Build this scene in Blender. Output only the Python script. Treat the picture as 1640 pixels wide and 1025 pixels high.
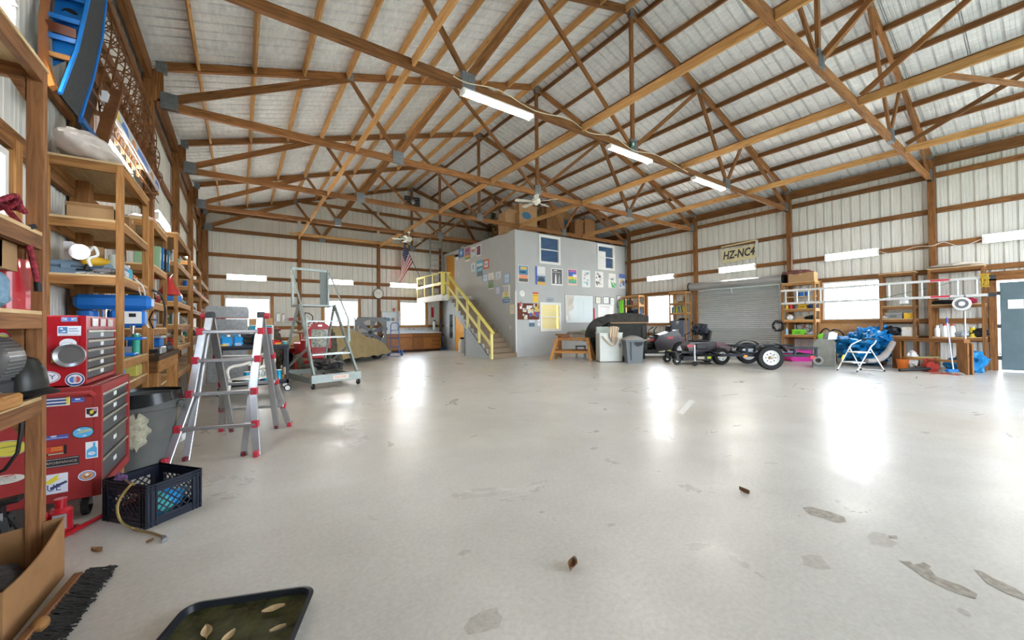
import bpy, bmesh, math, random
from mathutils import Vector as V, Matrix, Euler
random.seed(7)
S = bpy.context.scene
for o in list(bpy.data.objects): bpy.data.objects.remove(o)
COL = S.collection
rad = math.radians

# ---------------------------------------------------------------- camera, sky, exposure
cam = bpy.data.cameras.new('camera'); camo = bpy.data.objects.new('camera', cam); COL.objects.link(camo)
cam.sensor_width = 36; cam.lens = 36*623.1/1640; cam.clip_start = .05; cam.clip_end = 400
yaw, pit, rol = rad(34.96), rad(.684), rad(-.617)
Fw = V((math.sin(yaw)*math.cos(pit), math.cos(yaw)*math.cos(pit), math.sin(pit)))
Rt = V((math.cos(yaw), -math.sin(yaw), 0)); Up = Rt.cross(Fw)
R2 = Rt*math.cos(rol)+Up*math.sin(rol); U2 = -Rt*math.sin(rol)+Up*math.cos(rol)
mw = Matrix((R2, U2, -Fw)).transposed().to_4x4(); mw.translation = (0, 0, 1.29)
camo.matrix_world = mw
S.camera = camo
S.view_settings.view_transform = 'Standard'; S.view_settings.look = 'None'
S.view_settings.gamma = 1; S.view_settings.use_curve_mapping = False
S.view_settings.exposure = EXPO = 1.6
S.cycles.use_denoising = True
S.cycles.max_bounces = 8; S.cycles.diffuse_bounces = 5; S.cycles.transparent_max_bounces = 16
S.cycles.sample_clamp_indirect = 6
W = bpy.data.worlds.new('sky'); S.world = W; W.use_nodes = True
nt = W.node_tree; bg = nt.nodes['Background']
SKY = 4.6
# bright hazy sky: a vertical gradient, whiter at the horizon, bluer towards the zenith
tc = nt.nodes.new('ShaderNodeTexCoord'); sx = nt.nodes.new('ShaderNodeSeparateXYZ'); cr = nt.nodes.new('ShaderNodeValToRGB')
nt.links.new(tc.outputs['Generated'], sx.inputs[0]); nt.links.new(sx.outputs['Z'], cr.inputs[0]); nt.links.new(cr.outputs[0], bg.inputs[0])
cr.color_ramp.elements[0].color = (.86, .93, 1, 1); cr.color_ramp.elements[1].color = (.58, .75, 1, 1)
bg.inputs[1].default_value = SKY
TUBE = 34.0

# ---------------------------------------------------------------- materials
MC = {}
def mat(name, col, rough=.6, metal=0, var=0, scale=6, bump=0, emit=0, spec=.3, coat=0):
    k = (name, tuple(col), rough, metal, var, scale, bump, emit)
    if k in MC: return MC[k]
    m = bpy.data.materials.new(name); m.use_nodes = True; n = m.node_tree; b = n.nodes['Principled BSDF']
    c4 = (*col, 1)
    b.inputs['Base Color'].default_value = c4; b.inputs['Roughness'].default_value = rough; b.inputs['Metallic'].default_value = metal
    b.inputs['Specular IOR Level'].default_value = spec; b.inputs['Coat Weight'].default_value = coat
    if emit:
        b.inputs['Emission Color'].default_value = c4; b.inputs['Emission Strength'].default_value = emit
    if var or bump:
        t = n.nodes.new('ShaderNodeTexCoord'); z = n.nodes.new('ShaderNodeTexNoise')
        z.inputs['Scale'].default_value = scale; z.inputs['Detail'].default_value = 6; z.inputs['Roughness'].default_value = .65
        n.links.new(t.outputs['Object'], z.inputs['Vector'])
        if var:
            r = n.nodes.new('ShaderNodeValToRGB'); e = r.color_ramp.elements
            e[0].position = .3; e[1].position = .7
            e[0].color = (*[max(0, x*(1-var)) for x in col], 1); e[1].color = (*[min(1, x*(1+var*.6)) for x in col], 1)
            n.links.new(z.outputs['Fac'], r.inputs[0]); n.links.new(r.outputs[0], b.inputs['Base Color'])
        if bump:
            u = n.nodes.new('ShaderNodeBump'); u.inputs['Strength'].default_value = bump; u.inputs['Distance'].default_value = .02
            n.links.new(z.outputs['Fac'], u.inputs['Height']); n.links.new(u.outputs[0], b.inputs['Normal'])
    MC[k] = m; return m

def wood(name, dark, light, rough=.7, knots=.5):
    if name in MC: return MC[name]
    m = bpy.data.materials.new(name); m.use_nodes = True; n = m.node_tree; b = n.nodes['Principled BSDF']; L = n.links
    N = n.nodes.new
    uv = N('ShaderNodeUVMap'); uv.uv_map = 'UVMap'; mp = N('ShaderNodeMapping'); mp.inputs['Scale'].default_value = (1.1, 16, 1)
    z = N('ShaderNodeTexNoise'); z.inputs['Scale'].default_value = 2.2; z.inputs['Detail'].default_value = 7; z.inputs['Roughness'].default_value = .6; z.inputs['Distortion'].default_value = .8
    r = N('ShaderNodeValToRGB'); e = r.color_ramp.elements
    e[0].position = .32; e[1].position = .68; e[0].color = (*dark, 1); e[1].color = (*light, 1)
    L.new(uv.outputs[0], mp.inputs[0]); L.new(mp.outputs[0], z.inputs['Vector']); L.new(z.outputs['Fac'], r.inputs[0])
    # knots
    mk = N('ShaderNodeMapping'); mk.inputs['Scale'].default_value = (2.2, 7, 1); vo = N('ShaderNodeTexVoronoi'); vo.inputs['Scale'].default_value = 1.0
    rk = N('ShaderNodeValToRGB'); ek = rk.color_ramp.elements; ek[0].position = .07; ek[1].position = .17; ek[0].color = (1, 1, 1, 1); ek[1].color = (0, 0, 0, 1)
    L.new(uv.outputs[0], mk.inputs[0]); L.new(mk.outputs[0], vo.inputs['Vector']); L.new(vo.outputs['Distance'], rk.inputs[0])
    ml = N('ShaderNodeMath'); ml.operation = 'MULTIPLY'; ml.inputs[1].default_value = knots; L.new(rk.outputs[0], ml.inputs[0])
    mx = N('ShaderNodeMix'); mx.data_type = 'RGBA'; L.new(ml.outputs[0], mx.inputs[0]); L.new(r.outputs[0], mx.inputs[6])
    mx.inputs[7].default_value = (*[x*.3 for x in dark], 1)
    oi = N('ShaderNodeObjectInfo'); hv = N('ShaderNodeHueSaturation'); mr = N('ShaderNodeMapRange')
    mr.inputs[3].default_value = .78; mr.inputs[4].default_value = 1.2
    L.new(oi.outputs['Random'], mr.inputs[0]); L.new(mr.outputs[0], hv.inputs['Value']); L.new(mx.outputs[2], hv.inputs['Color']); L.new(hv.outputs[0], b.inputs['Base Color'])
    b.inputs['Roughness'].default_value = rough; b.inputs['Specular IOR Level'].default_value = .3
    MC[name] = m; return m

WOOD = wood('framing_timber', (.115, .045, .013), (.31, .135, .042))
WOODL = wood('new_lumber', (.50, .26, .085), (.74, .45, .18))
WOODR = wood('shelf_timber', (.25, .105, .028), (.50, .25, .085))
WOODD = wood('weathered_timber', (.13, .052, .02), (.33, .15, .06))
WOODG = wood('golden_timber', (.36, .17, .05), (.62, .36, .14))  # the braces' own gold; on the left purlins it paints in tube light
PLY = wood('plywood', (.50, .33, .16), (.72, .54, .31), knots=.25)
CHIP = mat('chipboard', (.55, .30, .13), .8, var=.35, scale=30)
CABW = wood('cabinet_oak', (.27, .10, .025), (.40, .17, .05), .45, .1)
DOORW = wood('varnished_door_ply', (.62, .26, .03), (.80, .40, .07), .45, .15)
GALV = mat('galvanised_steel', (.42, .44, .46), .38, .8, var=.25, scale=14)
PLATE = mat('nail_plate_steel', (.23, .25, .27), .5, .7, var=.3, scale=20)
ALU = mat('aluminium', (.50, .51, .53), .35, .85, var=.12, scale=9)
CHROME = mat('chrome', (.8, .8, .82), .15, 1)
STEELP = mat('grey_painted_steel', (.34, .39, .38), .45, .25, var=.15, scale=7)
WHITEP = mat('white_paint', (.80, .80, .78), .5)
BLACK = mat('black_plastic', (.012, .012, .013), .5, spec=.3)
RUBBER = mat('rubber', (.02, .02, .021), .8)
DGREY = mat('dark_grey_plastic', (.045, .05, .055), .55, spec=.3)
RED = mat('red_enamel', (.42, .012, .02), .28, coat=.4)
REDD = mat('faded_red_enamel', (.33, .035, .035), .4, var=.12, scale=5)
CARD = mat('cardboard', (.43, .26, .13), .85, var=.12, scale=4)
CARDD = mat('brown_cardboard', (.30, .155, .065), .85, var=.2, scale=5)
BLUE = mat('blue_plastic', (.015, .16, .55), .35)
LBLUE = mat('light_blue_plastic', (.02, .34, .80), .35)
YELP = mat('yellow_rail_paint', (.80, .68, .16), .5, var=.06, scale=3)
OFFW = mat('office_wall_paint', (.46, .475, .48), .7, var=.05, scale=1.5)
GLOW = mat('fluorescent_tube', (1, .97, .90), .5, emit=TUBE)
PRINT = None
def print_mat():
    global PRINT
    if PRINT: return PRINT
    m = bpy.data.materials.new('printed_paper'); m.use_nodes = True; n = m.node_tree; b = n.nodes['Principled BSDF']
    a = n.nodes.new('ShaderNodeAttribute'); a.attribute_name = 'Col'; n.links.new(a.outputs['Color'], b.inputs['Base Color'])
    b.inputs['Roughness'].default_value = .45; PRINT = m; return m
def sheet_mat(name, c0, c1, rough, metal, stain):
    m = bpy.data.materials.new(name); m.use_nodes = True; n = m.node_tree; b = n.nodes['Principled BSDF']; L = n.links; N = n.nodes.new
    t = N('ShaderNodeTexCoord'); mp = N('ShaderNodeMapping'); mp.inputs['Scale'].default_value = stain
    z = N('ShaderNodeTexNoise'); z.inputs['Scale'].default_value = 3; z.inputs['Detail'].default_value = 8; z.inputs['Roughness'].default_value = .7
    r = N('ShaderNodeValToRGB'); e = r.color_ramp.elements; e[0].position = .3; e[1].position = .65; e[0].color = (*c0, 1); e[1].color = (*c1, 1)
    L.new(t.outputs['Object'], mp.inputs[0]); L.new(mp.outputs[0], z.inputs[0]); L.new(z.outputs['Fac'], r.inputs[0]); L.new(r.outputs[0], b.inputs['Base Color'])
    b.inputs['Roughness'].default_value = rough; b.inputs['Metallic'].default_value = metal; return m
WALLS = sheet_mat('ribbed_wall_sheet', (.655, .64, .59), (.745, .725, .675), .55, .0, (1, 1, .35))
ROOFS = sheet_mat('ribbed_roof_sheet', (.54, .55, .55), (.76, .76, .75), .5, .1, (5, 1.2, 1))
def glass_mat(name, tint=(1, 1, 1), gl=.12):
    m = bpy.data.materials.new(name); m.use_nodes = True; n = m.node_tree; n.nodes.remove(n.nodes['Principled BSDF']); N = n.nodes.new
    o = n.nodes['Material Output']; a = N('ShaderNodeBsdfTransparent'); g = N('ShaderNodeBsdfGlossy'); x = N('ShaderNodeMixShader'); f = N('ShaderNodeFresnel')
    a.inputs[0].default_value = (*tint, 1); g.inputs['Roughness'].default_value = .02; f.inputs[0].default_value = 1.5
    g_ = N('ShaderNodeNewGeometry'); k = N('ShaderNodeMath'); k.operation = 'SUBTRACT'; k.inputs[0].default_value = 1; n.links.new(g_.outputs['Backfacing'], k.inputs[1])
    q = N('ShaderNodeMath'); q.operation = 'MULTIPLY'; n.links.new(f.outputs[0], q.inputs[0]); n.links.new(k.outputs[0], q.inputs[1]); n.links.new(q.outputs[0], x.inputs[0]); n.links.new(a.outputs[0], x.inputs[1]); n.links.new(g.outputs[0], x.inputs[2]); n.links.new(x.outputs[0], o.inputs[0]); return m
GLASS = glass_mat('window_glass')

# ---------------------------------------------------------------- mesh helpers
class MB:
    def __init__(s): s.v = []; s.f = []; s.uv = []; s.c = []; s.mi = []; s.M = Matrix(); s.col = (1, 1, 1); s.m = 0
    def add(s, vs, fs, uv=None):
        b = len(s.v); s.v += [tuple(s.M @ V(v)) for v in vs]
        for i, f in enumerate(fs):
            s.f.append([b+j for j in f]); s.uv.append(uv[i] if uv else [(0, 0)]*len(f)); s.c.append(s.col); s.mi.append(s.m)
        return s
    def box(s, c, d, rot=None, ch=0):
        hx, hy, hz = [x/2 for x in d]; T = Matrix.Translation(c)
        if rot: T = T @ Euler(rot).to_matrix().to_4x4()
        return s._box(T, (hx, hy, hz), ch)
    def bb(s, a, b, ch=0):
        return s.box([(x+y)/2 for x, y in zip(a, b)], [abs(y-x) for x, y in zip(a, b)], None, ch)
    def _box(s, T, h, ch=0):
        la = max(range(3), key=lambda i: h[i]); o1, o2 = random.uniform(0, 50), random.uniform(0, 50)
        def uvf(ps, nax):
            ax = [i for i in range(3) if i != nax]
            if la in ax: u, v = la, [i for i in ax if i != la][0]
            else: u, v = ax
            return [(p[u]+o1, p[v]+o2+nax*.37) for p in ps]
        vs, fs, uv = [], [], []
        if not ch:
            vs = [(x*h[0], y*h[1], z*h[2]) for x in (-1, 1) for y in (-1, 1) for z in (-1, 1)]
            fs = [(0, 1, 3, 2), (4, 6, 7, 5), (0, 4, 5, 1), (2, 3, 7, 6), (0, 2, 6, 4), (1, 5, 7, 3)]
            uv = [uvf([vs[i] for i in f], a) for f, a in zip(fs, (0, 0, 1, 1, 2, 2))]
        else:
            ch = min(ch, min(h)*.9); idx = {}
            for x in (-1, 1):
                for y in (-1, 1):
                    for z in (-1, 1):
                        for a in range(3):
                            p = [x*h[0], y*h[1], z*h[2]]
                            for k in range(3):
                                if k != a: p[k] -= ch*(x, y, z)[k]
                            idx[(x, y, z, a)] = len(vs); vs.append(tuple(p))
            for a in range(3):
                b, c = (a+1) % 3, (a+2) % 3
                for sg in (-1, 1):
                    q = []
                    for (u, w) in ((-1, -1), (1, -1), (1, 1), (-1, 1)):
                        t = [0, 0, 0]; t[a] = sg; t[b] = u; t[c] = w; q.append(idx[(*t, a)])
                    fs.append(q if sg > 0 else q[::-1])
                    uv.append(uvf([vs[i] for i in fs[-1]], a))
                # edges along axis a
                for u in (-1, 1):
                    for w in (-1, 1):
                        t0 = [0, 0, 0]; t0[b] = u; t0[c] = w; t1 = list(t0); t0[a] = -1; t1[a] = 1
                        q = [idx[(*t0, b)], idx[(*t1, b)], idx[(*t1, c)], idx[(*t0, c)]]
                        if u*w > 0: q = q[::-1]
                        fs.append(q[::-1] if False else q); uv.append(uvf([vs[i] for i in q], b))
            for x in (-1, 1):
                for y in (-1, 1):
                    for z in (-1, 1):
                        q = [idx[(x, y, z, 0)], idx[(x, y, z, 1)], idx[(x, y, z, 2)]]
                        if x*y*z < 0: q = q[::-1]
                        fs.append(q); uv.append([(0, 0)]*3)
        return s.add([tuple(T @ V(v)) for v in vs], fs, uv)
    def beam(s, p0, p1, w, h, up=(0, 0, 1), ch=0):
        p0, p1 = V(p0), V(p1); d = p1-p0; L = d.length; x = d.normalized(); y = V(up).cross(x)
        if y.length < 1e-4: y = V((0, 1, 0)).cross(x)
        y.normalize(); z = x.cross(y); T = Matrix((x, y, z)).transposed().to_4x4(); T.translation = (p0+p1)/2
        return s._box(T, (L/2, w/2, h/2), ch)
    def tube(s, pts, r, n=8, closed=False, cap=True):
        pts = [V(p) for p in pts]; m = len(pts); rs = r if isinstance(r, (list, tuple)) else [r]*m
        vs, fs = [], []; pv = None
        for i, p in enumerate(pts):
            if closed: d = pts[(i+1) % m]-pts[i-1]
            else: d = pts[min(i+1, m-1)]-pts[max(i-1, 0)]
            d.normalize()
            if pv is None:
                a = V((0, 0, 1)) if abs(d.z) < .9 else V((1, 0, 0)); u = a.cross(d).normalized()
            else:
                u = (pv-d*pv.dot(d));
                u = u.normalized() if u.length > 1e-6 else pv
            pv = u; w = d.cross(u)
            for k in range(n):
                t = 2*math.pi*k/n; vs.append(p+(u*math.cos(t)+w*math.sin(t))*rs[i])
        for i in range(m if closed else m-1):
            for k in range(n):
                a, b = i*n, ((i+1) % m)*n; fs.append((a+k, a+(k+1) % n, b+(k+1) % n, b+k))
        if cap and not closed: fs += [tuple(range(n))[::-1], tuple((m-1)*n+k for k in range(n))]
        return s.add(vs, fs)
    def cyl(s, p0, p1, r, r2=None, n=14): return s.tube([p0, p1], [r, r if r2 is None else r2], n)
    def lathe(s, prof, c=(0, 0, 0), n=20, ax='z', sc=(1, 1)):
        vs, fs = [], []; m = len(prof)
        for (r, z) in prof:
            for k in range(n):
                t = 2*math.pi*k/n; a, b = r*math.cos(t)*sc[0], r*math.sin(t)*sc[1]
                p = {'z': (a, b, z), 'x': (z, a, b), 'y': (b, z, a)}[ax]; vs.append((p[0]+c[0], p[1]+c[1], p[2]+c[2]))
        for i in range(m-1):
            for k in range(n): fs.append((i*n+k, i*n+(k+1) % n, (i+1)*n+(k+1) % n, (i+1)*n+k))
        if prof[0][0] > 1e-4: fs.append(tuple(range(n))[::-1])
        if prof[-1][0] > 1e-4: fs.append(tuple((m-1)*n+k for k in range(n)))
        return s.add(vs, fs)
    def ring(s, prof, c=(0, 0, 0), n=20, ax='z', sc=(1, 1)):
        k = len(s.f); s.lathe(prof+[prof[0]], c, n, ax, sc); del s.f[-2:], s.uv[-2:], s.c[-2:], s.mi[-2:]; return s
    def sph(s, c, r, nu=14, nv=8):
        r = (r,)*3 if not isinstance(r, (tuple, list)) else r
        b = MB(); pr = [(max(math.sin(math.pi*i/nv), 0), -math.cos(math.pi*i/nv)) for i in range(nv+1)]; pr[0] = (0, -1); pr[-1] = (0, 1)
        b.lathe(pr, n=nu); return s.add([(v[0]*r[0]+c[0], v[1]*r[1]+c[1], v[2]*r[2]+c[2]) for v in b.v], b.f)
    def prism(s, poly, d0, d1, pl='xz'):
        n = len(poly); o = random.uniform(0, 30)
        def P(a, b, d): return {'xz': (a, d, b), 'yz': (d, a, b), 'xy': (a, b, d)}[pl]
        vs = [P(a, b, d0) for a, b in poly]+[P(a, b, d1) for a, b in poly]
        ar = sum(poly[i][0]*poly[(i+1) % n][1]-poly[(i+1) % n][0]*poly[i][1] for i in range(n))
        fs = [tuple(range(n)), tuple(range(2*n-1, n-1, -1))]+[(i, n+i, n+(i+1) % n, (i+1) % n) for i in range(n)]
        flip = (ar > 0) ^ (pl == 'xz')
        flip ^= (d1 < d0)
        if flip: fs = [f[::-1] for f in fs]
        return s.add(vs, fs, [[(vs[i][0]+vs[i][1]+o, vs[i][2]) for i in f] for f in fs])
    def grid(s, fn, nu, nv, th=0):
        P = [[V(fn(i/nu, j/nv)) for j in range(nv+1)] for i in range(nu+1)]
        vs = [p for r in P for p in r]; w = nv+1
        fs = [(i*w+j, (i+1)*w+j, (i+1)*w+j+1, i*w+j+1) for i in range(nu) for j in range(nv)]
        uv = [[(vs[i].x, vs[i].y) for i in f] for f in fs]
        s.add(vs, fs, uv)
        if th:
            nr = []
            for i in range(nu+1):
                for j in range(nv+1):
                    du = P[min(i+1, nu)][j]-P[max(i-1, 0)][j]; dv = P[i][min(j+1, nv)]-P[i][max(j-1, 0)]
                    k = du.cross(dv); nr.append(k.normalized() if k.length > 1e-9 else V((0, 0, 1)))
            s.add([p-q*th for p, q in zip(vs, nr)], [f[::-1] for f in fs], uv)
            N = len(vs); ed = [i*w for i in range(nu+1)], [i*w+nv for i in range(nu+1)], list(range(w)), [nu*w+j for j in range(w)]
            for e in ed:
                a = [vs[i] for i in e]; b = [vs[i]-nr[i]*th for i in e]; k = len(e)
                s.add(a+b, [(i, i+1, k+i+1, k+i) for i in range(k-1)])
        return s
    def disc(s, c, rx, ry, ux, uy, n=16):
        c, ux, uy = V(c), V(ux), V(uy)
        return s.add([c+ux*rx*math.cos(2*math.pi*k/n)+uy*ry*math.sin(2*math.pi*k/n) for k in range(n)], [tuple(range(n))])

def mesh(name, b, m):
    me = bpy.data.meshes.new(name); me.from_pydata(b.v, [], b.f)
    uv = me.uv_layers.new(name='UVMap'); k = 0; dat = []
    for u in b.uv:
        for p in u: dat += p
    uv.data.foreach_set('uv', dat)
    if any(c != (1, 1, 1) for c in b.c):
        ca = me.color_attributes.new('Col', 'FLOAT_COLOR', 'CORNER'); d = []
        for f, c in zip(b.f, b.c): d += [*c, 1]*len(f)
        ca.data.foreach_set('color', d)
    for x in (m if isinstance(m, (list, tuple)) else [m]): me.materials.append(x)
    if any(b.mi): me.polygons.foreach_set('material_index', b.mi)
    me.polygons.foreach_set('use_smooth', [True]*len(b.f)); me.set_sharp_from_angle(angle=rad(32)); me.update(); return me
def link(name, me, parent=None):
    o = bpy.data.objects.new(name, me); COL.objects.link(o)
    if parent: o.parent = parent
    return o
def P(name, b, m, parent, label=None, stuff=False):
    o = link(name, mesh(name, b, m), parent)
    if label: o['label'] = label
    if stuff: o['kind'] = 'stuff'
    return o
def tag(o, label, cat, group=None):
    o['label'] = label; o['category'] = cat
    if group: o['group'] = group
    return o
def thing(name, label, cat, loc=(0, 0, 0), rz=0, group=None, rot=None):
    o = bpy.data.objects.new(name, None); COL.objects.link(o); o.empty_display_size = .1
    o.location = loc; o.rotation_euler = rot or (0, 0, rz); return tag(o, label, cat, group)
def T(name, b, m, label, cat, loc=(0, 0, 0), rz=0, group=None, rot=None):    # a thing that is one mesh
    o = link(name, mesh(name, b, m)); o.location = loc; o.rotation_euler = rot or (0, 0, rz); return tag(o, label, cat, group)
def struct(name, b, m):
    o = link(name, mesh(name, b, m)); o['kind'] = 'structure'; return o
def kids(o): return [c for c in bpy.data.objects if c.parent == o]
def dup(root, loc, rz=0, label=None, group=None, rot=None):
    r = root.copy(); COL.objects.link(r); r.location = loc; r.rotation_euler = rot or (0, 0, rz)
    if label: r['label'] = label
    if group: r['group'] = group
    for ch in kids(root):
        c = ch.copy(); COL.objects.link(c); c.parent = r
        for g in kids(ch):
            d = g.copy(); COL.objects.link(d); d.parent = c
    return r
def text_mb(b, txt, M, size, col, depth=.0, shear=0, width=None, bold=0):
    cu = bpy.data.curves.new('t', 'FONT'); cu.body = txt; cu.size = size; cu.align_x = 'CENTER'; cu.align_y = 'CENTER'; cu.shear = shear; cu.resolution_u = 2
    cu.extrude = depth; cu.offset = bold
    o = bpy.data.objects.new('t', cu); COL.objects.link(o)
    dg = bpy.context.evaluated_depsgraph_get(); me = bpy.data.meshes.new_from_object(o.evaluated_get(dg))
    vs = [v.co.copy() for v in me.vertices]; w = max([v.x for v in vs] or [1])-min([v.x for v in vs] or [0])
    k = width/w if width and w > 0 else 1
    c0 = b.col; b.col = col; b.add([M @ V((v.x*k, v.y, v.z)) for v in vs], [tuple(p.vertices) for p in me.polygons]); b.col = c0
    bpy.data.objects.remove(o); bpy.data.meshes.remove(me); bpy.data.curves.remove(cu)
def frameM(o, ux, uy):
    ux, uy = V(ux).normalized(), V(uy).normalized(); m = Matrix((ux, uy, ux.cross(uy))).transposed().to_4x4(); m.translation = o; return m
def picture(name, label, cat, M, w, h, base, layers=(), th=.006, group=None, frame=None, parent=None):
    """a flat sheet w x h standing in M (x right, y up, z out); layers are printed shapes
    ('r',x0,y0,x1,y1,col) ('o',cx,cy,rx,ry,col) ('p',[pts],col) ('t',text,cx,cy,size,col[,width]) in 0..1 sheet coordinates"""
    b = MB(); b.col = base; b.box((w/2, h/2, th/2), (w, h, th)); z = th+.0012
    for l in layers:
        z += .0004
        if l[0] == 'r':
            x0, y0, x1, y1 = l[1:5]; b.col = l[5]
            b.add([(x0*w, y0*h, z), (x1*w, y0*h, z), (x1*w, y1*h, z), (x0*w, y1*h, z)], [(0, 1, 2, 3)])
        elif l[0] == 'o':
            b.col = l[5]; b.disc((l[1]*w, l[2]*h, z), l[3]*w, l[4]*h, (1, 0, 0), (0, 1, 0), 20)
        elif l[0] == 'p':
            b.col = l[2]; b.add([(x*w, y*h, z) for x, y in l[1]], [tuple(range(len(l[1])))])
        elif l[0] == 't':
            text_mb(b, l[1], Matrix.Translation((l[2]*w, l[3]*h, z)), l[4]*h, l[5], 0, 0, l[6]*w if len(l) > 6 else None)
    if not parent:
        if frame:
            o = thing(name, label, cat, group=group); P('print', b, print_mat(), o)
            f = MB(); t, d, fc = frame
            for a, c in (((-t, -t, 0), (w+t, 0, d)), ((-t, h, 0), (w+t, h+t, d)), ((-t, 0, 0), (0, h, d)), ((w, 0, 0), (w+t, h, d))): f.bb(a, c)
            P('picture_frame', f, fc, o)
        else: o = T(name, b, print_mat(), label, cat, group=group)
    else: o = P(name, b, print_mat(), parent, label)
    o.matrix_local = M; return o
# ---------------------------------------------------------------- setting: floor, walls, roof
XL, XR, YB, YF = -1.36, 15.76, 19.3, -5.2
TY = [2.114+3.404*i for i in range(6)]               # truss lines, nearest to farthest
SL = .2976
def zc(x): return 5.80+SL*((x if x < 7.2 else 14.4-x)+1.2)   # centre line of the top chords
def floor_mat():
    m = bpy.data.materials.new('polished_concrete'); m.use_nodes = True; n = m.node_tree; b = n.nodes['Principled BSDF']; L = n.links; N = n.nodes.new
    t = N('ShaderNodeTexCoord')
    def noise(sc, de=6, ro=.6, di=0, mp=None):
        z = N('ShaderNodeTexNoise'); z.inputs['Scale'].default_value = sc; z.inputs['Detail'].default_value = de; z.inputs['Roughness'].default_value = ro; z.inputs['Distortion'].default_value = di
        if mp:
            q = N('ShaderNodeMapping'); q.inputs['Scale'].default_value = mp; L.new(t.outputs['Object'], q.inputs[0]); L.new(q.outputs[0], z.inputs[0])
        else: L.new(t.outputs['Object'], z.inputs[0])
        return z.outputs['Fac']
    def ramp(src, p0, p1, c0, c1):
        r = N('ShaderNodeValToRGB'); e = r.color_ramp.elements; e[0].position = p0; e[1].position = p1; e[0].color = (*c0, 1); e[1].color = (*c1, 1); L.new(src, r.inputs[0]); return r.outputs[0]
    def mix(f, a, bb, mode='MIX'):
        x = N('ShaderNodeMix'); x.data_type = 'RGBA'; x.blend_type = mode
        if isinstance(f, float): x.inputs[0].default_value = f
        else: L.new(f, x.inputs[0])
        L.new(a, x.inputs[6]); L.new(bb, x.inputs[7]); return x.outputs[2]
    base = ramp(noise(.8, 9, .68, .3), .30, .70, (.50, .48, .445), (.64, .62, .58))
    tan = ramp(noise(.23, 4, .5, .6), .48, .80, (1, 1, 1), (.86, .79, .68))
    c = mix(1.0, base, tan, 'MULTIPLY')
    fine = ramp(noise(38, 5, .7), .3, .7, (.86, .85, .83), (1.06, 1.06, 1.06)); c = mix(1.0, c, fine, 'MULTIPLY')
    scuff = ramp(noise(2.2, 6, .6, .8, (1, 2.2, 1)), .60, .85, (1, 1, 1), (.72, .66, .57)); c = mix(.28, c, mix(1.0, c, scuff, 'MULTIPLY'))
    spot = ramp(noise(15, 3, .6, .6), .76, .82, (1, 1, 1), (.33, .28, .24)); c = mix(.75, c, mix(1.0, c, spot, 'MULTIPLY'))
    L.new(c, b.inputs['Base Color'])
    rr = N('ShaderNodeMapRange'); L.new(noise(1.4, 7, .7, .6), rr.inputs[0]); rr.inputs[1].default_value = .3; rr.inputs[2].default_value = .7; rr.inputs[3].default_value = .25; rr.inputs[4].default_value = .40
    L.new(rr.outputs[0], b.inputs['Roughness']); b.inputs['Specular IOR Level'].default_value = .55
    u = N('ShaderNodeBump'); u.inputs['Strength'].default_value = .12; u.inputs['Distance'].default_value = .01; L.new(noise(5, 8, .7), u.inputs['Height']); L.new(u.outputs[0], b.inputs['Normal'])
    return m
fl = struct('floor', MB().bb((XL-.1, YF-.2, -.15), (XR+.1, YB+.1, 0)), floor_mat())
struct('ground', MB().bb((-90, -90, -.4), (110, 130, -.16)), mat('dry_grass_ground', (.42, .43, .30), .9, var=.2, scale=.5))

def prof(a, b, pitch=.2286):
    """points (s, depth) of the sheet from a to b: flat pans with a rib every pitch, two small swages between"""
    out = [(a, 0)]; k = math.floor(a/pitch)
    while True:
        c = k*pitch
        for ds, d in ((-.026, 0), (-.019, .034), (.019, .034), (.026, 0), (.072, 0), (.078, .005), (.086, .005), (.092, 0), (.136, 0), (.142, .005), (.150, .005), (.156, 0)):
            s = c+ds
            if a < s < b: out.append((s, d))
        k += 1
        if c > b: break
    out.append((b, 0)); return out
def sheet(pt, a, b, z0, z1):
    """pt(s, depth, z); z0/z1 numbers or functions of s"""
    f0 = z0 if callable(z0) else (lambda s: z0); f1 = z1 if callable(z1) else (lambda s: z1)
    p = prof(a, b); m = MB(); n = len(p)
    m.add([pt(s, d, f0(s)) for s, d in p]+[pt(s, d, f1(s)) for s, d in p], [(i, i+1, n+i+1, n+i) for i in range(n-1)]); return m
def clad(wall, pt, a, b, ztop, holes):
    cuts = sorted({a, b, *[h[0] for h in holes], *[h[1] for h in holes]})
    for c0, c1 in zip(cuts, cuts[1:]):
        n = max(1, math.ceil((c1-c0)/.9144-.05))
        for i in range(n):
            s0, s1 = c0+(c1-c0)*i/n, c0+(c1-c0)*(i+1)/n; z = 0
            for h in sorted([h for h in holes if h[0] <= s0+.01 and h[1] >= s1-.01], key=lambda h: h[2]):
                if h[2] > z+.01: P('wall_panel', sheet(pt, s0, s1, z, h[2]), WALLS, wall)
                z = h[3]
            P('wall_panel', sheet(pt, s0, s1, z, ztop), WALLS, wall)
def wall_root(name):
    o = bpy.data.objects.new(name, None); COL.objects.link(o); o['kind'] = 'structure'; return o
def rails(wall, mk, a, b, zs, holes, posts):
    for z in zs:
        segs = [(a, b)]
        for q in [(p-.07, p+.07) for p in posts]+[(h[0], h[1]) for h in holes if h[2]-.05 < z < h[3]+.05]:
            segs = [t for s0, s1 in segs for t in ((s0, min(s1, q[0])), (max(s0, q[1]), s1)) if t[1]-t[0] > .05]
        for s0, s1 in segs: P('girt', mk(s0, s1, z), WOOD, wall)
GZ = [.78, 1.26, 2.63, 3.36, 4.30, 5.27]
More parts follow.
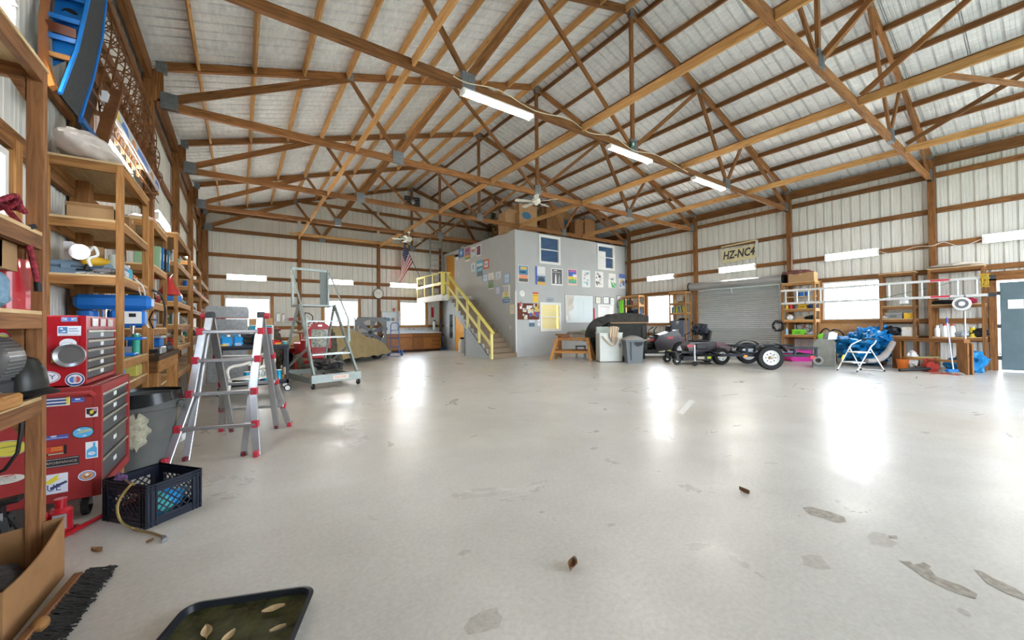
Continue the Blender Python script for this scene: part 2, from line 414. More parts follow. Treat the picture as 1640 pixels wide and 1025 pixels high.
# right wall
HR = [(-.12, 1.03, 0, 2.27), (3.2, 4.62, 1.32, 2.56), (5.83, 9.05, 0, 2.62), (10.0, 11.34, 1.28, 2.56)]
wr = wall_root('wall_right'); clad(wr, lambda s, d, z: (XR+d, s, z), YF, YB, 5.92, HR)
PYR = [t for t in TY]
rails(wr, lambda a, b, z: MB().bb((XR-.06, a, z-.07), (XR-.012, b, z+.07)), YF, YB, GZ, HR, PYR)
for y in PYR: P('post', MB().bb((15.60, y-.07, 0), (15.735, y+.07, 5.66), .006), WOOD, wr)
for i in range(-1, 5):
    y0 = 2.114+3.404*i+.07; P('eave_beam', MB().bb((15.62, y0, 5.52), (15.70, y0+3.264, 5.78)), WOOD, wr)
# left wall
HL = [(3.25, 4.22, 1.55, 2.54)]
wl = wall_root('wall_left'); clad(wl, lambda s, d, z: (XL-d, s, z), YF, YB, 5.92, HL)
rails(wl, lambda a, b, z: MB().bb((XL+.012, a, z-.07), (XL+.06, b, z+.07)), YF, YB, GZ, HL, PYR)
for y in PYR: P('post', MB().bb((-1.335, y-.07, 0), (-1.20, y+.07, 5.66), .006), WOOD, wl)
for i in range(-1, 5):
    y0 = 2.114+3.404*i+.07; P('eave_beam', MB().bb((-1.30, y0, 5.52), (-1.22, y0+3.264, 5.78)), WOOD, wl)
# back wall
HB = [(-.5, 1.05, 1.30, 2.5), (3.12, 4.6, 1.30, 2.5), (6.6, 7.97, 1.30, 2.5)]
wb = wall_root('wall_back'); clad(wb, lambda s, d, z: (s, YB+d, z), XL, XR, lambda s: zc(s)+.08, HB)
PXB = [2.14, 5.55, 8.82]
rails(wb, lambda a, b, z: MB().bb((a, YB-.06, z-.07), (b, YB-.012, z+.07)), XL, XR, [.78, 1.26, 2.67, 3.32, 4.19, 5.9, 6.8], HB, PXB)
for x in PXB: P('post', MB().bb((x-.07, 19.19, 0), (x+.07, YB-.012, 5.42), .006), WOOD, wb)
for x in (-1.2+.09, 15.6-.09): P('post', MB().bb((x-.1, 19.02, 0), (x+.1, YB-.03, 5.08), .006), WOOD, wb)
# front wall: an open sliding doorway behind the camera
wf = wall_root('wall_front')
clad(wf, lambda s, d, z: (s, YF-d, z), XL, XR, lambda s: zc(s)+.08, [(4.2, 14.2, 0, 4.9)])
# roof
ce = wall_root('ceiling')
def roof_panel(side):
    m = MB(); p = prof(0, .9144); n = len(p); off = .085
    xs = (XL-.25, 7.2); pts = []
    for x in xs:
        for s, d in p:
            X = x if side < 0 else 14.4-x; pts.append((X, s, zc(X if abs(X-7.2) > .001 else 7.2)+off+d) if XL <= X <= XR else (X, s, 5.80+SL*(x+1.2)+off+d))
    m.add(pts, [(i, i+1, n+i+1, n+i) for i in range(n-1)]); return mesh('roof_panel', m, ROOFS)
for side in (-1, 1):
    me = roof_panel(side); y = YF-.1
    while y < YB+.2:
        o = link('roof_panel', me, ce); o.location = (0, y, 0); y += .9144
P('ridge_cap', MB().prism([(7.2-.25, zc(6.95)+.11), (7.2, zc(7.2)+.12), (7.45, zc(6.95)+.11), (7.2, zc(7.2)+.125)], YF-.1, YB+.1, 'xz'), GALV, ce)
ang = math.atan(SL)
for side in (-1, 1):
    for x in [-.61+.845*k for k in range(9)]+[6.98]:
        X = x if side < 0 else 14.4-x
        me = mesh('purlin', MB().box((0, 0, 0), (.04, 3.36, .14), (0, 0, 0)), WOOD if side > 0 else WOODG)  # left slope gets the lighter timber, tube light put into its colour
        for i in range(-1, 5):
            o = link('purlin', me, ce); o.location = (X, 2.114+3.404*i+1.702, zc(X)+.005); o.rotation_euler = (0, ang*side, 0)
# lateral braces between the bottom chords
for x in (2.1, 5.58, 9.02, 12.46):
    for i in range(-1, 5):
        y0 = 2.114+3.404*i
        if x > 8.9 and i >= 3: continue
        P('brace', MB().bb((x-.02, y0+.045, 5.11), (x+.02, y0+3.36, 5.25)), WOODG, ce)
for x in (7.2, 9.06, 12.42):
    P('brace', MB().beam((x, 2.05, 5.30), (x, -1.2, zc(x)-.25 if x != 12.42 else 6.75), .09, .04, (1, 0, 0)), WOOD, ce)
P('brace', MB().beam((9.06, 1.15, 5.2), (12.42, -.3, 5.3), .09, .04), WOOD, ce)

# trusses
def truss(y, label, x1=15.6):
    t = thing('roof_truss', label, 'truss', (7.2, y, 5.09))
    X = lambda x: x-7.2
    Z = lambda z: z-5.09
    P('bottom_chord', MB().bb((-8.36, -.038, 0), (x1-7.2, .038, .14)), WOOD, t)
    for s in (-1, 1):
        P('top_chord', MB().beam((s*8.36, 0, Z(5.80)), (s*.02, 0, Z(8.30)), .076, .14), WOOD, t)
        P('heel_post', MB().bb((s*8.40, -.038, .10), (s*8.28, .038, .66)), WOOD, t)
        for a, b in (((1.97, 6.72), (3.03, 5.27)), ((3.03, 5.27), (4.45, 7.42)), ((4.45, 7.42), (7.12, 5.25)), ((-.95, 5.28), (1.97, 6.70))):
            P('web', MB().beam((s*X(a[0]), 0, Z(a[1])), (s*X(b[0]), 0, Z(b[1])), .14 if a[0] < 0 or b[0] == 4.45 else .09, .04, (0, 1, 0)), WOOD, t)
    P('king_post', MB().bb((-.05, -.025, .1), (.05, .025, 3.2)), WOOD, t)
    gm = MB().bb((-.12, -.046, -.14), (.12, .046, .14), .003)
    for k in range(6): gm.bb((-.112+.04*k, -.05, -.138), (-.092+.04*k, .05, .138))
    pm = mesh('gusset_plate', gm, PLATE)
    ps = mesh('gusset_plate', MB().bb((-.07, -.046, -.09), (.07, .046, .09), .003), PLATE)
    for x, z, m in [(0, .15, pm), (0, 3.14, ps)]+[(s*q[0], q[1], q[2]) for s in (-1, 1) for q in ((4.17, .13, pm), (5.23, Z(6.74), ps), (2.75, Z(7.44), ps), (8.2, .14, pm), (8.3, .70, ps))]:
        o = link('gusset_plate', m, t); o.location = (x, 0, z)
    return t
TL = ['timber roof truss closest overhead, cut off by the photo top', 'timber roof truss with three tube lights along its bottom chord',
      'timber roof truss with a spinning white fan under its king post', 'timber roof truss resting over the grey office front wall',
      'timber roof truss second from the back wall, with the low ceiling fan', 'timber roof truss set against the back wall sheets']
for y, l in zip(TY, TL): truss(y, l)

# ---------------------------------------------------------------- windows
def window(name, M, w, h, muntins=0, timber=True):
    """w x h in M: x along the wall, y up, z into the room"""
    r = wall_root(name); r.matrix_world = M
    f = MB(); t = .05
    for a, b in (((0, 0), (w, t)), ((0, h-t), (w, h)), ((0, t), (t, h-t)), ((w-t, t), (w, h-t))): f.bb((*a, -.05), (*b, .02))
    P('window_frame', f, WHITEP, r)
    P('sash_rail', MB().bb((t, h/2-.02, -.03), (w-t, h/2+.02, .01)), WHITEP, r)
    P('pane', MB().bb((t, t, -.02), (w-t, h/2-.02, -.015)), GLASS, r); P('pane', MB().bb((t, h/2+.02, -.04), (w-t, h-t, -.035)), GLASS, r)
    for k in range(muntins): P('muntin', MB().bb((w*(k+1)/(muntins+1)-.012, h/2, -.046), (w*(k+1)/(muntins+1)+.012, h-t, -.028)), WHITEP, r)
    if timber:
        for s in (-.06, w+.06): P('window_stud', MB().bb((s-.05, -.1, .0), (s+.05, h+.09, .05)), WOODR, r)
        P('window_sill', MB().bb((-.1, -.1, 0), (w+.1, -.005, .09)), WOODR, r)
    return r
n = 1
for h in HB: window('window_%d' % n, frameM((h[0], YB-.02, h[2]), (1, 0, 0), (0, 0, 1)), h[1]-h[0], h[3]-h[2]); n += 1
window('window_%d' % n, frameM((XR-.02, 11.34, 1.28), (0, -1, 0), (0, 0, 1)), 1.34, 1.28); n += 1
window('window_%d' % n, frameM((XR-.02, 4.62, 1.32), (0, -1, 0), (0, 0, 1)), 1.42, 1.24, 3); n += 1
window('window_%d' % n, frameM((XL+.02, 3.25, 1.55), (0, 1, 0), (0, 0, 1)), .97, .99)
P('plywood_panel', MB().bb((XR-.085, 3.15, .80), (XR-.062, 4.72, 1.30)), CHIP, wr)

# roll-up door
rd = wall_root('door_1')
for k in range(34):
    z = .02+k*.0765
    P('slat', MB().prism([(XR-.06, z), (XR-.05, z), (XR-.05, z+.076), (XR-.06, z+.076), (XR-.072, z+.058), (XR-.078, z+.038), (XR-.072, z+.018)], 5.86, 9.02, 'xz'),
      mat('rolling_shutter_steel', (.50, .52, .51), .42, .35, var=.06, scale=3), rd)
for y in (5.84, 9.04): P('guide_rail', MB().bb((XR-.12, y-.03, 0), (XR-.02, y+.03, 2.62)), GALV, rd)
P('drum', MB().lathe([(.16, 5.68), (.16, 9.10)], (XR-.22, 0, 2.78), 24, 'y'), mat('rolled_steel', (.55, .57, .58), .3, .7, var=.1, scale=3), rd)
P('drum_end', MB().lathe([(.03, 5.58), (.17, 5.6), (.19, 5.66), (.19, 5.68)], (XR-.22, 0, 2.78), 20, 'y'), BLACK, rd)
P('drum_end', MB().lathe([(.19, 9.10), (.19, 9.13), (.05, 9.15)], (XR-.22, 0, 2.78), 20, 'y'), BLACK, rd)
P('pull_cord', MB().tube([(XR-.2, 7.45, 2.63), (XR-.21, 7.44, 2.5), (XR-.19, 7.4, 2.4)], .012, 5), WHITEP, rd)
# grey side door, daylight leaking round it
gd = wall_root('door_2')
P('door_leaf', MB().bb((XR-.07, -.10, .025), (XR-.03, .985, 2.22), .004), mat('blue_grey_door_paint', (.12, .17, .19), .45, var=.15, scale=3), gd)
for a, b in (((-.24, 0), (-.12, 2.4)), ((1.03, 0), (1.16, 2.4))): P('door_frame', MB().bb((XR-.1, a[0], 0), (XR-.0, b[0], 2.4)), WOOD, gd)
P('door_frame', MB().bb((XR-.1, -.24, 2.28), (XR, 1.16, 2.5)), WOOD, gd)
for z in (.32, 1.12, 1.95): P('hinge', MB().bb((XR-.078, .97, z-.05), (XR-.028, 1.035, z+.05)), DGREY, gd)
for z in (.28, .42): P('hinge_knuckle', MB().cyl((XR-.08, 1.0, z-.02), (XR-.08, 1.0, z+.02), .012), DGREY, gd)
P('notice', MB().bb((XR-.074, .62, 1.55), (XR-.0705, .86, 1.78)), mat('paper', (.8, .8, .78), .6), gd)

# ---------------------------------------------------------------- fluorescent lights
def tube_light(M, L, label, group=None, wide=True):
    t = thing('tube_light', label, 'light'); t.matrix_world = M
    P('light_body', MB().bb((-L/2, -.065, 0), (L/2, .065, .035), .006) if not wide else MB().bb((-L/2, -.07, 0), (L/2, .07, .035), .006).beam((-L/2, -.09, .03), (L/2, -.09, .03), .05, .006, (0, .9, .9)).beam((-L/2, .09, .03), (L/2, .09, .03), .05, .006, (0, -.9, .9)).bb((-L/2, -.115, .045), (L/2, -.105, .085)).bb((-L/2, .105, .045), (L/2, .115, .085)), WHITEP, t)
    for s in (-.04, .04): P('light_tube', MB().cyl((-L/2+.04, s, .062), (L/2-.04, s, .062), .02, n=10), GLOW, t)
    for s in (-1, 1): P('end_cap', MB().bb((s*(L/2-.045), -.07, .03), (s*(L/2), .07, .085)), WHITEP, t)
for (a, b), l in zip(((2.92, 4.35), (6.39, 7.84), (9.63, 11.19)), ('biggest hanging tube light, under the truss over the floor middle', 'hanging tube light between the big one and the right wall', 'hanging tube light last along the truss, toward the right wall')):
    tube_light(frameM(((a+b)/2, 5.518, 5.085), (1, 0, 0), (0, -1, 0)), b-a, l, None, False)
for (a, b), l in zip(((9.92, 11.30), (6.61, 7.96), (3.22, 4.53), (-.15, 1.24)), ('wall tube light beside the office, over the bright right window', 'wall tube light under the letter banner', 'wall tube light over the wide right window', 'wall tube light above the grey side door')):
    tube_light(frameM((XR-.062, (a+b)/2, 3.35), (0, 1, 0), (0, 0, -1)), b-a, l)
for (a, b), l in zip(((-.45, .93), (2.99, 4.37), (6.07, 7.44)), ('back wall tube light above the silver steel chest', 'back wall tube light behind the rolling steps', 'back wall tube light left of the yellow landing rail')):
    tube_light(frameM(((a+b)/2, YB-.062, 3.32), (1, 0, 0), (0, 0, 1)) @ Matrix.Rotation(math.pi, 4, 'X'), b-a, l) if False else tube_light(frameM(((a+b)/2, YB-.062, 3.32), (1, 0, 0), (0, 0, 1)), b-a, l)
for (a, b), l in zip(((2.95, 4.0), (6.1, 7.45), (9.5, 11.0), (13.1, 14.4)), ('left wall tube light under the top shelf near the canoe tip', 'left wall tube light beside the white bundle', 'left wall tube light above the tall wooden racks', 'left wall tube light toward the back corner')):
    tube_light(frameM((XL+.062, (a+b)/2, 3.35), (0, -1, 0), (0, 0, -1)), b-a, l)
# ---------------------------------------------------------------- office block, stairs, landing
XO, YO, ZO = 8.97, 12.57, 5.085
def holed(name, pt, a, b, z0, z1, holes, m, parent=None):
    """flat wall with rectangular holes, thickness by pt's depth 0/1"""
    us = sorted({a, b, *[h[0] for h in holes], *[h[1] for h in holes]}); zs = sorted({z0, z1, *[h[2] for h in holes], *[h[3] for h in holes]})
    k = MB()
    for u0, u1 in zip(us, us[1:]):
        for w0, w1 in zip(zs, zs[1:]):
            if any(h[0] <= u0 and h[1] >= u1 and h[2] <= w0 and h[3] >= w1 for h in holes): continue
            k.bb(pt(u0, 0, w0), pt(u1, 1, w1))
    if parent: return P(name, k, m, parent)
    return struct(name, k, m)
OH = [(10.26, 11.31, 1.05, 2.16), (13.71, 14.73, 1.30, 2.15), (10.24, 11.32, 3.885, 4.99), (13.72, 14.83, 3.89, 4.985)]
ow = wall_root('wall_office')
holed('front_panel', lambda u, d, z: (u, YO+.1*d, z), XO, 15.68, 0, ZO, OH, OFFW, ow)
holed('side_panel', lambda u, d, z: (XO+.1*d, u, z), YO+.1, YB-.06, 0, ZO, [(16.98, 17.92, 0, 2.06), (17.9, 18.9, 2.68, 4.94)], OFFW, ow)
P('corner_bead', MB().bb((XO-.012, YO-.012, 0), (XO+.03, YO+.02, 2.63)), WHITEP, ow)
P('loft_floor', MB().bb((XO+.1, YO+.1, 4.93), (15.62, 19.0, 5.03)), PLY, ow)
P('upper_floor', MB().bb((XO+.1, YO+.1, 2.55), (15.62, 19.0, 2.68)), PLY, ow)
YEL = mat('yellow_room_paint', (.86, .68, .30), .7)
P('room_wall', MB().bb((XO+.1, 15.4, 0), (12.3, 15.46, 2.55)), YEL, ow)
P('room_wall', MB().bb((12.3, 15.4, 0), (15.62, 15.46, 2.55)), mat('white_room_paint', (.8, .8, .78), .7), ow)
P('room_wall', MB().bb((12.3, YO+.1, 0), (12.36, 15.4, 2.55)), YEL, ow)
P('room_wall', MB().bb((XO+.1, 15.6, 2.68), (15.62, 15.66, 4.93)), mat('dim_room_paint', (.30, .40, .58), .7), ow)  # wall coloured blue to stand in for the reflection in the upper panes
for x, nm in ((10.6, 'window office'), (14.0, 'second office')):
    t = thing('ceiling_panel_light', 'lit ceiling panel inside the %s room' % nm, 'light', (x, 14.0, 2.54))
    P('diffuser', MB().bb((-.5, -.5, -.04), (.5, .5, 0)), mat('panel_glow', (1, .93, .72), .5, emit=12 if x < 12 else 40), t)
for i, h in enumerate(OH):
    r = window('window_%d' % (7+i), frameM((h[0], YO, h[2]), (1, 0, 0), (0, 0, 1)), h[1]-h[0], h[3]-h[2], timber=False)
    f = MB()
    w, hh = h[1]-h[0], h[3]-h[2]
    for a, b in (((-.05, -.05), (w+.05, .0)), ((-.05, hh), (w+.05, hh+.05)), ((-.05, 0), (0, hh)), ((w, 0), (w+.05, hh))): f.bb((*a, .001), (*b, .025))
    P('window_casing', f, WHITEP, r)
for x_, y_, e_ in ((10.8, 14.6, 3.0), (14.3, 13.6, 9.0)):
    t = thing('ceiling_lamp', 'cool lit ceiling lamp in the upper office room at %s' % ('the first window' if x_ < 12 else 'the second window'), 'light', (x_, y_, 4.92))
    P('diffuser', MB().bb((-.3, -.3, -.05), (.3, .3, 0)), mat('cool_lamp_glow', (.75, .88, 1), .5, emit=e_), t)  # unseen lamps, added to brighten the upper office windows
P('window_blind', MB().bb((13.75, YO+.06, 1.33), (14.60, YO+.066, 2.13)), mat('white_blind', (.85, .85, .85), .8), bpy.data.objects['window_8']).matrix_parent_inverse = bpy.data.objects['window_8'].matrix_world.inverted()  # white panel stands in for the blown-out brightness of this pane
REFL_BLUE = mat('blue_window_film', (.06, .12, .24), .2)
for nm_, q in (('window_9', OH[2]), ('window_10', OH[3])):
    P('tinted_film', MB().bb((q[0]+.05, YO+.06, q[2]+.05), (q[1]-.05, YO+.065, q[3]-.05)), REFL_BLUE, bpy.data.objects[nm_]).matrix_parent_inverse = bpy.data.objects[nm_].matrix_world.inverted()  # dark blue panel paints the reflection seen in the glass
P('half_curtain', MB().bb((13.77, YO+.05, 3.93), (14.32, YO+.056, 4.72)), mat('white_blind', (.85, .85, .85), .8), bpy.data.objects['window_10']).matrix_parent_inverse = bpy.data.objects['window_10'].matrix_world.inverted()  # white panel paints the bright reflection in part of the pane
sh = MB(); sh.bb((10.3, YO+.16, 1.08), (11.27, YO+.17, 2.12)); P('window_shade', sh, mat('sunlit_shade', (.9, .80, .42), .8), bpy.data.objects['window_7']).matrix_parent_inverse = bpy.data.objects['window_7'].matrix_world.inverted()  # flat pale yellow panel just behind the pane
# doors in the side wall
d3 = wall_root('door_3')
P('door_leaf', MB().bb((XO+.02, 17.93, 2.685), (XO+.06, 18.87, 4.91)), DOORW, d3)
P('door_handle', MB().sph((XO-.02, 18.02, 3.62), .035).cyl((XO+.02, 18.02, 3.62), (XO-.02, 18.02, 3.62), .012), CHROME, d3)
P('deadbolt', MB().lathe([(.03, -.01), (.03, .01)], (XO+.012, 18.02, 3.76), 12, 'x'), CHROME, d3)
d4 = wall_root('door_4')
P('door_leaf', MB().bb((XO+.02, 17.0, .01), (XO+.06, 17.9, 2.05)), DOORW, d4)
P('door_handle', MB().sph((XO-.03, 17.08, .98), .035).cyl((XO+.02, 17.08, .98), (XO-.03, 17.08, .98), .012), CHROME, d4)
T('wall_mirror', MB().bb((XO-.012, 18.15, .62), (XO-.002, 18.5, 1.85)), mat('mirror_glass', (.35, .42, .46), .06, .9), 'narrow dark mirror strip on the wall under the landing', 'mirror')
# stairs
RI, RU, Y0, XS = .191, .277, 12.50, 7.80
st = thing('staircase', 'brown carpeted staircase with grey stepped side panel against the office', 'staircase', (XS, Y0, 0))
CARP = mat('brown_carpet', (.25, .185, .125), .95, var=.35, scale=40, bump=.4)
for k in range(13):
    P('step', MB().bb((.0, k*RU, k*RI if k else .0), (1.165, (k+1)*RU+.03, (k+1)*RI), .012), CARP, st)
poly = [(0, 0)]
for k in range(13): poly += [(k*RU, (k+1)*RI), ((k+1)*RU, (k+1)*RI)]
poly += [(13*RU, 13*RI-.30), (2.12, .0+1.19), (2.12, 0)]
P('side_panel', MB().prism(poly, -.045, -.002, 'yz'), mat('stair_side_paint', (.42, .47, .50), .6), st)
P('trim_strip', MB().beam((-.05, .18, .12), (-.05, 2.08, 1.42), .01, .025), BLACK, st)
P('panel_edge', MB().bb((-.055, 2.03, 0), (-.001, 2.07, 1.16)), DGREY, st)
ld = thing('stair_landing', 'white edged landing deck at the head of the stairs', 'landing', (7.45, 16.12, 2.42))
P('deck', MB().bb((0, 0, .2), (1.515, 2.98, .26)), PLY, ld)
P('fascia', MB().bb((-.03, -.02, 0), (.0, 2.98, .27)).bb((0, -.03, 0), (.36, 0, .27)), WHITEP, ld)
P('underside', MB().bb((0, 0, .17), (1.515, 2.98, .2)), WHITEP, ld)
rl = thing('stair_railing', 'yellow wooden railing down the open side of the stairs', 'railing', (7.77, 12.42, 0))
sl = RI/RU
YR = mat('pale_yellow_paint', (.80, .71, .28), .5)
for k, y in enumerate((0, .93, 1.86, 2.80, 3.70)):
    zb = 0 if k == 0 else (math.floor((y+.0)/RU)+0)*RI
    P('post', MB().bb((-.075, y-.045, zb), (-.05+.06, y+.045, 1.0+y*sl), .005), YR, rl)
P('top_rail', MB().beam((-.03, -.12, .97), (-.03, 3.72, 1.06+3.70*sl), .13, .04), YELP, rl)
P('mid_rail', MB().beam((-.085, 0, .56), (-.085, 3.70, .58+3.7*sl), .035, .12), YR, rl)
lr = thing('landing_railing', 'pale yellow railing along the landing edge', 'railing', (7.45, 16.12, 2.69))
for y in (.04, 1.0, 1.98, 2.92): P('post', MB().bb((-.03, y-.045, 0), (.02, y+.045, .98), .004), YR, lr)
P('top_rail', MB().bb((-.07, -.05, .97), (.06, 2.98, 1.01)), YR, lr)
P('mid_rail', MB().bb((-.055, 0, .43), (-.03, 2.98, .55)), YR, lr)
P('end_post', MB().bb((.02, -.03, -.05), (.13, .01, 1.0)), YELP, lr); P('end_post', MB().bb((.24, -.03, -.05), (.36, .01, 1.0)), YELP, lr)
P('end_rail', MB().bb((.0, -.05, .45), (.36, -.03, .56)), YELP, lr); P('end_rail', MB().bb((-.05, -.06, .97), (.40, .04, 1.01)), YELP, lr)
# ---------------------------------------------------------------- pixel -> place on a plane of the room
def px(x, y, ax, val):
    d = Fw+R2*((x-820)/623.1)-U2*((y-512.5)/623.1); o = V((0, 0, 1.29)); i = 'xyz'.index(ax)
    return o+d*((val-o[i])/d[i])
# ---------------------------------------------------------------- small goods
def bottle(name, label, loc, r, h, m, capm=None, cat='bottle', group=None, neck=.35, rz=0, band=None):
    t = thing(name, label, cat, loc, rz, group)
    P('body', MB().lathe([(r*.92, 0), (r, h*.03), (r, h*.62), (r*.8, h*.74), (r*neck, h*.82), (r*neck, h*.9)], n=16), m, t)
    P('cap', MB().lathe([(r*neck*1.15, h*.88), (r*neck*1.15, h), (0, h)], n=12), capm or WHITEP, t)
    if band: P('label', MB().lathe([(r*1.02, h*.15), (r*1.02, h*.52)], n=16), band, t)
    return t
def can(name, label, loc, r, h, m, cat='can', top=None, group=None):
    t = thing(name, label, cat, loc, 0, group)
    P('body', MB().lathe([(r, 0), (r, h*.02), (r*.98, h*.05), (r*.98, h*.95), (r, h*.97), (r, h), (r*.9, h), (r*.9, h*.97), (0, h*.97)], n=18), m, t)
    P('rim', MB().lathe([(r*1.03, h*.94), (r*1.03, h*1.01), (r*.92, h*1.01)], n=18), top or GALV, t); return t
def carton(name, label, loc, d, m=None, rz=0, op=True, cat='box', group=None, lab=None):
    """cardboard box; open ones have four flaps, closed ones a tape seam"""
    m = m or CARD; t = thing(name, label, cat, loc, rz, group); x, y, z = d; w = .006
    if op:
        P('bottom', MB().bb((-x/2, -y/2, 0), (x/2, y/2, w)), m, t)
        b = MB()
        b.bb((-x/2, -y/2, w), (x/2, -y/2+w, z)).bb((-x/2, y/2-w, w), (x/2, y/2, z)).bb((-x/2, -y/2, w), (-x/2+w, y/2, z)).bb((x/2-w, -y/2, w), (x/2, y/2, z))
        P('sides', b, m, t)
        for s in (-1, 1):
            P('flap', MB().beam((0, s*y/2, z), (0, s*(y/2+min(y, z)*.3), z+min(y, z)*.18), x*.96, w, (0, 0, 1)), m, t)
    else:
        P('body', MB().bb((-x/2, -y/2, 0), (x/2, y/2, z), .004), m, t)
        P('tape', MB().bb((-x/2-.001, -.025, z*.8), (x/2+.001, .025, z+.002)), mat('packing_tape', (.55, .42, .22), .3), t)
    if lab: P('label', MB().bb((-x*.2, -y/2-.003, z*.35), (x*.2, -y/2-.0005, z*.7)), lab, t)
    return t
def toolcase(name, label, loc, d, m, rz=0, cat='tool case', latch=None, group=None):
    t = thing(name, label, cat, loc, rz, group); x, y, z = d
    P('body', MB().bb((-x/2, -y/2, 0), (x/2, y/2, z*.55), .012), m, t); P('lid', MB().bb((-x/2, -y/2, z*.57), (x/2, y/2, z), .014), m, t)
    for s in (-.28, .28): P('latch', MB().bb((x*s-.03, -y/2-.012, z*.42), (x*s+.03, -y/2, z*.75), .003), latch or m, t)
    P('handle', MB().tube([(-.06, -y/2, z*.35), (-.06, -y/2-.03, z*.35), (.06, -y/2-.03, z*.35), (.06, -y/2, z*.35)], .008, 6), latch or BLACK, t); return t
def cable(name, label, pts, r, m, cat='cable', n=6): return T(name, MB().tube(pts, r, n), m, label, cat)
def coil(c, r, turns, h, wire, ax='z', jit=.01, seed=1, n=16):
    q = random.Random(seed); pts = []
    for i in range(int(turns*n)+1):
        a = 2*math.pi*i/n; rr = r*(1+q.uniform(-jit, jit)*6); z = h*i/(turns*n)+q.uniform(-jit, jit)*.3
        p = {'z': (rr*math.cos(a), rr*math.sin(a), z), 'x': (z, rr*math.cos(a), rr*math.sin(a)), 'y': (rr*math.cos(a), z, rr*math.sin(a))}[ax]
        pts.append((c[0]+p[0], c[1]+p[1], c[2]+p[2]))
    return MB().tube(pts, wire, 5)
def lump(c, r, seed, amp=.25, nu=20, nv=12, sq=1, fr=3.0):
    """a crumpled soft heap"""
    from mathutils import noise
    b = MB().sph((0, 0, 0), 1, nu, nv); out = MB(); vs = []
    for v in b.v:
        w = V(v); k = 1+amp*noise.noise(w*fr+V((seed*3.7, seed*1.3, 0)))+amp*.5*noise.noise(w*fr*2.3+V((seed, 0, seed*2.1)))
        s = [math.copysign(abs(q)**sq, q) for q in w]; z = s[2]*k*r[2]
        vs.append((c[0]+s[0]*k*r[0], c[1]+s[1]*k*r[1], max(c[2]+z, c[2]-r[2]*.98)))
    return out.add(vs, b.f)
def rack(label, x0, x1, y0, y1, levels, m=WOOD, post=(.045, .07), top=True, ply=PLY, group=None, shelf_frame=.07, base=0):
    """an open timber rack; x0 the wall side, x1 the aisle side; levels are shelf tops"""
    H = levels[-1]+(0 if top else .2); t = thing('wooden_rack', label, 'rack', ((x0+x1)/2, (y0+y1)/2, 0), group=group)
    X, Y = abs(x1-x0)/2, (y1-y0)/2; a, b = post
    for sx in (-1, 1):
        for sy in (-1, 1): P('post', MB().bb((sx*X-a/2-sx*a/2, sy*Y-b/2-sy*b/2, base), (sx*X+a/2-sx*a/2, sy*Y+b/2-sy*b/2, H-.019), .003), m, t)
    for z in levels:
        s = P('shelf', MB().bb((-X-.004, -Y-.004, z-.018) if z == levels[-1] else (-X+.005, -Y+.005, z-.018), (X+.004, Y+.004, z) if z == levels[-1] else (X-.005, Y-.005, z)), ply, t)
        for sy in (-1, 1): P('rail', MB().bb((-X+a*.98, sy*(Y-.004)-.018-sy*.018, z-.019-shelf_frame), (X-a*.98, sy*(Y-.004)+.018-sy*.018, z-.019)), m, t)
        P('rail', MB().bb((-X+.004, -Y+b*.98, z-.019-shelf_frame), (-X+.036, Y-b*.98, z-.019)), m, t); P('rail', MB().bb((X-.036, -Y+b*.98, z-.019-shelf_frame), (X-.004, Y-b*.98, z-.019)), m, t)
    return t
# ---------------------------------------------------------------- left side: near rack
near_rack = rack('tall timber rack whose end post stands before the red tool chest', -1.34, -.83, 1.70, 3.07, [.95, 1.385, 1.79, 2.66], WOODD, (.062, .045))
for z in (1.70, 1.30, .86, 2.57):
    P('corner_brace', MB().prism([(-.95+1.085, z), (-.895+1.085, z), (-.895+1.085, z-.11)], 3.0-2.385, 3.066-2.385, 'xz'), WOODD, near_rack)
# rope hanging from the shelf
rp = [px(0, 322, 'y', 2.75), px(14, 338, 'y', 2.80), px(33, 360, 'y', 2.86), px(46, 392, 'y', 2.9), px(54, 425, 'y', 2.92), px(60, 452, 'y', 2.93)]
ro = thing('hanging_rope', 'braided red and blue rope hanging off the near rack shelf', 'rope')
ropem = mat('red_braided_rope', (.30, .03, .05), .8, var=.9, scale=60)
P('rope', MB().tube(rp, .012, 8), ropem, ro); P('rope_end', MB().cyl(rp[-1], rp[-1]+V((.003, 0, -.045)), .014), BLACK, ro)
for k in range(4):
    q = px(2+5*k, 322+4*k, 'y', 2.6+.05*k); P('rope_loop', MB().tube([q+V((.035*math.cos(a)*1.2, .05*math.sin(a), .022*math.cos(a*2+k)+.01)) for a in [2*math.pi*i/14 for i in range(14)]], .010, 6, True), ropem, ro)
P('hook', MB().tube([px(34, 366, 'y', 2.9), px(48, 364, 'y', 2.9), px(58, 362, 'y', 2.9)], .012, 6), DGREY, ro)
# goods on the near rack
o = T('metal_duct', MB().grid(lambda u, v: (-1.02+.16*u, 2.99-.08*math.sin(u*3), 1.39+.25*v), 10, 2, .006), RED, 'glossy red sheet metal panel standing on the near rack shelf', 'panel')
T('folded_jeans', lump((-1.0, 2.80, 1.48), (.115, .12, .095), 3, .12, sq=.6), mat('faded_denim', (.22, .36, .50), .9, var=.3, scale=40), 'faded light blue denim heap on the near rack middle shelf', 'cloth')
carton('cardboard_box', 'tan paper carton with a loose flap above the denim heap', (-.965, 2.86, 1.575), (.15, .16, .13), CARD)
T('straw_mat', lump((-1.0, 2.62, 1.62), (.12, .1, .06), 5, .2), mat('straw', (.45, .30, .10), .95, var=.6, scale=50), 'bundle of golden straw packing on the near rack', 'straw')
gr = thing('bench_grinder', 'chrome ribbed motor with an orange face on the near rack', 'motor', (-.975, 2.84, 1.15))
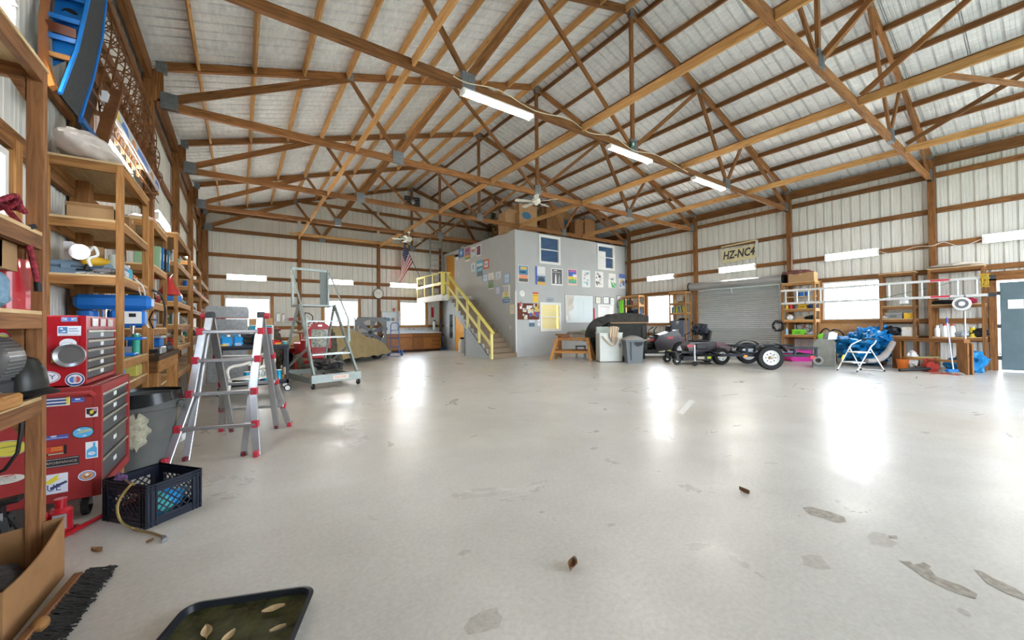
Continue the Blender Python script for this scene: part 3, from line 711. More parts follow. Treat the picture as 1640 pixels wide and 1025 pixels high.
P('motor_drum', MB().lathe([(.02, -.15), (.105, -.15), (.115, -.12), (.115, .10), (.10, .12)], n=28, ax='y'), mat('motor_steel', (.16, .16, .17), .35, .7), gr)
fb = MB()
for k in range(40):
    a = 2*math.pi*k/40; fb.beam((.117*math.sin(a), -.09, .117*math.cos(a)), (.117*math.sin(a), .08, .117*math.cos(a)), .005, .006, (math.sin(a), 0, math.cos(a)))
P('cooling_fins', fb, GALV, gr)
P('face_plate', MB().lathe([(0, -.165), (.085, -.16), (.09, -.15)], n=28, ax='y'), mat('orange_face_plate', (.75, .33, .06), .4), gr)
P('stand', MB().bb((-.08, -.1, -.21), (.08, .1, -.10), .01), DGREY, gr)
ht = thing('welding_hood', 'black domed hood with a wide brim beside the chrome motor', 'hood', (-.90, 3.02, .955))
ht.scale = (.66, .66, .75)
P('dome', MB().lathe([(.13, .02), (.135, .08), (.12, .18), (.08, .25), (0, .28)], n=22, sc=(1, 1.15)), mat('black_leather', (.02, .02, .018), .35), ht)
P('brim', MB().lathe([(.10, .04), (.19, .012), (.20, .02), (.12, .06)], n=24), BLACK, ht)
sw = thing('switch_box', 'wooden block carrying a chrome rocker switch on the rack shelf', 'switch', (-.865, 2.60, .952))
P('block', MB().bb((-.09, -.09, 0), (.07, .09, .06), .01), WOODR, sw); P('switch_plate', MB().box((.0, -.02, .066), (.06, .10, .012), None, .004), CHROME, sw); P('rocker', MB().box((0, -.02, .075), (.025, .045, .012)), mat('rocker_red', (.25, .04, .04), .4), sw)
T('newspaper', MB().bb((-.98, 2.66, .952), (-.845, 2.96, .957)), print_mat(), 'folded newspaper sheet lying on the near rack shelf', 'newspaper')
cable('loose_cable', 'black cable looping down below the near rack shelf', [px(38, 640, 'y', 3.0), px(34, 690, 'y', 3.0), px(28, 725, 'y', 3.0), px(8, 752, 'y', 3.0), px(-20, 765, 'y', 3.0)], .008, BLACK)
T('metal_angle', MB().bb((-1.33, 3.08, 1.10), (-.84, 3.11, 1.19)), ALU, 'plain aluminium angle strip resting behind the near post', 'strip') if False else None

# ---------------------------------------------------------------- red tool chest
CY = 3.86
tcst = thing('tool_chest', 'two-piece red rolling tool chest covered in stickers', 'tool chest', (-1.07, 4.27, 0))
def C_(x, y, z): return (x+1.07, y-4.27, z)
def cb(n, a, b, m, ch=.004, par=None): return P(n, MB().bb(C_(*a), C_(*b), ch), m, par or tcst)
cb('lower_body', (-1.32, CY, .14), (-.83, 4.70, .90), REDD, .006)
fr = MB()
for a, b in (((-.829, CY+.001, .142), (-.79, CY+.04, .899)), ((-.829, 4.66, .142), (-.79, 4.699, .899)), ((-.829, CY+.04, .84), (-.791, 4.66, .898)), ((-.829, CY+.04, .143), (-.791, 4.66, .21))): fr.bb(C_(*a), C_(*b))
P('lower_frame', fr, REDD, tcst)
cb('upper_body', (-1.32, CY+.02, .91), (-.90, 4.66, 1.385), RED, .006)
fr = MB()
for a, b in (((-.899, CY+.021, .911), (-.87, CY+.05, 1.384)), ((-.899, 4.63, .911), (-.87, 4.659, 1.384)), ((-.899, CY+.05, 1.29), (-.871, 4.63, 1.383)), ((-.899, CY+.05, .912), (-.871, 4.63, .94))): fr.bb(C_(*a), C_(*b))
P('upper_frame', fr, RED, tcst)
DRW = mat('dark_drawer_steel', (.12, .13, .14), .3, .6); TRIM = mat('drawer_trim', (.62, .60, .50), .3, .8)
def drawer(z0, z1, x, y0, y1):
    d = cb('drawer', (x-.02, y0, z0), (x+.012, y1, z1), DRW, .003)
    P('pull_trim', MB().bb(C_(x+.0, y0, z1-.018), C_(x+.024, y1, z1), .003), TRIM, d)
    P('name_plate', MB().bb(C_(x+.012, (y0+y1)/2-.035, (z0+z1)/2-.018), C_(x+.016, (y0+y1)/2+.035, (z0+z1)/2+.012)), mat('paper', (.8, .8, .78), .6), d)
for z0, z1 in ((1.22, 1.285), (1.155, 1.215), (1.085, 1.15), (1.015, 1.08), (.945, 1.01)): drawer(z0, z1, -.885, CY+.055, 4.625)
for z0, z1 in ((.755, .835), (.66, .75), (.54, .655), (.38, .535), (.215, .375)): drawer(z0, z1, -.815, CY+.045, 4.655)
for y in (4.0, 4.2, 4.4): cb('badge', (-.871, y, 1.31), (-.862, y+.13, 1.37), CHROME, .003)
P('side_handle', MB().tube([C_(-1.28, CY, .84), C_(-1.28, CY-.06, .86), C_(-.83, CY-.06, .86), C_(-.83, CY, .84)], .016, 10), REDD, tcst)
for x in (-1.24, -.88):
    for y in (3.95, 4.6):
        w = P('caster', MB().ring([(.055, -.02), (.065, -.015), (.065, .015), (.055, .02)], C_(x, y, .066), 18, 'x'), RUBBER, tcst)
        P('caster_fork', MB().bb(C_(x-.035, y-.02, .07), C_(x+.035, y+.02, .15), .004), GALV, w)
P('magnetic_dish', MB().lathe([(0, -.012), (.055, -.012), (.075, -.026), (.08, -.022), (.06, 0), (0, .001)], C_(px(113, 569, 'y', CY).x, CY-.002, px(113, 569, 'y', CY).z), 26, 'y'), mat('brushed_steel', (.30, .30, .31), .35, .7), tcst)
P('magnetic_tray', MB().lathe([(.02, -1), (.02, 1)], (0, 0, 0), 4), ALU, tcst) if False else None
def sticker(x0, y0, x1, y1, base, layers, oval=False, yy=None):
    yy = (CY-.0015 if (y0+y1)/2 > 632 or True else CY) if yy is None else yy
    if (y0+y1)/2 < 640: yy = CY+.0185
    a, b = px(x0, y1, 'y', yy), px(x1, y0, 'y', yy); w, h = b.x-a.x, b.z-a.z
    M = frameM((a.x+1.07, yy-4.27, a.z), (1, 0, 0), (0, 0, 1))
    if oval:
        q = MB(); q.M = M; q.col = base; q.lathe([(0, 0), (1, 0), (1, .001), (0, .001)], n=28)
        q.v = [tuple(M @ V(((M.inverted() @ V(v)).x*w/2+w/2, (M.inverted() @ V(v)).y*h/2+h/2, (M.inverted() @ V(v)).z))) for v in q.v]
        z = .0012
        for l in layers:
            z += .0003
            if l[0] == 'o': q.col = l[5]; q.disc((l[1]*w, l[2]*h, z), l[3]*w, l[4]*h, (1, 0, 0), (0, 1, 0), 24)
            elif l[0] == 'r': q.col = l[5]; q.add([(l[1]*w, l[2]*h, z), (l[3]*w, l[2]*h, z), (l[3]*w, l[4]*h, z), (l[1]*w, l[4]*h, z)], [(0, 1, 2, 3)])
            elif l[0] == 'p': q.col = l[2]; q.add([(x*w, y*h, z) for x, y in l[1]], [tuple(range(len(l[1])))])
            elif l[0] == 't': text_mb(q, l[1], M @ Matrix.Translation((l[2]*w, l[3]*h, z)), l[4]*h, l[5], 0, 0, None) if False else (setattr(q, 'M', Matrix()), text_mb(q, l[1], M @ Matrix.Translation((l[2]*w, l[3]*h, z)), l[4]*h, l[5], 0, 0, l[6]*w if len(l) > 6 else None), setattr(q, 'M', M))
        P('sticker', q, print_mat(), tcst)
    else: picture('sticker', None, None, M, w, h, base, layers, .0008, parent=tcst)
WH, NV, BK, YL, RD_, SK = (.82, .83, .85), (.03, .07, .25), (.02, .02, .02), (.75, .62, .05), (.6, .04, .03), (.10, .42, .75)
sticker(8, 511, 36, 533, NV, [('o', .5, .5, .47, .47, WH), ('o', .5, .5, .44, .44, NV), ('o', .5, .5, .3, .3, WH), ('o', .5, .5, .1, .08, (.6, .6, .8))], True)
sticker(98, 508, 124, 515, (.25, .35, .6), [('p', [(0, .8), (.4, .6), (.4, .3)], WH), ('p', [(1, .8), (.6, .6), (.6, .3)], WH), ('o', .5, .5, .14, .48, (.1, .2, .6))])
sticker(92, 522, 130, 538, WH, [('r', .04, .25, .42, .9, (.1, .25, .5)), ('p', [(.08, .7), (.2, .85), (.25, .6)], WH), ('p', [(.1, .35), (.3, .55), (.38, .4)], WH), ('r', .48, .68, .85, .76, (.2, .3, .5)), ('r', .48, .45, .92, .52, (.2, .3, .5)), ('r', .08, .1, .9, .14, (.5, .3, .4))])
sticker(95, 542, 123, 559, WH, [('o', .5, .45, .3, .25, (.75, .78, .8)), ('r', .6, .4, .75, .55, (.7, .1, .15)), ('r', .3, .3, .36, .4, BK)], True)
sticker(82, 564, 94, 581, YL, [('r', .2, .6, .8, .8, BK), ('r', .2, .2, .8, .35, BK)])
sticker(-8, 533, 16, 556, WH, [('o', .5, .5, .46, .44, (.1, .15, .4)), ('o', .5, .5, .42, .4, (.75, .75, .1))], True)
sticker(45, 593, 97, 617, WH, [('o', .5, .5, .47, .46, NV), ('o', .5, .5, .445, .42, WH), ('t', 'I E Y', .5, .5, .5, NV, .68)], True)
sticker(104, 596, 136, 620, WH, [('o', .5, .5, .46, .45, NV), ('o', .5, .52, .38, .36, WH), ('o', .38, .5, .16, .22, (.1, .2, .6)), ('o', .62, .5, .16, .22, (.65, .1, .1)), ('r', .42, .35, .58, .65, (.5, .5, .55)), ('r', .22, .1, .78, .2, NV)], True)
sticker(72, 632, 112, 652, WH, [('r', .03, .1, .97, .9, YL), ('r', .03, .12, .85, .9, NV), ('r', .03, .3, .85, .42, WH), ('r', .03, .6, .85, .72, WH)])
sticker(114, 636, 135, 645, (.04, .12, .42), [('r', .3, .55, .7, .8, WH), ('r', .1, .2, .9, .3, (.4, .5, .8))])
sticker(137, 652, 157, 669, WH, [('p', [(.06, .92), (.94, .92), (.9, .4), (.5, .06), (.1, .4)], BK), ('p', [(.55, .88), (.9, .88), (.88, .6), (.55, .6)], (.55, .25, .3)), ('r', .12, .3, .42, .36, (.55, .25, .3)), ('o', .5, .55, .16, .2, YL)])
sticker(115, 681, 151, 704, BK, [('o', .5, .5, .46, .44, SK), ('p', [(.1, .4), (.3, .45), (.9, .6), (.85, .66), (.4, .55)], YL), ('p', [(.3, .62), (.9, .72), (.88, .76), (.3, .68)], YL), ('p', [(.2, .72), (.35, .85), (.4, .72)], WH), ('p', [(.45, .2), (.6, .28), (.65, .18)], WH)], True)
sticker(56, 695, 110, 708, (.05, .10, .38), [('p', [(.0, .3), (.5, 1), (.75, .6), (1, .45), (1, .2)], (.05, .10, .38)), ('r', .02, .3, .98, .38, WH), ('o', .55, .8, .1, .2, (.6, .65, .75))])
sticker(57, 712, 107, 733, BK, [('r', .02, .25, .9, .95, (.55, .05, .03)), ('t', 'RACING', .68, .78, .22, YL), ('t', 'ENGINES', .68, .55, .22, YL), ('r', .4, .05, .9, .18, (.5, .45, .3))])
sticker(53, 729, 127, 754, BK, [('r', .02, .1, .98, .13, WH), ('r', .02, .87, .98, .9, WH), ('t', 'PERFORMANCE', .55, .5, .34, (.55, .45, .45), .8)])
sticker(137, 706, 157, 735, WH, [('p', [(.08, .06), (.92, .06), (.92, .6), (.8, .7), (.8, .95), (.6, .95), (.6, .72), (.1, .52)], SK), ('o', .5, .3, .3, .1, WH), ('t', '100', .5, .3, .16, SK)])
sticker(-22, 702, 45, 736, WH, [('o', .5, .5, .49, .48, BK), ('o', .5, .5, .475, .455, (.60, .52, .07)), ('p', [(.3, .55), (.8, .6), (.75, .68), (.35, .64)], (.25, .25, .05)), ('p', [(.45, .25), (.85, .4), (.8, .32)], (.25, .25, .05))], True)
sticker(-28, 756, 41, 781, (.60, .58, .52), [('p', [(.1, .72), (.1, .6), (.75, .88), (.72, .96)], RD_), ('r', .25, .44, .77, .80, BK), ('r', .26, .47, .76, .78, (.65, .62, .56)), ('t', 'CHAMPION', .52, .62, .26, BK, .46), ('t', 'SPARK PLUGS', .45, .26, .16, (.2, .18, .15), .6)], True)
sticker(51, 756, 109, 797, (.72, .75, .85), [('p', [(.3, .6), (.75, 1), (.7, .75), (.85, .8), (.5, .5)], YL), ('t', 'BLUE', .42, .3, .5, NV, .75), ('p', [(.5, .2), (1, .5), (.95, .6), (.5, .35)], (.05, .06, .15)), ('o', .15, .5, .08, .1, (.8, .45, .1))])
sticker(125, 751, 154, 772, WH, [('o', .5, .5, .45, .43, (.15, .25, .6)), ('o', .5, .5, .37, .35, (.6, .35, .15)), ('p', [(.2, .6), (.5, .4), (.8, .6), (.6, .3), (.4, .3)], (.35, .1, .08)), ('o', .5, .6, .1, .12, WH)], True)
b = px(55, 545, 'y', CY).x
P('aluminium_tray', MB().box((px(48, 546, 'y', CY).x+1.07, CY-4.27-.02, px(48, 546, 'y', CY).z), (.13, .06, .10), (.5, 0, 0), .01), ALU, tcst)

# floor jack gear in front of the chest
jk = thing('bottle_jack', 'red hydraulic bottle jack standing before the tool chest', 'jack', (-.93, 3.66, .0))
P('base', MB().bb((-.07, -.06, 0), (.07, .06, .025), .006), RED, jk); P('cylinder', MB().lathe([(.055, .025), (.055, .15), (.04, .17), (.025, .17), (.025, .20), (.03, .20), (.03, .225), (0, .225)], n=20), RED, jk)
P('pump', MB().beam((-.10, -.02, .06), (-.06, -.03, .16), .05, .05, (0, 1, 0), .01), RED, jk); P('plate_label', MB().bb((-.02, -.061, .05), (.04, -.053, .14)), mat('worn_grey_label', (.3, .3, .32), .5), jk)
P('pump_lever', MB().cyl((-.08, -.02, .14), (-.02, -.03, .05), .012), RED, jk)
fj = thing('jack_bar', 'long red jack bar lying on the floor by the chest', 'handle')
P('rod', MB().cyl((-.93, 3.50, .016), (-.62, 4.10, .016), .014), RED, fj); P('grip', MB().cyl((-.97, 3.43, .016), (-.92, 3.52, .016), .018), RUBBER, fj)
js = thing('jack_stand', 'black steel jack stand with a bent handle beneath the rack', 'jack stand', (-1.12, 3.45, 0))
for a in range(4):
    c, s = math.cos(a*1.571+.78), math.sin(a*1.571+.78); P('leg', MB().beam((c*.15, s*.15, .0), (c*.04, s*.04, .24), .035, .012, (0, 0, 1)), BLACK, js)
P('column', MB().bb((-.03, -.03, .1), (.03, .03, .30), .004), BLACK, js); P('saddle', MB().box((0, 0, .32), (.20, .08, .03), (0, -.12, 0), .01), BLACK, js)
P('ratchet_label', MB().bb((-.035, -.04, .19), (.035, -.031, .27)), mat('worn_grey_label', (.3, .3, .32), .5), js); P('handle', MB().tube([(-.05, -.06, .20), (.0, -.09, .17), (.12, -.12, .10)], .012, 7), TRIM, js)

# ---------------------------------------------------------------- cardboard box, brush and tray in the corner
bx = thing('cardboard_box', 'open brown carton full of rags at the bottom photo corner', 'box', (0, 0, 0))
A, B_, C2, D_ = V((-.78, 2.46, 0)), V((-.755, 3.02, 0)), V((-1.25, 3.08, 0)), V((-1.25, 2.5, 0))
def wall4(a, b, za, zb, n=10, wob=.0): return MB().grid(lambda u, v: (a.x+(b.x-a.x)*u, a.y+(b.y-a.y)*u, .005+v*(za+(zb-za)*u+wob*math.sin(u*3.1))), n, 3, .006)
P('side', wall4(A, B_, .235, .30, 12, -.035), CARDD, bx); P('side', wall4(C2, B_, .23, .31), CARDD, bx); P('side', wall4(D_, A, .20, .235), CARDD, bx); P('side', wall4(D_, C2, .2, .23), CARDD, bx)
P('bottom', MB().prism([(p.x, p.y) for p in (A, B_, C2, D_)], .004, .01, 'xy'), CARDD, bx)
lb = MB(); lb.col = (.55, .47, .38); lb.add([(-.93, 2.465, .03), (-.80, 2.452, .03), (-.80, 2.452, .13), (-.93, 2.465, .13)], [(0, 1, 2, 3)])
text_mb(lb, 'B', frameM((-.865, 2.455, .08), (1, -.1, 0), (0, 0, 1)), .085, (.03, .03, .03)); P('label', lb, print_mat(), bx)
T('rag_heap', lump((-1.0, 2.78, .10), (.19, .22, .085), 9, .3), mat('dirty_rags', (.10, .095, .10), .95, var=.6, scale=25), 'heap of dark dirty rags in the corner carton', 'rags')
T('steel_bar', MB().tube([(-.92, 2.74, .12), (-.915, 2.73, .24), (-.91, 2.72, .27)], [.014, .014, .006], 8), ALU, 'bright pointed steel bar sticking out of the corner carton', 'bar')
br = thing('push_broom', 'broom head with wooden block and black bristles on the floor', 'broom', (0, 0, 0))
a0, a1 = V((-.715, 2.30, .05)), V((-.665, 2.86, .05)); dr = (a1-a0).normalized(); pr = V((dr.y, -dr.x, 0))
P('block', MB().beam(a0, a1, .035, .05, (0, 0, 1), .004), WOODD, br)
P('handle_socket', MB().sph(a0+V((.035, .16, .02)), (.028, .035, .028), 10, 6), WOODR, br)
bs = MB(); q = random.Random(4)
for k in range(420):
    s = a0.lerp(a1+dr*.06, q.random()); o0 = s+pr*.02+V((0, 0, q.uniform(-.025, .02))); l = q.uniform(.06, .10)
    e = o0+pr*l+dr*q.uniform(-.02, .05); e.z = q.uniform(.003, .03); bs.beam(o0, e, .005, .0035)
P('bristles', bs, mat('black_bristles', (.03, .027, .025), .9, var=.6, scale=60), br, stuff=True)
tr = thing('oil_drip_tray', 'black plastic drip tray holding murky oil and dead leaves', 'tray', (-.06, 1.92, 0), rad(-22))
def rr(hx, hy, r, n=6): return [(sx*(hx-r)+r*math.cos(a0+k*math.pi/2/n), sy*(hy-r)+r*math.sin(a0+k*math.pi/2/n)) for sx, sy, a0 in ((1, 1, 0), (-1, 1, math.pi/2), (-1, -1, math.pi), (1, -1, 1.5*math.pi)) for k in range(n+1)]
ot, it_ = rr(.27, .30, .07), rr(.252, .282, .055); nb = len(ot); b = MB()
b.add([(x, y, .0) for x, y in rr(.25, .28, .06)]+[(x, y, .05) for x, y in ot]+[(x, y, .055) for x, y in it_]+[(x*.97, y*.97, .008) for x, y in it_],
      [tuple(range(nb))]+[(r*nb+i, r*nb+(i+1) % nb, (r+1)*nb+(i+1) % nb, (r+1)*nb+i) for r in range(3) for i in range(nb)]+[tuple(3*nb+i for i in range(nb))])
P('pan', b, mat('black_tray', (.012, .015, .02), .3), tr)
P('murky_oil', MB().prism([(x*.985, y*.985) for x, y in it_], .02, .028, 'xy'), mat('murky_oil', (.05, .05, .02), .08, var=.9, scale=9), tr)
def leaf_mb(c, L, w, a, curl, seed):
    q = random.Random(seed); ca, sa = math.cos(a), math.sin(a)
    def f(u, v):
        x = (u-.5)*L; y = (v-.5)*w*math.sin(math.pi*min(max(u, .02), .98))**.8; z = .004+abs(v-.5)*curl+curl*.6*(u-.3)**2
        return (c[0]+x*ca-y*sa, c[1]+x*sa+y*ca, c[2]+z)
    return MB().grid(f, 6, 4)
LEAFM = mat('dead_leaf', (.20, .10, .045), .8, var=.4, scale=30); LEAFL = mat('pale_leaf', (.45, .33, .18), .7, var=.3, scale=30)
for i, (x, y, a, L) in enumerate([(.12, .18, .2, .09), (.0, .05, 1.2, .07), (.18, .05, .3, .06), (-.1, .1, 2.0, .08), (-.14, -.02, .6, .06), (.05, -.06, 2.6, .08)]): P('floating_leaf', leaf_mb((x, y, .03), L, L*.5, a, .02, i), LEAFL, tr)
# loose leaves on the floor
for i, (p, L, lab) in enumerate([((917, 910), .085, 'curled brown oak leaf on the open floor before the camera'), ((1192, 790), .07, 'small dry leaf on the floor toward the right'), ((155, 886), .05, 'crumpled leaf by the corner carton'), ((240, 868), .05, 'flat thin leaf under the bent brass pipe')]):
    c = px(*p, 'z', .0); T('dry_leaf', leaf_mb(c, L, L*.6, 1.2*i+.5, .05 if i < 3 else .015, i), LEAFM, lab, 'leaf')
# ---------------------------------------------------------------- milk crate with bottles and a bent pipe
k0, k1, k2 = V((-.494, 3.413, 0)), V((-.21, 3.635, 0)), V((-.725, 3.772, 0))
ex = (k1-k0); lx = ex.length; ex.normalize(); ey = V((-ex.y, ex.x, 0)); ly = .43
lx = .33
mk = thing('milk_crate', 'black plastic milk crate on the floor with diamond lattice sides', 'crate'); mk.matrix_world = frameM(k0, ex, ey)
CR = mat('black_crate_plastic', (.014, .018, .032), .38); hC = .275
P('bottom', MB().bb((.005, .005, 0), (lx-.005, ly-.005, .012)), CR, mk)
def crate_side(w, L):
    s = MB()
    for z, th in ((.0, .055), (hC-.06, .06)): s.bb((0, 0, z), (L, .014, z+th))
    for z in (.03, hC-.045, hC-.025, hC-.004): s.bb((-.004, -.006, z-.004), (L+.004, .014, z+.004))
    for x in (0, .022, .05, L-.05-.008, L-.022-.008, L-.008): s.bb((x, -.006, 0), (x+.008, .012, hC))
    s.bb((0, 0, .05), (.05, .012, hC)).bb((L-.05, 0, .05), (L, .012, hC))
    za, zb, xa, xb = .055, hC-.06, .055, L-.055; st = .048
    k = xa-(zb-za)
    while k < xb:
        for d in (1, -1):
            xs, xe = (k, k+(zb-za)); z0, z1 = (za, zb) if d > 0 else (zb, za)
            t0, t1 = max(0, (xa-xs)/(xe-xs)), min(1, (xb-xs)/(xe-xs))
            if t1 > t0: s.beam((xs+(xe-xs)*t0, .006, z0+(z1-z0)*t0), (xs+(xe-xs)*t1, .006, z0+(z1-z0)*t1), .008, .0042, (0, 1, 0))
        k += st
    return s
for org, u, L in (((0, 0, 0), (1, 0, 0), lx), ((lx, 0, 0), (0, 1, 0), ly), ((lx, ly, 0), (-1, 0, 0), lx), ((0, ly, 0), (0, -1, 0), ly)):
    s = P('lattice_side', crate_side(None, L), CR, mk); s.matrix_local = frameM(org, u, V((0, 0, 1)).cross(V(u)))
cc = lambda u, v, z: k0+ex*u+ey*v+V((0, 0, z))
for i, (u, v, rx_, lab) in enumerate([(.19, .13, .9, 'blue soda-type bottle lying tilted in the milk crate, nearer one'), (.21, .24, .75, 'blue soda-type bottle lying in the milk crate behind another')]):
    t = thing('blue_jug', lab.replace('soda-type bottle', 'detergent jug'), 'jug', cc(u, v, .075), rot=(0, rad(62), math.atan2(ex.y, ex.x)+.5*i-.2))
    P('body', MB().lathe([(.05, -.11), (.058, -.1), (.058, .05), (.04, .09), (.02, .10)], n=18), LBLUE, t); P('cap', MB().lathe([(.024, .1), (.024, .13), (0, .13)], n=12), mat('teal_cap', (.05, .35, .5), .4), t)
    P('label', MB().lathe([(.059, -.06), (.059, .02)], n=18), mat('print_label', (.08, .55, .55), .4), t)
T('purple_rag', lump(cc(.05, .36, .23), (.045, .05, .07), 12, .35), mat('purple_cloth', (.10, .05, .12), .9), 'dark purple rag draped over the crate rim', 'rag')
pp = [cc(.06, .33, .26), cc(.02, .22, .27), cc(-.02, .08, .285), px(208, 778, 'y', 3.42), px(189, 806, 'y', 3.40), px(192, 832, 'y', 3.36), px(212, 846, 'z', .02), px(240, 853, 'z', .016), px(262, 860, 'z', .016)]
def smooth(p, n=5):
    o = []; p = [V(q) for q in p]
    for i in range(len(p)-1):
        a, b, c, d = p[max(i-1, 0)], p[i], p[i+1], p[min(i+2, len(p)-1)]
        for k in range(n):
            t = k/n; o.append(.5*((2*b)+(c-a)*t+(2*a-5*b+4*c-d)*t*t+(3*b-a-3*c+d)*t**3))
    return o+[p[-1]]
pi = thing('bent_brass_pipe', 'bent brass tube curling out of the milk crate onto the floor', 'pipe')
P('tube', MB().tube(smooth(pp), .0075, 8), mat('brass', (.52, .40, .16), .3, .9), pi); e = px(262, 860, 'z', .016); P('end_nut', MB().cyl(e, e+V((.012, -.05, -.003)), .013, .016), GALV, pi)

# ---------------------------------------------------------------- overhead: wing skeleton and covered hull
WS = mat('varnished_spruce', (.17, .065, .022), .5, var=.3, scale=10)
wg = thing('aircraft_wing_frame', 'bare brown wooden wing skeleton hung along the left wall', 'wing frame', (-1.17, 0, 0))
q = random.Random(3)
def rib(y, z0, z1, sl):
    n = 8; b = MB(); th = lambda u: .10*math.sin(math.pi*min(max(u, .02), 1)**.6)+.012
    pu = [(-th(i/n)*.5, y+sl*(i/n)+.35*(i/n-.5)**2, z0+(z1-z0)*(1-i/n)) for i in range(n+1)]; pl = [(th(i/n)*.9, p[1], p[2]) for i, p in enumerate(pu)]
    b.tube(pu, .007, 4); b.tube(pl, .007, 4)
    for i in range(n): b.beam(pu[i] if i % 2 else pl[i], pl[i+1] if i % 2 else pu[i+1], .008, .012); b.beam(pu[i], pl[i], .007, .01)
    return b
for k in range(14):
    y = 5.05+.29*k; zt = 4.68 if y < 7.7 else 4.68-(y-7.7)**2*.55
    P('rib', rib(y, 3.42, max(zt, 3.8), -.30), WS, wg)
P('leading_edge', MB().tube([(.05, 5.1, 4.70), (.03, 7.5, 4.70), (0, 8.1, 4.60), (0, 8.6, 4.35), (0, 8.95, 3.95), (0, 8.9, 3.65), (0, 8.7, 3.5)], .016, 6), WS, wg)
for z, x in ((4.25, -.0), (3.72, .02)): P('spar', MB().bb((x-.012, 5.3, z-.05), (x+.012, 8.8, z+.05)), WS, wg)
for z in (4.5, 4.0, 3.5, 3.35): P('stringer', MB().tube([(.06, 5.0, z), (.07, 6.5, z+.02), (.05, 8.75, z+.05)], .008, 5), WS, wg)
P('strut_board', MB().beam((.12, 5.08, 2.99), (.12, 5.66, 3.78), .04, .09, (1, 0, 0)), WS, wg); P('gusset_panel', MB().prism([(4.98, 3.05), (5.06, 3.0), (5.6, 3.75), (5.3, 3.8)], -.02, .02, 'yz'), mat('dark_ply', (.04, .022, .012), .6), wg)
hl = thing('covered_hull', 'dark grey hull with blue edges and open blue inside, hung at the left wall', 'hull', (-1.06, 0, 0))
prf = [((4.12, 2.985), (4.55, 2.99)), ((4.47, 3.51), (4.87, 3.47)), ((4.75, 4.10), (5.16, 4.03)), ((4.90, 4.50), (5.28, 4.47)), ((5.0, 5.2), (5.35, 5.2))]
side = MB(); n = len(prf); side.add([(0, a[0], a[1]) for a, _ in prf]+[(0, c[0], c[1]) for _, c in prf], [(i, i+1, n+i+1, n+i) for i in range(n-1)])
side.add([(-.012, a[0], a[1]) for a, _ in prf]+[(-.012, c[0], c[1]) for _, c in prf], [(n+i, n+i+1, i+1, i) for i in range(n-1)])
P('side_skin', side, mat('dark_grey_fabric', (.045, .05, .055), .7, var=.3, scale=20), hl)
BL = mat('bright_blue_paint', (.012, .17, .55), .35)
P('edge_stripe', MB().tube([(.004, c[0], c[1]) for _, c in prf], .012, 6), BL, hl); P('edge_stripe', MB().tube([(.004, a[0], a[1]) for a, _ in prf], .014, 6), BL, hl)
P('keel_strip', MB().beam((.01, 4.55, 2.985), (.01, 4.92, 2.98), .03, .05), mat('deep_blue_paint', (.02, .10, .28), .5), hl); P('keel_tip', MB().beam((.01, 4.92, 2.98), (.01, 5.12, 2.975), .03, .05), mat('mustard_paint', (.55, .42, .06), .5), hl)
op = [(-.01, 4.14, 3.02), (-.12, 4.36, 3.32), (-.19, 4.60, 3.75), (-.22, 4.80, 4.15), (-.24, 5.0, 4.9)]
P('gunwale', MB().tube([(p[0]-.02, p[1], p[2]) for p in op], .026, 4), mat('orange_varnish', (.42, .15, .04), .35), hl)
ins = MB(); ins.add([(p[0], p[1]+.10, p[2]) for p in op[1:]]+[(-.012, a[0]+.10, a[1]) for a, _ in prf[1:]], [(i, i+1, 4+i+1, 4+i) for i in range(3)]); P('inner_floor', ins, BL, hl)
for i, (z, y, w) in enumerate(((3.42, 4.43, .13), (3.62, 4.54, .16), (3.83, 4.63, .18), (4.1, 4.76, .2))): P('frame', MB().box((-.01-w/2, y+.05, z), (w, .10, .035), (.3, 0, 0)), BL if i else WOODR, hl)
P('port_hole', MB().lathe([(.07, -.012), (.07, .012)], (-.11, 4.80, 3.93), 18, 'y', (1, .8)), mat('dark_hole', (.01, .01, .012), .8), hl)
P('thwart', MB().box((-.11, 4.60, 3.70), (.16, .04, .07), (.3, 0, .1)), mat('mahogany', (.13, .03, .012), .3), hl)
sb = thing('painted_board', 'long narrow white board with blue and yellow paint above the wall light', 'board', (-1.10, 7.1, 3.60))
P('board', MB().prism([(-1.65, -.05), (-1.5, -.07), (1.4, -.06), (1.65, .0), (1.4, .07), (-1.5, .08), (-1.65, .06)], -.02, .02, 'yz'), mat('white_gloss', (.68, .72, .78), .3), sb)
b = MB()
for y0, y1, c in ((-1.6, -1.1, YL), (-1.1, -.7, (.1, .25, .7)), (-.6, -.3, (.7, .3, .1)), (-.3, .5, (.15, .3, .75)), (.6, .9, (.65, .25, .12)), (1.0, 1.4, (.1, .2, .6))):
    b.col = c; b.add([(.0215, y0, -.04), (.0215, y1, -.045), (.0215, y1-.1, .035), (.0215, y0+.1, .04)], [(0, 1, 2, 3)])
P('painted_pattern', b, print_mat(), sb)
for y in (5.7, 7.3, 8.6): P('wall_bracket', MB().bb((-.22, y-7.1-.03, -.1), (.0, y-7.1+.03, -.07)), WOODR, sb)

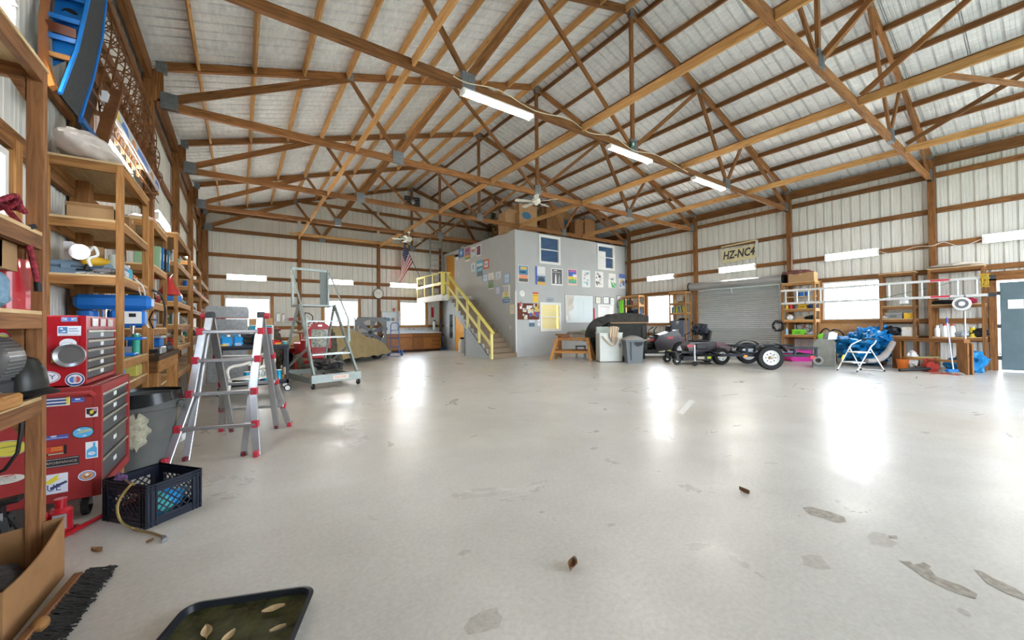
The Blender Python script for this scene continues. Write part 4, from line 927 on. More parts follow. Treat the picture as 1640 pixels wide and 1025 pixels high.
# ---------------------------------------------------------------- left side: second rack with tools
rack('timber rack with a plywood top and white bundle, right behind the tool chest', -1.33, -.84, 4.76, 5.92, [.80, 1.02, 1.76, 2.24, 2.745], WOODR, (.05, .04))
T('plastic_bundle', lump((-1.09, 4.98, 2.85), (.19, .50, .103), 2, .16, 40, 22, fr=2), mat('white_sheeting', (.66, .60, .56), .5, var=.12, scale=4), 'big white plastic-wrapped bundle on top of the second rack', 'bundle')
carton('cardboard_tray', 'shallow carton of hardware on the second highest rack shelf', (-1.06, 5.0, 2.241), (.30, .3, .11), CARD)
T('metal_parts', lump((-1.06, 5.0, 2.36), (.13, .13, .04), 8, .5, 16, 8, fr=6), mat('mixed_metal', (.16, .17, .14), .4, .6, var=.8, scale=40), 'pile of small metal parts heaped in the shelf carton', 'parts')
t = toolcase('tool_case', 'light grey blue plastic tool case on the middle rack shelf', (-1.09, 5.0, 1.761), (.46, .2, .125), mat('grey_blue_plastic', (.22, .32, .44), .45))
carton('book_box', 'white and tan carton standing on the grey tool case', (-1.10, 5.02, 1.887), (.16, .12, .14), CARD, .3, False)
T('manual', MB().bb((-1.24, 4.93, 1.887), (-1.19, 5.12, 2.05)), mat('white_cover', (.8, .82, .85), .5), 'white covered manual leaning by the carton on the tool case', 'book')
dr_ = thing('power_drill', 'yellow and black power drill on the middle rack shelf', 'drill', (-1.03, 4.90, 1.885), .4)
P('motor_housing', MB().lathe([(.02, -.1), (.035, -.09), (.04, 0), (.03, .06), (.015, .09)], n=14, ax='x'), mat('tool_yellow', (.75, .45, .03), .4), dr_); P('grip', MB().beam((-.05, 0, -.01), (-.07, 0, -.09), .035, .045, (0, 1, 0), .008), BLACK, dr_); P('chuck', MB().cyl((.09, 0, 0), (.14, 0, 0), .016, .01), CHROME, dr_)
tp = thing('white_hose_clamp_reel', 'white strap coiled over chrome reel on the rack shelf', 'reel', (-1.12, 4.84, 1.95))
P('reel', MB().lathe([(.03, -.02), (.065, -.02), (.065, .02), (.03, .02)], n=20, ax='y'), CHROME, tp); P('strap', MB().tube(smooth([(.06, 0, .02), (.09, -.02, .05), (.11, -.03, -.02), (.06, -.05, -.06), (.08, -.07, -.125)]), .011, 6), WHITEP, tp)
T('air_hose_black', coil((-1.0, 5.15, 1.775), .09, 4, .06, .011, 'z', .01, 5), BLACK, 'coiled black hose lying on the middle rack shelf', 'hose')
T('grey_canister', MB().lathe([(.05, 0), (.055, .01), (.055, .19), (.045, .2), (0, .2)], (-.92, 4.95, 1.761), 18), mat('pale_green_grey', (.42, .46, .40), .5), 'pale green grey canister on the shelf beside the rack post', 'canister')
for k in range(5): T('white_lead', MB().tube(smooth([(-1.15+.06*k, 4.85+.02*k, 1.77), (-1.1+.05*k, 4.9, 1.785+.01*(k % 2)), (-1.0+.04*k, 4.84+.02*(k % 3), 1.772)]), .006, 5), WHITEP, 'loose white lead strewn on the middle rack shelf, %s from the wall' % ['first', 'second', 'third', 'fourth', 'fifth'][k], 'cable', group='cable ends on the rack shelf')
T('engine_part', lump((-1.05, 5.35, 2.31), (.12, .16, .07), 14, .4, fr=5), mat('dark_red_brown', (.14, .04, .03), .5, var=.5, scale=20), 'dark reddish part on the second rack upper shelf', 'part')
cable('extension_cable', 'white extension cord drooping from the rack shelf edge', smooth([(-.86, 5.3, 1.79), (-.80, 5.35, 1.70), (-.79, 5.42, 1.5), (-.80, 5.45, 1.36), (-.78, 5.5, 1.30), (-.82, 5.5, 1.42), (-.83, 5.45, 1.6), (-.86, 5.4, 1.78)]), .006, WHITEP)
dp = thing('drill_press', 'blue bench drill press on the lower rack shelf', 'drill press', (-1.05, 5.36, 1.02))
P('head_cover', MB().bb((-.22, -.11, .46), (.32, .11, .60), .035), BLUE, dp); P('head', MB().bb((.02, -.09, .30), (.27, .09, .455), .02), BLUE, dp); P('motor', MB().lathe([(.06, .26), (.075, .27), (.075, .44), (.06, .45)], (-.14, 0, 0), 18), BLUE, dp)
sw = P('switch_panel', MB().bb((.12, -.098, .32), (.25, -.091, .44)), WHITEP, dp); P('switch', MB().bb((.16, -.104, .385), (.21, -.0985, .42)), BLACK, sw)
P('column', MB().cyl((-.02, 0, .02), (-.02, 0, .46), .03), CHROME, dp); P('base_plate', MB().bb((-.15, -.1, 0), (.2, .1, .03), .01), BLUE, dp); P('table', MB().bb((.02, -.12, .16), (.26, .12, .185), .008), BLUE, dp); P('chuck', MB().cyl((.17, 0, .30), (.17, 0, .22), .022, .012), CHROME, dp)
for k in range(3): P('feed_handle', MB().cyl((.29, .0, .36), (.33, .10*math.cos(k*2.1), .36+.10*math.sin(k*2.1)), .007), BLACK, dp)
T('blue_vice', MB().bb((-1.0, 4.86, .802), (-.86, 5.12, .86), .01).bb((-.98, 4.9, .85), (-.88, 4.96, .92), .008).bb((-.98, 5.03, .85), (-.88, 5.09, .92), .008), BLUE, 'small blue bench vice on the bottom rack shelf', 'vice')
T('yellow_tin', MB().bb((-1.0, 5.45, .802), (-.86, 5.7, .92), .01), mat('olive_yellow', (.45, .40, .08), .5), 'olive yellow tin on the bottom rack shelf end', 'tin')
T('plastic_bottle_pile', lump((-1.05, 5.15, 1.08), (.13, .18, .07), 21, .45, fr=5), mat('white_clutter', (.55, .57, .62), .6, var=.5, scale=16), 'pile of white wrapped parts under the drill press table', 'parts')
# grey bin with black liner
gb = thing('trash_bin', 'grey round trash bin with a black liner and worn paint', 'trash bin', (-.775, 5.09, 0))
BG = mat('worn_grey_bin', (.115, .118, .112), .7, var=.25, scale=3)
P('barrel', MB().lathe([(.215, 0), (.225, .02), (.262, .52), (.275, .53), (.278, .58), (.285, .62), (.29, .66), (.275, .66), (.25, .3), (.2, .03), (0, .03)], n=30), BG, gb)
P('paint_splash', MB().grid(lambda u, v: ((.2365+.0712*(.20+.3*v)+.003)*math.cos(-1.55+(u-.5)*(.18+.5*math.sin(math.pi*v)**.5*(1+.3*math.sin(v*17)))), (.2365+.0712*(.20+.3*v)+.003)*math.sin(-1.55+(u-.5)*(.18+.5*math.sin(math.pi*v)**.5)), .20+.3*v+.03*math.sin(u*9)), 10, 12), mat('pale_splash', (.42, .40, .30), .8, var=.5, scale=20), gb)
ln = MB(); ln.grid(lambda u, v: ((.294+.008*math.sin(u*31)+.02*v)*math.cos(2*math.pi*u), (.294+.008*math.sin(u*31)+.02*v)*math.sin(2*math.pi*u), .69-.10*v-.02*math.sin(u*19)*v), 48, 4); ln.grid(lambda u, v: ((.29-.05*v)*math.cos(2*math.pi*u), (.29-.05*v)*math.sin(2*math.pi*u), .69-.3*v), 30, 3)
P('liner', ln, mat('black_liner', (.012, .013, .014), .22), gb); P('bin_handle', MB().box((.29, -.03, .55), (.05, .12, .06), (0, .3, 0), .01), BG, gb)

# ---------------------------------------------------------------- workbench and the racks beyond
wk = thing('workbench', 'heavy wooden workbench with a dark top and open lower shelf', 'workbench', (-1.06, 7.15, 0))
P('top', MB().bb((-.25, -.95, .90), (.27, .95, .965), .006), wood('dark_bench_top', (.05, .028, .016), (.12, .07, .035)), wk)
P('front_apron', MB().bb((.225, -.90, .76), (.26, .90, .90)), WOODR, wk); P('end_apron', MB().bb((-.24, -.93, .76), (.25, -.89, .90)), WOOD, wk)
for x in (-.2, .19):
    for y in (-.82, .82): P('leg', MB().bb((x-.05, y-.07, 0), (x+.06, y+.05, .78), .004), WOODR if x > 0 else WOOD, wk)
P('lower_shelf', MB().bb((-.22, -.85, .22), (.16, .85, .245)), PLY, wk); P('middle_shelf', MB().bb((-.22, -.75, .48), (.14, .75, .50)), PLY, wk)
carton('open_carton', 'open cardboard box on the workbench middle shelf', (-1.0, 6.85, .502), (.26, .34, .2), CARDD)
carton('lower_carton', 'cardboard box on the workbench lowest shelf with a white label', (-1.0, 6.7, .247), (.26, .36, .16), CARDD, op=True)
T('wood_offcuts', MB().box((-.98, 7.2, .27), (.2, .4, .05)).box((-.98, 7.25, .32), (.12, .42, .04), (0, 0, .2)), WOODD, 'weathered timber offcuts on the workbench lowest shelf', 'timber')
T('floor_rags', lump((-.62, 5.95, .09), (.14, .2, .085), 31, .35), mat('black_white_rags', (.28, .25, .25), .9, var=.9, scale=9), 'heap of rags and bags on the floor by the workbench', 'rags')
T('white_roll', MB().cyl((-.58, 5.75, .05), (-.50, 6.0, .05), .05), WHITEP, 'white paper roll on the floor beside the rag heap', 'roll')
rc = thing('oil_can', 'small red oil bottle with black cap on the workbench corner', 'oil can', (-.97, 6.32, .966))
P('body', MB().lathe([(.055, 0), (.058, .01), (.058, .07), (.03, .10), (.028, .13)], n=18), mat('red_orange', (.55, .06, .03), .4), rc); P('cap', MB().lathe([(.03, .13), (.03, .17), (0, .17)], n=12), BLACK, rc)
t = thing('blue_machine', 'blue and white tile cutter machine on the workbench', 'machine', (-1.03, 6.7, .966))
P('tray', MB().bb((-.2, -.16, 0), (.22, .25, .09), .01), ALU, t); P('blue_body', MB().bb((-.1, -.1, .09), (.2, .2, .20), .01), BLUE, t); P('top_plate', MB().bb((-.22, -.16, .20), (.22, .24, .23), .005), mat('pale_metal', (.5, .58, .66), .35, .4), t)
T('clear_tub', MB().bb((-1.2, 6.26, .966), (-1.02, 6.44, 1.08), .01), mat('frosted_plastic', (.55, .62, .75), .3), 'frosted plastic tub on the workbench end', 'tub')
T('bench_clutter', lump((-1.05, 7.5, 1.05), (.2, .3, .09), 41, .5, fr=5), mat('dark_clutter', (.05, .055, .07), .5, var=.9, scale=18), 'dark pile of tools toward the far workbench end', 'tools')
T('clamp_bar', MB().beam((-1.15, 6.36, .99), (-.80, 6.24, 1.02), .03, .05), DGREY, 'dark steel bar lying across the workbench end', 'bar')
rack('tall slim timber rack behind the workbench holding binders', -1.33, -.86, 6.35, 7.45, [1.30, 1.62, 2.08, 2.62], WOODR, (.045, .045), base=.967)
rack('timber rack with the red lamp, past the workbench', -1.33, -.84, 8.4, 10.5, [.55, 1.0, 1.36, 1.74, 2.40, 2.87], WOODR, (.05, .045))
rack('timber rack with yellow lit shelves after the lamp rack', -1.33, -.84, 10.9, 13.2, [.55, 1.1, 1.7, 2.2, 2.75], WOODR, (.05, .045))
rack('last timber rack on the left wall before the corner', -1.33, -.86, 13.5, 16.6, [.55, 1.1, 1.7, 2.2, 2.6], WOODR, (.05, .045))
for i, (m, l) in enumerate(((mat('binder_green', (.30, .48, .30), .5), 'pale green binder'), (mat('binder_blue', (.02, .14, .42), .45), 'blue binder'), (BLACK, 'black binder'), (mat('binder_teal', (.04, .16, .25), .5), 'dark teal binder'))):
    bnd = thing('ring_binder', l+' leaning on the slim rack shelf', 'binder', (-1.0+.02*i, 6.95+.09*i, 2.085), 0, rot=(rad(-6), 0, 0))
    P('cover', MB().bb((-.13, -.035, .0), (.13, .035, .30), .004), m, bnd); P('spine_label', MB().bb((.13, -.02, .12), (.1315, .02, .22)), WHITEP, bnd); P('finger_ring', MB().lathe([(.012, -.002), (.012, .002)], (.132, 0, .05), 10, 'x'), CHROME, bnd)
lm = thing('desk_lamp', 'red jointed desk lamp clamped to a rack post', 'lamp', (-.86, 7.62, 1.94))
lred = mat('lamp_red', (.50, .04, .035), .3)
P('shade', MB().lathe([(.055, .10), (.05, .03), (.075, -.02), (.125, -.10), (.135, -.155), (.128, -.155), (.06, -.02), (.04, .08), (0, .09)], n=24), lred, lm); P('arm', MB().beam((-.02, -.04, .09), (-.2, -.42, .03), .018, .018), lred, lm); P('arm', MB().beam((-.02, -.02, .12), (-.19, -.42, .06), .012, .012), lred, lm); P('spring', MB().tube(smooth([(0, 0, .1), (.03, .1, .17), (.02, .16, .12)]), .01, 6), CHROME, lm)
cable('gooseneck_cable', 'dark flexible cable drooping past the rack post to the bench', smooth([(-.86, 6.3, 1.75), (-.80, 6.45, 1.70), (-.78, 6.6, 1.5), (-.80, 6.65, 1.32)]), .012, DGREY)
bottle('white_spray_bottle', 'white plastic bottle on the lamp rack lower shelf', (-.92, 8.9, 1.362), .05, .26, WHITEP, WHITEP)
Q = random.Random(11)
cols = [(.02, .12, .45), (.5, .05, .04), (.55, .55, .55), (.12, .12, .13), (.30, .22, .12), (.65, .55, .2), (.1, .3, .2)]
nm = ['blue', 'red', 'pale grey', 'black', 'brown', 'mustard', 'green']
pl = [('lamp rack second shelf', 1.741, 8.6, 10.3, 5), ('lamp rack third shelf', 1.362, 9.2, 10.3, 4), ('lamp rack low shelf', 1.002, 8.6, 10.3, 5), ('lamp rack upper shelf', 2.402, 8.7, 10.2, 3), ('lit rack upper shelf', 2.202, 11.1, 13.0, 4), ('lit rack middle shelf', 1.702, 11.1, 13.0, 5), ('lit rack lower shelf', 1.102, 11.1, 13.0, 4), ('last rack middle shelf', 1.702, 13.8, 16.3, 4), ('last rack upper shelf', 2.202, 13.8, 16.3, 3)]
ords = ['first', 'second', 'third', 'fourth', 'fifth', 'sixth']
for nme, z, ya, yb, n_ in pl:
    for k in range(n_):
        y = ya+(yb-ya)*(k+.5)/n_; ci = Q.randrange(len(cols)); kind = Q.randrange(4); m = mat('shelf_goods_'+nm[ci].replace(' ', '_'), cols[ci], .5); h = Q.uniform(.10, .2)
        w = '%s on the %s, %s from its near end' % ('%s', nme, ords[k])
        if kind == 0: can('paint_can', w % (nm[ci]+' can'), (-.98, y, z), .07, h, m)
        elif kind == 1: toolcase('parts_case', w % (nm[ci]+' case'), (-1.02, y, z), (.3, .22, h*.8), m, 1.57)
        elif kind == 2: carton('stock_box', w % 'cardboard box', (-1.03, y, z), (.26, .24, h), CARD, 0, k % 2 == 0)
        else: bottle('oil_bottle', w % (nm[ci]+' bottle'), (-.95, y, z), .05, h+.06, m)
for i, l in enumerate(['blue tape carton on the lamp rack edge', 'grey shop motor beside the red lamp shade']):
    if i == 0: carton('blue_carton', l, (-.93, 8.62, 1.742), (.2, .16, .09), BLUE, .5, False)
    else: T('shop_motor', MB().lathe([(.03, -.14), (.09, -.13), (.095, .08), (.06, .13)], (-.93, 8.95, 1.84), 18, 'y'), GALV, l, 'motor')
# more goods on the two nearest racks
for f, l, x, y, z, *a in [
    ('box', 'brown carton at the far end of the second rack upper shelf', -1.08, 5.66, 2.242, (.3, .26, .2), CARDD), ('lump', 'black bag at the back of the middle rack shelf', -1.14, 5.62, 1.762, (.14, .2, .09), BLACK, 201),
    ('case', 'orange case lying on the middle rack shelf far end', -.99, 5.62, 1.762, (.22, .16, .10), mat('orange_plastic', (.65, .16, .02), .4)), ('bot', 'small teal bottle on the middle rack shelf edge', -.90, 5.30, 1.762, .03, .15, mat('teal_cap', (.05, .35, .5), .4)),
    ('lump', 'grey cables heaped on the middle rack shelf front', -.96, 4.88, 1.762, (.09, .06, .035), mat('grey_cables', (.28, .28, .30), .6, var=.8, scale=50), 202), ('can', 'black spray can beside the drill press', -.90, 5.72, 1.021, .035, .2, BLACK),
    ('can', 'teal and lilac spray can beside the drill press', -.90, 5.64, 1.021, .033, .22, mat('teal_green_can', (.05, .42, .30), .4)), ('box', 'pale carton under the drill press motor', -1.14, 5.0, 1.021, (.2, .16, .14), mat('pale_carton', (.55, .52, .48), .8)),
    ('bot', 'white jug on the slim rack bottom shelf', -1.0, 7.0, 1.302, .06, .24, WHITEP), ('box', 'blue box on the slim rack bottom shelf', -1.02, 6.66, 1.302, (.26, .22, .16), BLUE), ('case', 'grey case on the slim rack second shelf', -1.02, 6.7, 1.622, (.3, .22, .16), DGREY), ('lump', 'red rag on the slim rack second shelf', -1.0, 7.1, 1.622, (.11, .14, .07), mat('red_rag', (.36, .05, .05), .9), 203),
    ('box', 'red striped carton on top of the slim rack', -1.05, 7.1, 2.622, (.24, .3, .14), mat('red_blue_print', (.42, .08, .10), .5)), ('lump', 'white papers heaped on the slim rack top', -1.05, 6.7, 2.622, (.14, .2, .05), mat('white_clutter', (.55, .57, .62), .6), 204)]:
    if f == 'box': carton('stock_box', l, (x, y, z), a[0], a[1], 0, False)
    elif f == 'case': toolcase('tool_case', l, (x, y, z), a[0], a[1], rad(90))
    elif f == 'bot': bottle('plastic_bottle', l, (x, y, z), a[0], a[1], a[2])
    elif f == 'can': can('spray_can', l, (x, y, z), a[0], a[1], a[2])
    else: T('loose_gear', lump((x, y, z+a[0][2]*.96), a[0], a[2], .4, 18, 10, fr=4), a[1], l, 'gear')
# ---------------------------------------------------------------- multi-position aluminium ladder
f0, f1 = V((-.44, 4.93, 0)), V((.025, 4.77, 0)); lu = (f1-f0).normalized(); lw = (f1-f0).length; lv = V((-lu.y, lu.x, 0))
la = thing('folding_ladder', 'aluminium multi-position ladder standing open with red hinge locks', 'ladder'); la.matrix_world = frameM((f0+f1)/2, lu, lv)
LRED = mat('ladder_red', (.45, .03, .05), .4)
for fr_, (yb, yt) in enumerate(((0, .50), (1.12, .56))):
    for s in (-1, 1):
        xi = s*lw/2; k = 1 if fr_ == 0 else -1
        P('inner_rail', MB().beam((xi, yb+.02*k, 0), (xi, yt, 1.40), .03, .065, (1, 0, 0), .004), ALU, la)
        yo = lambda z: yb+(yt-yb)*z/1.4
        o = P('outer_rail', MB().beam((xi+s*.13, yb-.04*k, .0), (xi+s*.028, yo(.62)-.04*k, .62), .028, .07, (1, 0, 0), .004), ALU, la)
        P('outer_rail', MB().beam((xi+s*.028, yo(.62)-.04*k, .62), (xi+s*.022, yo(1.26)-.035*k, 1.27), .028, .07, (1, 0, 0), .004), ALU, la)
        for z in (.3, .62, .95, 1.25): P('rail_clip', MB().box((xi+s*(.04+.09*max(0, (.62-z)/.62)), yo(z)-.045*k, z), (.065, .05, .075), None, .006), LRED, la)
        P('rubber_foot', MB().box((xi+s*.132, yb-.045*k, .03), (.045, .09, .06), None, .006), LRED, la); P('rubber_foot', MB().box((xi, yb+.02*k, .02), (.04, .075, .042), None, .006), mat('dark_red_rubber', (.16, .03, .04), .7), la)
    for z in (.06+.24, .62, .95, 1.25):
        y = yb+(yt-yb)*z/1.4; w = lw+(.20 if z < .4 else .08 if z < .7 else .04)
        P('rung', MB().bb((-w/2, y-.07 if fr_ == 0 else y-.0, z-.02), (w/2, y-.02 if fr_ == 0 else y+.05, z+.015), .006), ALU, la)
for s in (-1, 1):
    h = P('hinge', MB().cyl((s*lw/2-.03, .53, 1.42), (s*lw/2+.03, .53, 1.42), .05, n=16), DGREY, la)
    P('hinge_knob', MB().cyl((s*(lw/2+.03), .53, 1.42), (s*(lw/2+.085), .53, 1.42), .032, n=14), LRED, h)
T('warning_label', MB().box((f0.x-.075, f0.y+.07, .46), (.02, .02, .06)), mat('label_ink', (.1, .1, .15), .5), 'tiny printed label on the near ladder rail', 'label') if False else None

# ---------------------------------------------------------------- rolling steps
rs = thing('rolling_steps', 'grey steel rolling platform steps on caster wheels', 'rolling ladder', (1.70, 9.0, 0), rad(13))
for a, b in (((-.53, -.03, .12), (.53, .03, .29)), ((-.53, 1.90, .12), (.53, 1.95, .25)), ((-.53, .03, .12), (-.47, 1.9, .25)), ((.47, .03, .12), (.53, 1.9, .25))): P('base_beam', MB().bb(a, b, .006), STEELP, rs)
sg = picture('sign_plate', None, None, frameM((-.10, -.032, .165), (1, 0, 0), (0, 0, 1)), .34, .09, (.72, .58, .50), [('t', 'NO STEP', .5, .5, .5, (.35, .08, .06), .7)], .003, parent=rs)
for x in (-.48, .48):
    for y in (.02, 1.88):
        c = P('caster_wheel', MB().ring([(.02, -.02), (.055, -.022), (.062, -.015), (.062, .015), (.055, .022), (.02, .02)], (x, y, .062), 18, 'x'), RUBBER, rs); P('caster_fork', MB().bb((x-.032, y-.02, .06), (x+.032, y+.02, .125), .004), GALV, c)
SP = lambda z, s: (s*(.45-.10*min(1, z/.7)), .08+.62*(z-.29)/1.5, z)
for s in (-1, 1):
    P('stringer', MB().beam((s*.46, .04, .28), (s*.385, 1.0, 1.80), .04, .09, (0, 1, 0), .004), STEELP, rs)
    P('rear_leg', MB().beam((s*.47, 1.86, .25), (s*.40, 1.05, 1.78), .04, .07, (0, 1, 0), .004), STEELP, rs)
    P('side_brace', MB().beam((s*.47, 1.80, .25), (s*.43, .45, .82), .03, .05), STEELP, rs)
    P('handrail', MB().tube([(s*.455, .10, .35) if s < 0 else (s*.49, .42, .95), (s*.47, .45, 1.45), (s*.42, 1.42, 2.68)], .02, 8), STEELP, rs)
    P('upright', MB().bb((s*.40-.022, 1.36, 1.75), (s*.40+.022, 1.42, 2.68), .004), STEELP, rs)
    P('upright', MB().bb((s*.455-.02, .40, .85), (s*.455+.02, .45, 1.48), .004), STEELP, rs)
for z, y in ((.70, .26), (1.06, .50), (1.42, .74)): P('tread', MB().bb((-.41, y-.02, z-.025), (.41, y+.24, z+.01), .004), mat('tread_steel', (.42, .46, .46), .4, .5), rs)
P('platform', MB().bb((-.41, .98, 1.76), (.41, 1.46, 1.80), .004), STEELP, rs)
P('top_rail', MB().bb((-.42, 1.38, 2.62), (.42, 1.42, 2.68), .004), STEELP, rs)
P('back_panel', MB().bb((.22, 1.39, 1.80), (.38, 1.41, 2.64)), mat('dark_grey_panel', (.17, .20, .20), .5), rs)
P('mid_rail', MB().bb((-.42, 1.38, 2.18), (-.38, 1.42, 2.22)), STEELP, rs)
T('junk_pile', lump((1.70, 10.1, .40), (.33, .55, .12), 15, .5, 24, 10, fr=5), mat('black_junk', (.03, .03, .035), .5, var=1.2, scale=16), 'dark jumble of straps and parts lying inside the rolling steps base', 'parts')

# ---------------------------------------------------------------- plastic chair
ch = thing('plastic_chair', 'white moulded plastic garden chair by the black cart', 'chair', (.16, 8.12, 0), rad(-38))
PW = mat('white_moulded_plastic', (.78, .77, .72), .35)
P('seat', MB().grid(lambda u, v: (-.24+.48*u, -.23+.46*v, .42-.025*math.sin(math.pi*u)*math.sin(math.pi*v)+.01*v), 10, 10, .012), PW, ch)
for sx in (-1, 1):
    P('leg', MB().tube([(sx*.22, -.21, .42), (sx*.235, -.235, .2), (sx*.25, -.26, 0)], [.035, .03, .024], 8), PW, ch); P('leg', MB().tube([(sx*.2, .21, .42), (sx*.22, .25, .2), (sx*.24, .30, 0)], [.035, .03, .024], 8), PW, ch)
    P('armrest', MB().tube(smooth([(sx*.235, -.21, .43), (sx*.255, -.22, .56), (sx*.265, -.12, .62), (sx*.265, .12, .63), (sx*.22, .25, .66)]), [.02]*4+[.026]*17, 8), PW, ch)
bk = MB()
for k in range(5):
    a = (k-2)*.085; bk.beam((a, .22+.012*(4-(k-2)**2), .43), (a*1.05, .30+.012*(4-(k-2)**2), .72), .055, .012, (0, 1, 0))
P('backrest', bk, PW, ch)
P('back_top', MB().tube(smooth([(-.22, .24, .60), (-.21, .29, .72), (-.1, .34, .79), (.1, .34, .79), (.21, .29, .72), (.22, .24, .60)]), .028, 8), PW, ch)

# ---------------------------------------------------------------- black service cart and its load
ct = thing('service_cart', 'black two-shelf service cart behind the white chair', 'cart', (.24, 9.35, 0))
CB = mat('black_cart', (.03, .035, .05), .4)
for z in (.86, .16):
    s = MB(); s.bb((-.57, -.3, z+.02), (.57, .3, z+.035))
    for a, b in (((-.57, -.3, z), (.57, -.275, z+.085)), ((-.57, .275, z), (.57, .3, z+.085)), ((-.57, -.275, z), (-.545, .275, z+.085)), ((.545, -.275, z), (.57, .275, z+.085))): s.bb(a, b)
    P('shelf', s, CB, ct)
for x in (-.545, .545):
    for y in (-.275, .275):
        P('leg', MB().bb((x-.025, y-.025, .16), (x+.025, y+.025, .86), .006), CB, ct)
        w = P('caster_wheel', MB().ring([(.02, -.016), (.055, -.018), (.063, -.012), (.063, .012), (.055, .018), (.02, .016)], (x, y, .063), 20, 'y'), RUBBER, ct); P('wheel_hub', MB().lathe([(.0, -.02), (.045, -.02), (.045, .02), (.0, .02)], (x, y, .063), 16, 'y'), WHITEP, w)
zt = .896
tb = thing('teal_box', 'open teal and white printed carton on the cart', 'box', (.36, 9.53, zt))
TE = (.0, .22, .34)
for y in (-.1, .1):
    picture('printed_side', None, None, frameM((-.21, y, 0), (1, 0, 0), (0, 0, 1)), .42, .44, (.72, .74, .74), [('r', .04, .0, .92, .58, TE), ('r', .0, .66, .92, .97, TE), ('t', 'CMX', .66, .815, .26, (.8, .82, .8), .4)], .005, parent=tb)
P('end', MB().bb((-.215, -.1, 0), (-.21, .105, .44)), CARD, tb); P('end', MB().bb((.21, -.1, 0), (.215, .105, .44)), CARD, tb); P('flap', MB().beam((0, .105, .44), (0, .13, .58), .42, .005, (0, 0, 1)), CARD, tb); P('flap', MB().beam((.215, 0, .44), (.30, 0, .40), .2, .005, (0, 0, 1)), CARD, tb)
bottle('dark_spray_bottle', 'black spray bottle with a tan trigger on the cart', (.24, 9.22, zt), .05, .30, mat('black_bottle', (.02, .025, .03), .35), mat('tan_trigger', (.55, .45, .3), .5))
bottle('grey_spray_bottle', 'grey metal spray bottle with a white nozzle on the cart', (.38, 9.20, zt), .05, .27, mat('gunmetal', (.10, .10, .10), .35, .6), WHITEP)
bottle('lime_capped_bottle', 'black bottle with a lime yellow top on the cart', (.47, 9.26, zt), .045, .23, mat('black_bottle', (.02, .025, .03), .35), mat('lime_plastic', (.62, .75, .02), .4), neck=.8)
rj = thing('red_jerry_can', 'small red plastic can with a yellow label on the cart', 'can', (.60, 9.22, zt)); rp2 = mat('red_plastic', (.60, .02, .02), .35)
P('body', MB().bb((-.10, -.05, 0), (.10, .05, .10), .015), rp2, rj); P('handle', MB().tube([(-.08, 0, .1), (-.08, 0, .125), (.05, 0, .125), (.05, 0, .1)], .012, 6), rp2, rj); P('label', MB().bb((-.02, -.0515, .02), (.08, -.0505, .08)), mat('orange_label', (.75, .38, .03), .5), rj)
can('teal_tub', 'teal tub with a white lid on the cart corner', (.745, 9.20, zt), .04, .105, mat('teal_tub', (.05, .42, .48), .45), top=WHITEP)
for i, x in enumerate((-.46, -.27)):
    t = thing('blue_jug', 'big bright blue jug on the cart, %s' % ('at its far end' if i == 0 else 'next to the black boxes'), 'jug', (.24+x, 9.30, zt))
    P('body', MB().bb((-.085, -.07, 0), (.085, .07, .22), .03), LBLUE, t); P('cap', MB().lathe([(.03, .22), (.03, .255), (0, .255)], (.03, 0, 0), 12), WHITEP, t); P('handle', MB().tube([(-.06, 0, .2), (-.06, 0, .25), (.0, 0, .25)], .016, 7), LBLUE, t); P('label', MB().bb((-.05, -.0715, .04), (.05, -.0705, .10)), mat('pale_blue_label', (.45, .60, .85), .5), t)
for k in range(3): toolcase('black_parts_case', 'black parts box in the stack on the cart, %s from below' % ords[k], (.13, 9.38, zt+.09*k), (.24, .26, .085), mat('black_case', (.03, .03, .032), .5), 0, latch=DGREY)
T('yellow_cable', coil((-.28, 9.16, zt+.02), .085, 5, .05, .012, 'z', .03, 9), mat('yellow_cord', (.75, .52, .06), .5), 'yellow extension cable coiled on the cart front edge', 'cord')
for i, (x, y) in enumerate(((.10, 9.16), (.27, 9.18), (.42, 9.16), (.53, 9.15), (.64, 9.15))):
    can('gas_canister', 'blue gas canister on the cart lower shelf, %s from the chair side' % ords[i], (x, y, .196), .05, .24, mat('canister_blue', (.015, .36, .62), .3, .2), top=WHITEP)
T('sandpaper_roll', MB().cyl((.75, 9.25, .2), (.74, 9.3, .46), .05, n=16), mat('beige_roll', (.45, .38, .28), .8), 'beige paper roll standing on the cart lower shelf end', 'roll')
carton('brown_carton', 'small brown carton at the cart lower shelf corner', (.73, 9.16, .196), (.1, .1, .13), CARDD, 0, False)
# galvanised bin behind the cart
sc_ = thing('steel_chest', 'tall galvanised steel chest with a lid by the racks', 'chest', (-.24, 11.75, 0))
P('body', MB().bb((-.40, -.3, 0), (.40, .3, 1.50), .01), GALV, sc_); P('lid', MB().prism([(-.42, 1.53), (.42, 1.53), (.42, 1.72), (.38, 1.80), (-.40, 1.80), (-.42, 1.72)], -.32, .32, 'xz'), GALV, sc_); P('red_strip', MB().bb((-.41, -.325, 1.505), (.41, -.30, 1.53)), REDD, sc_)

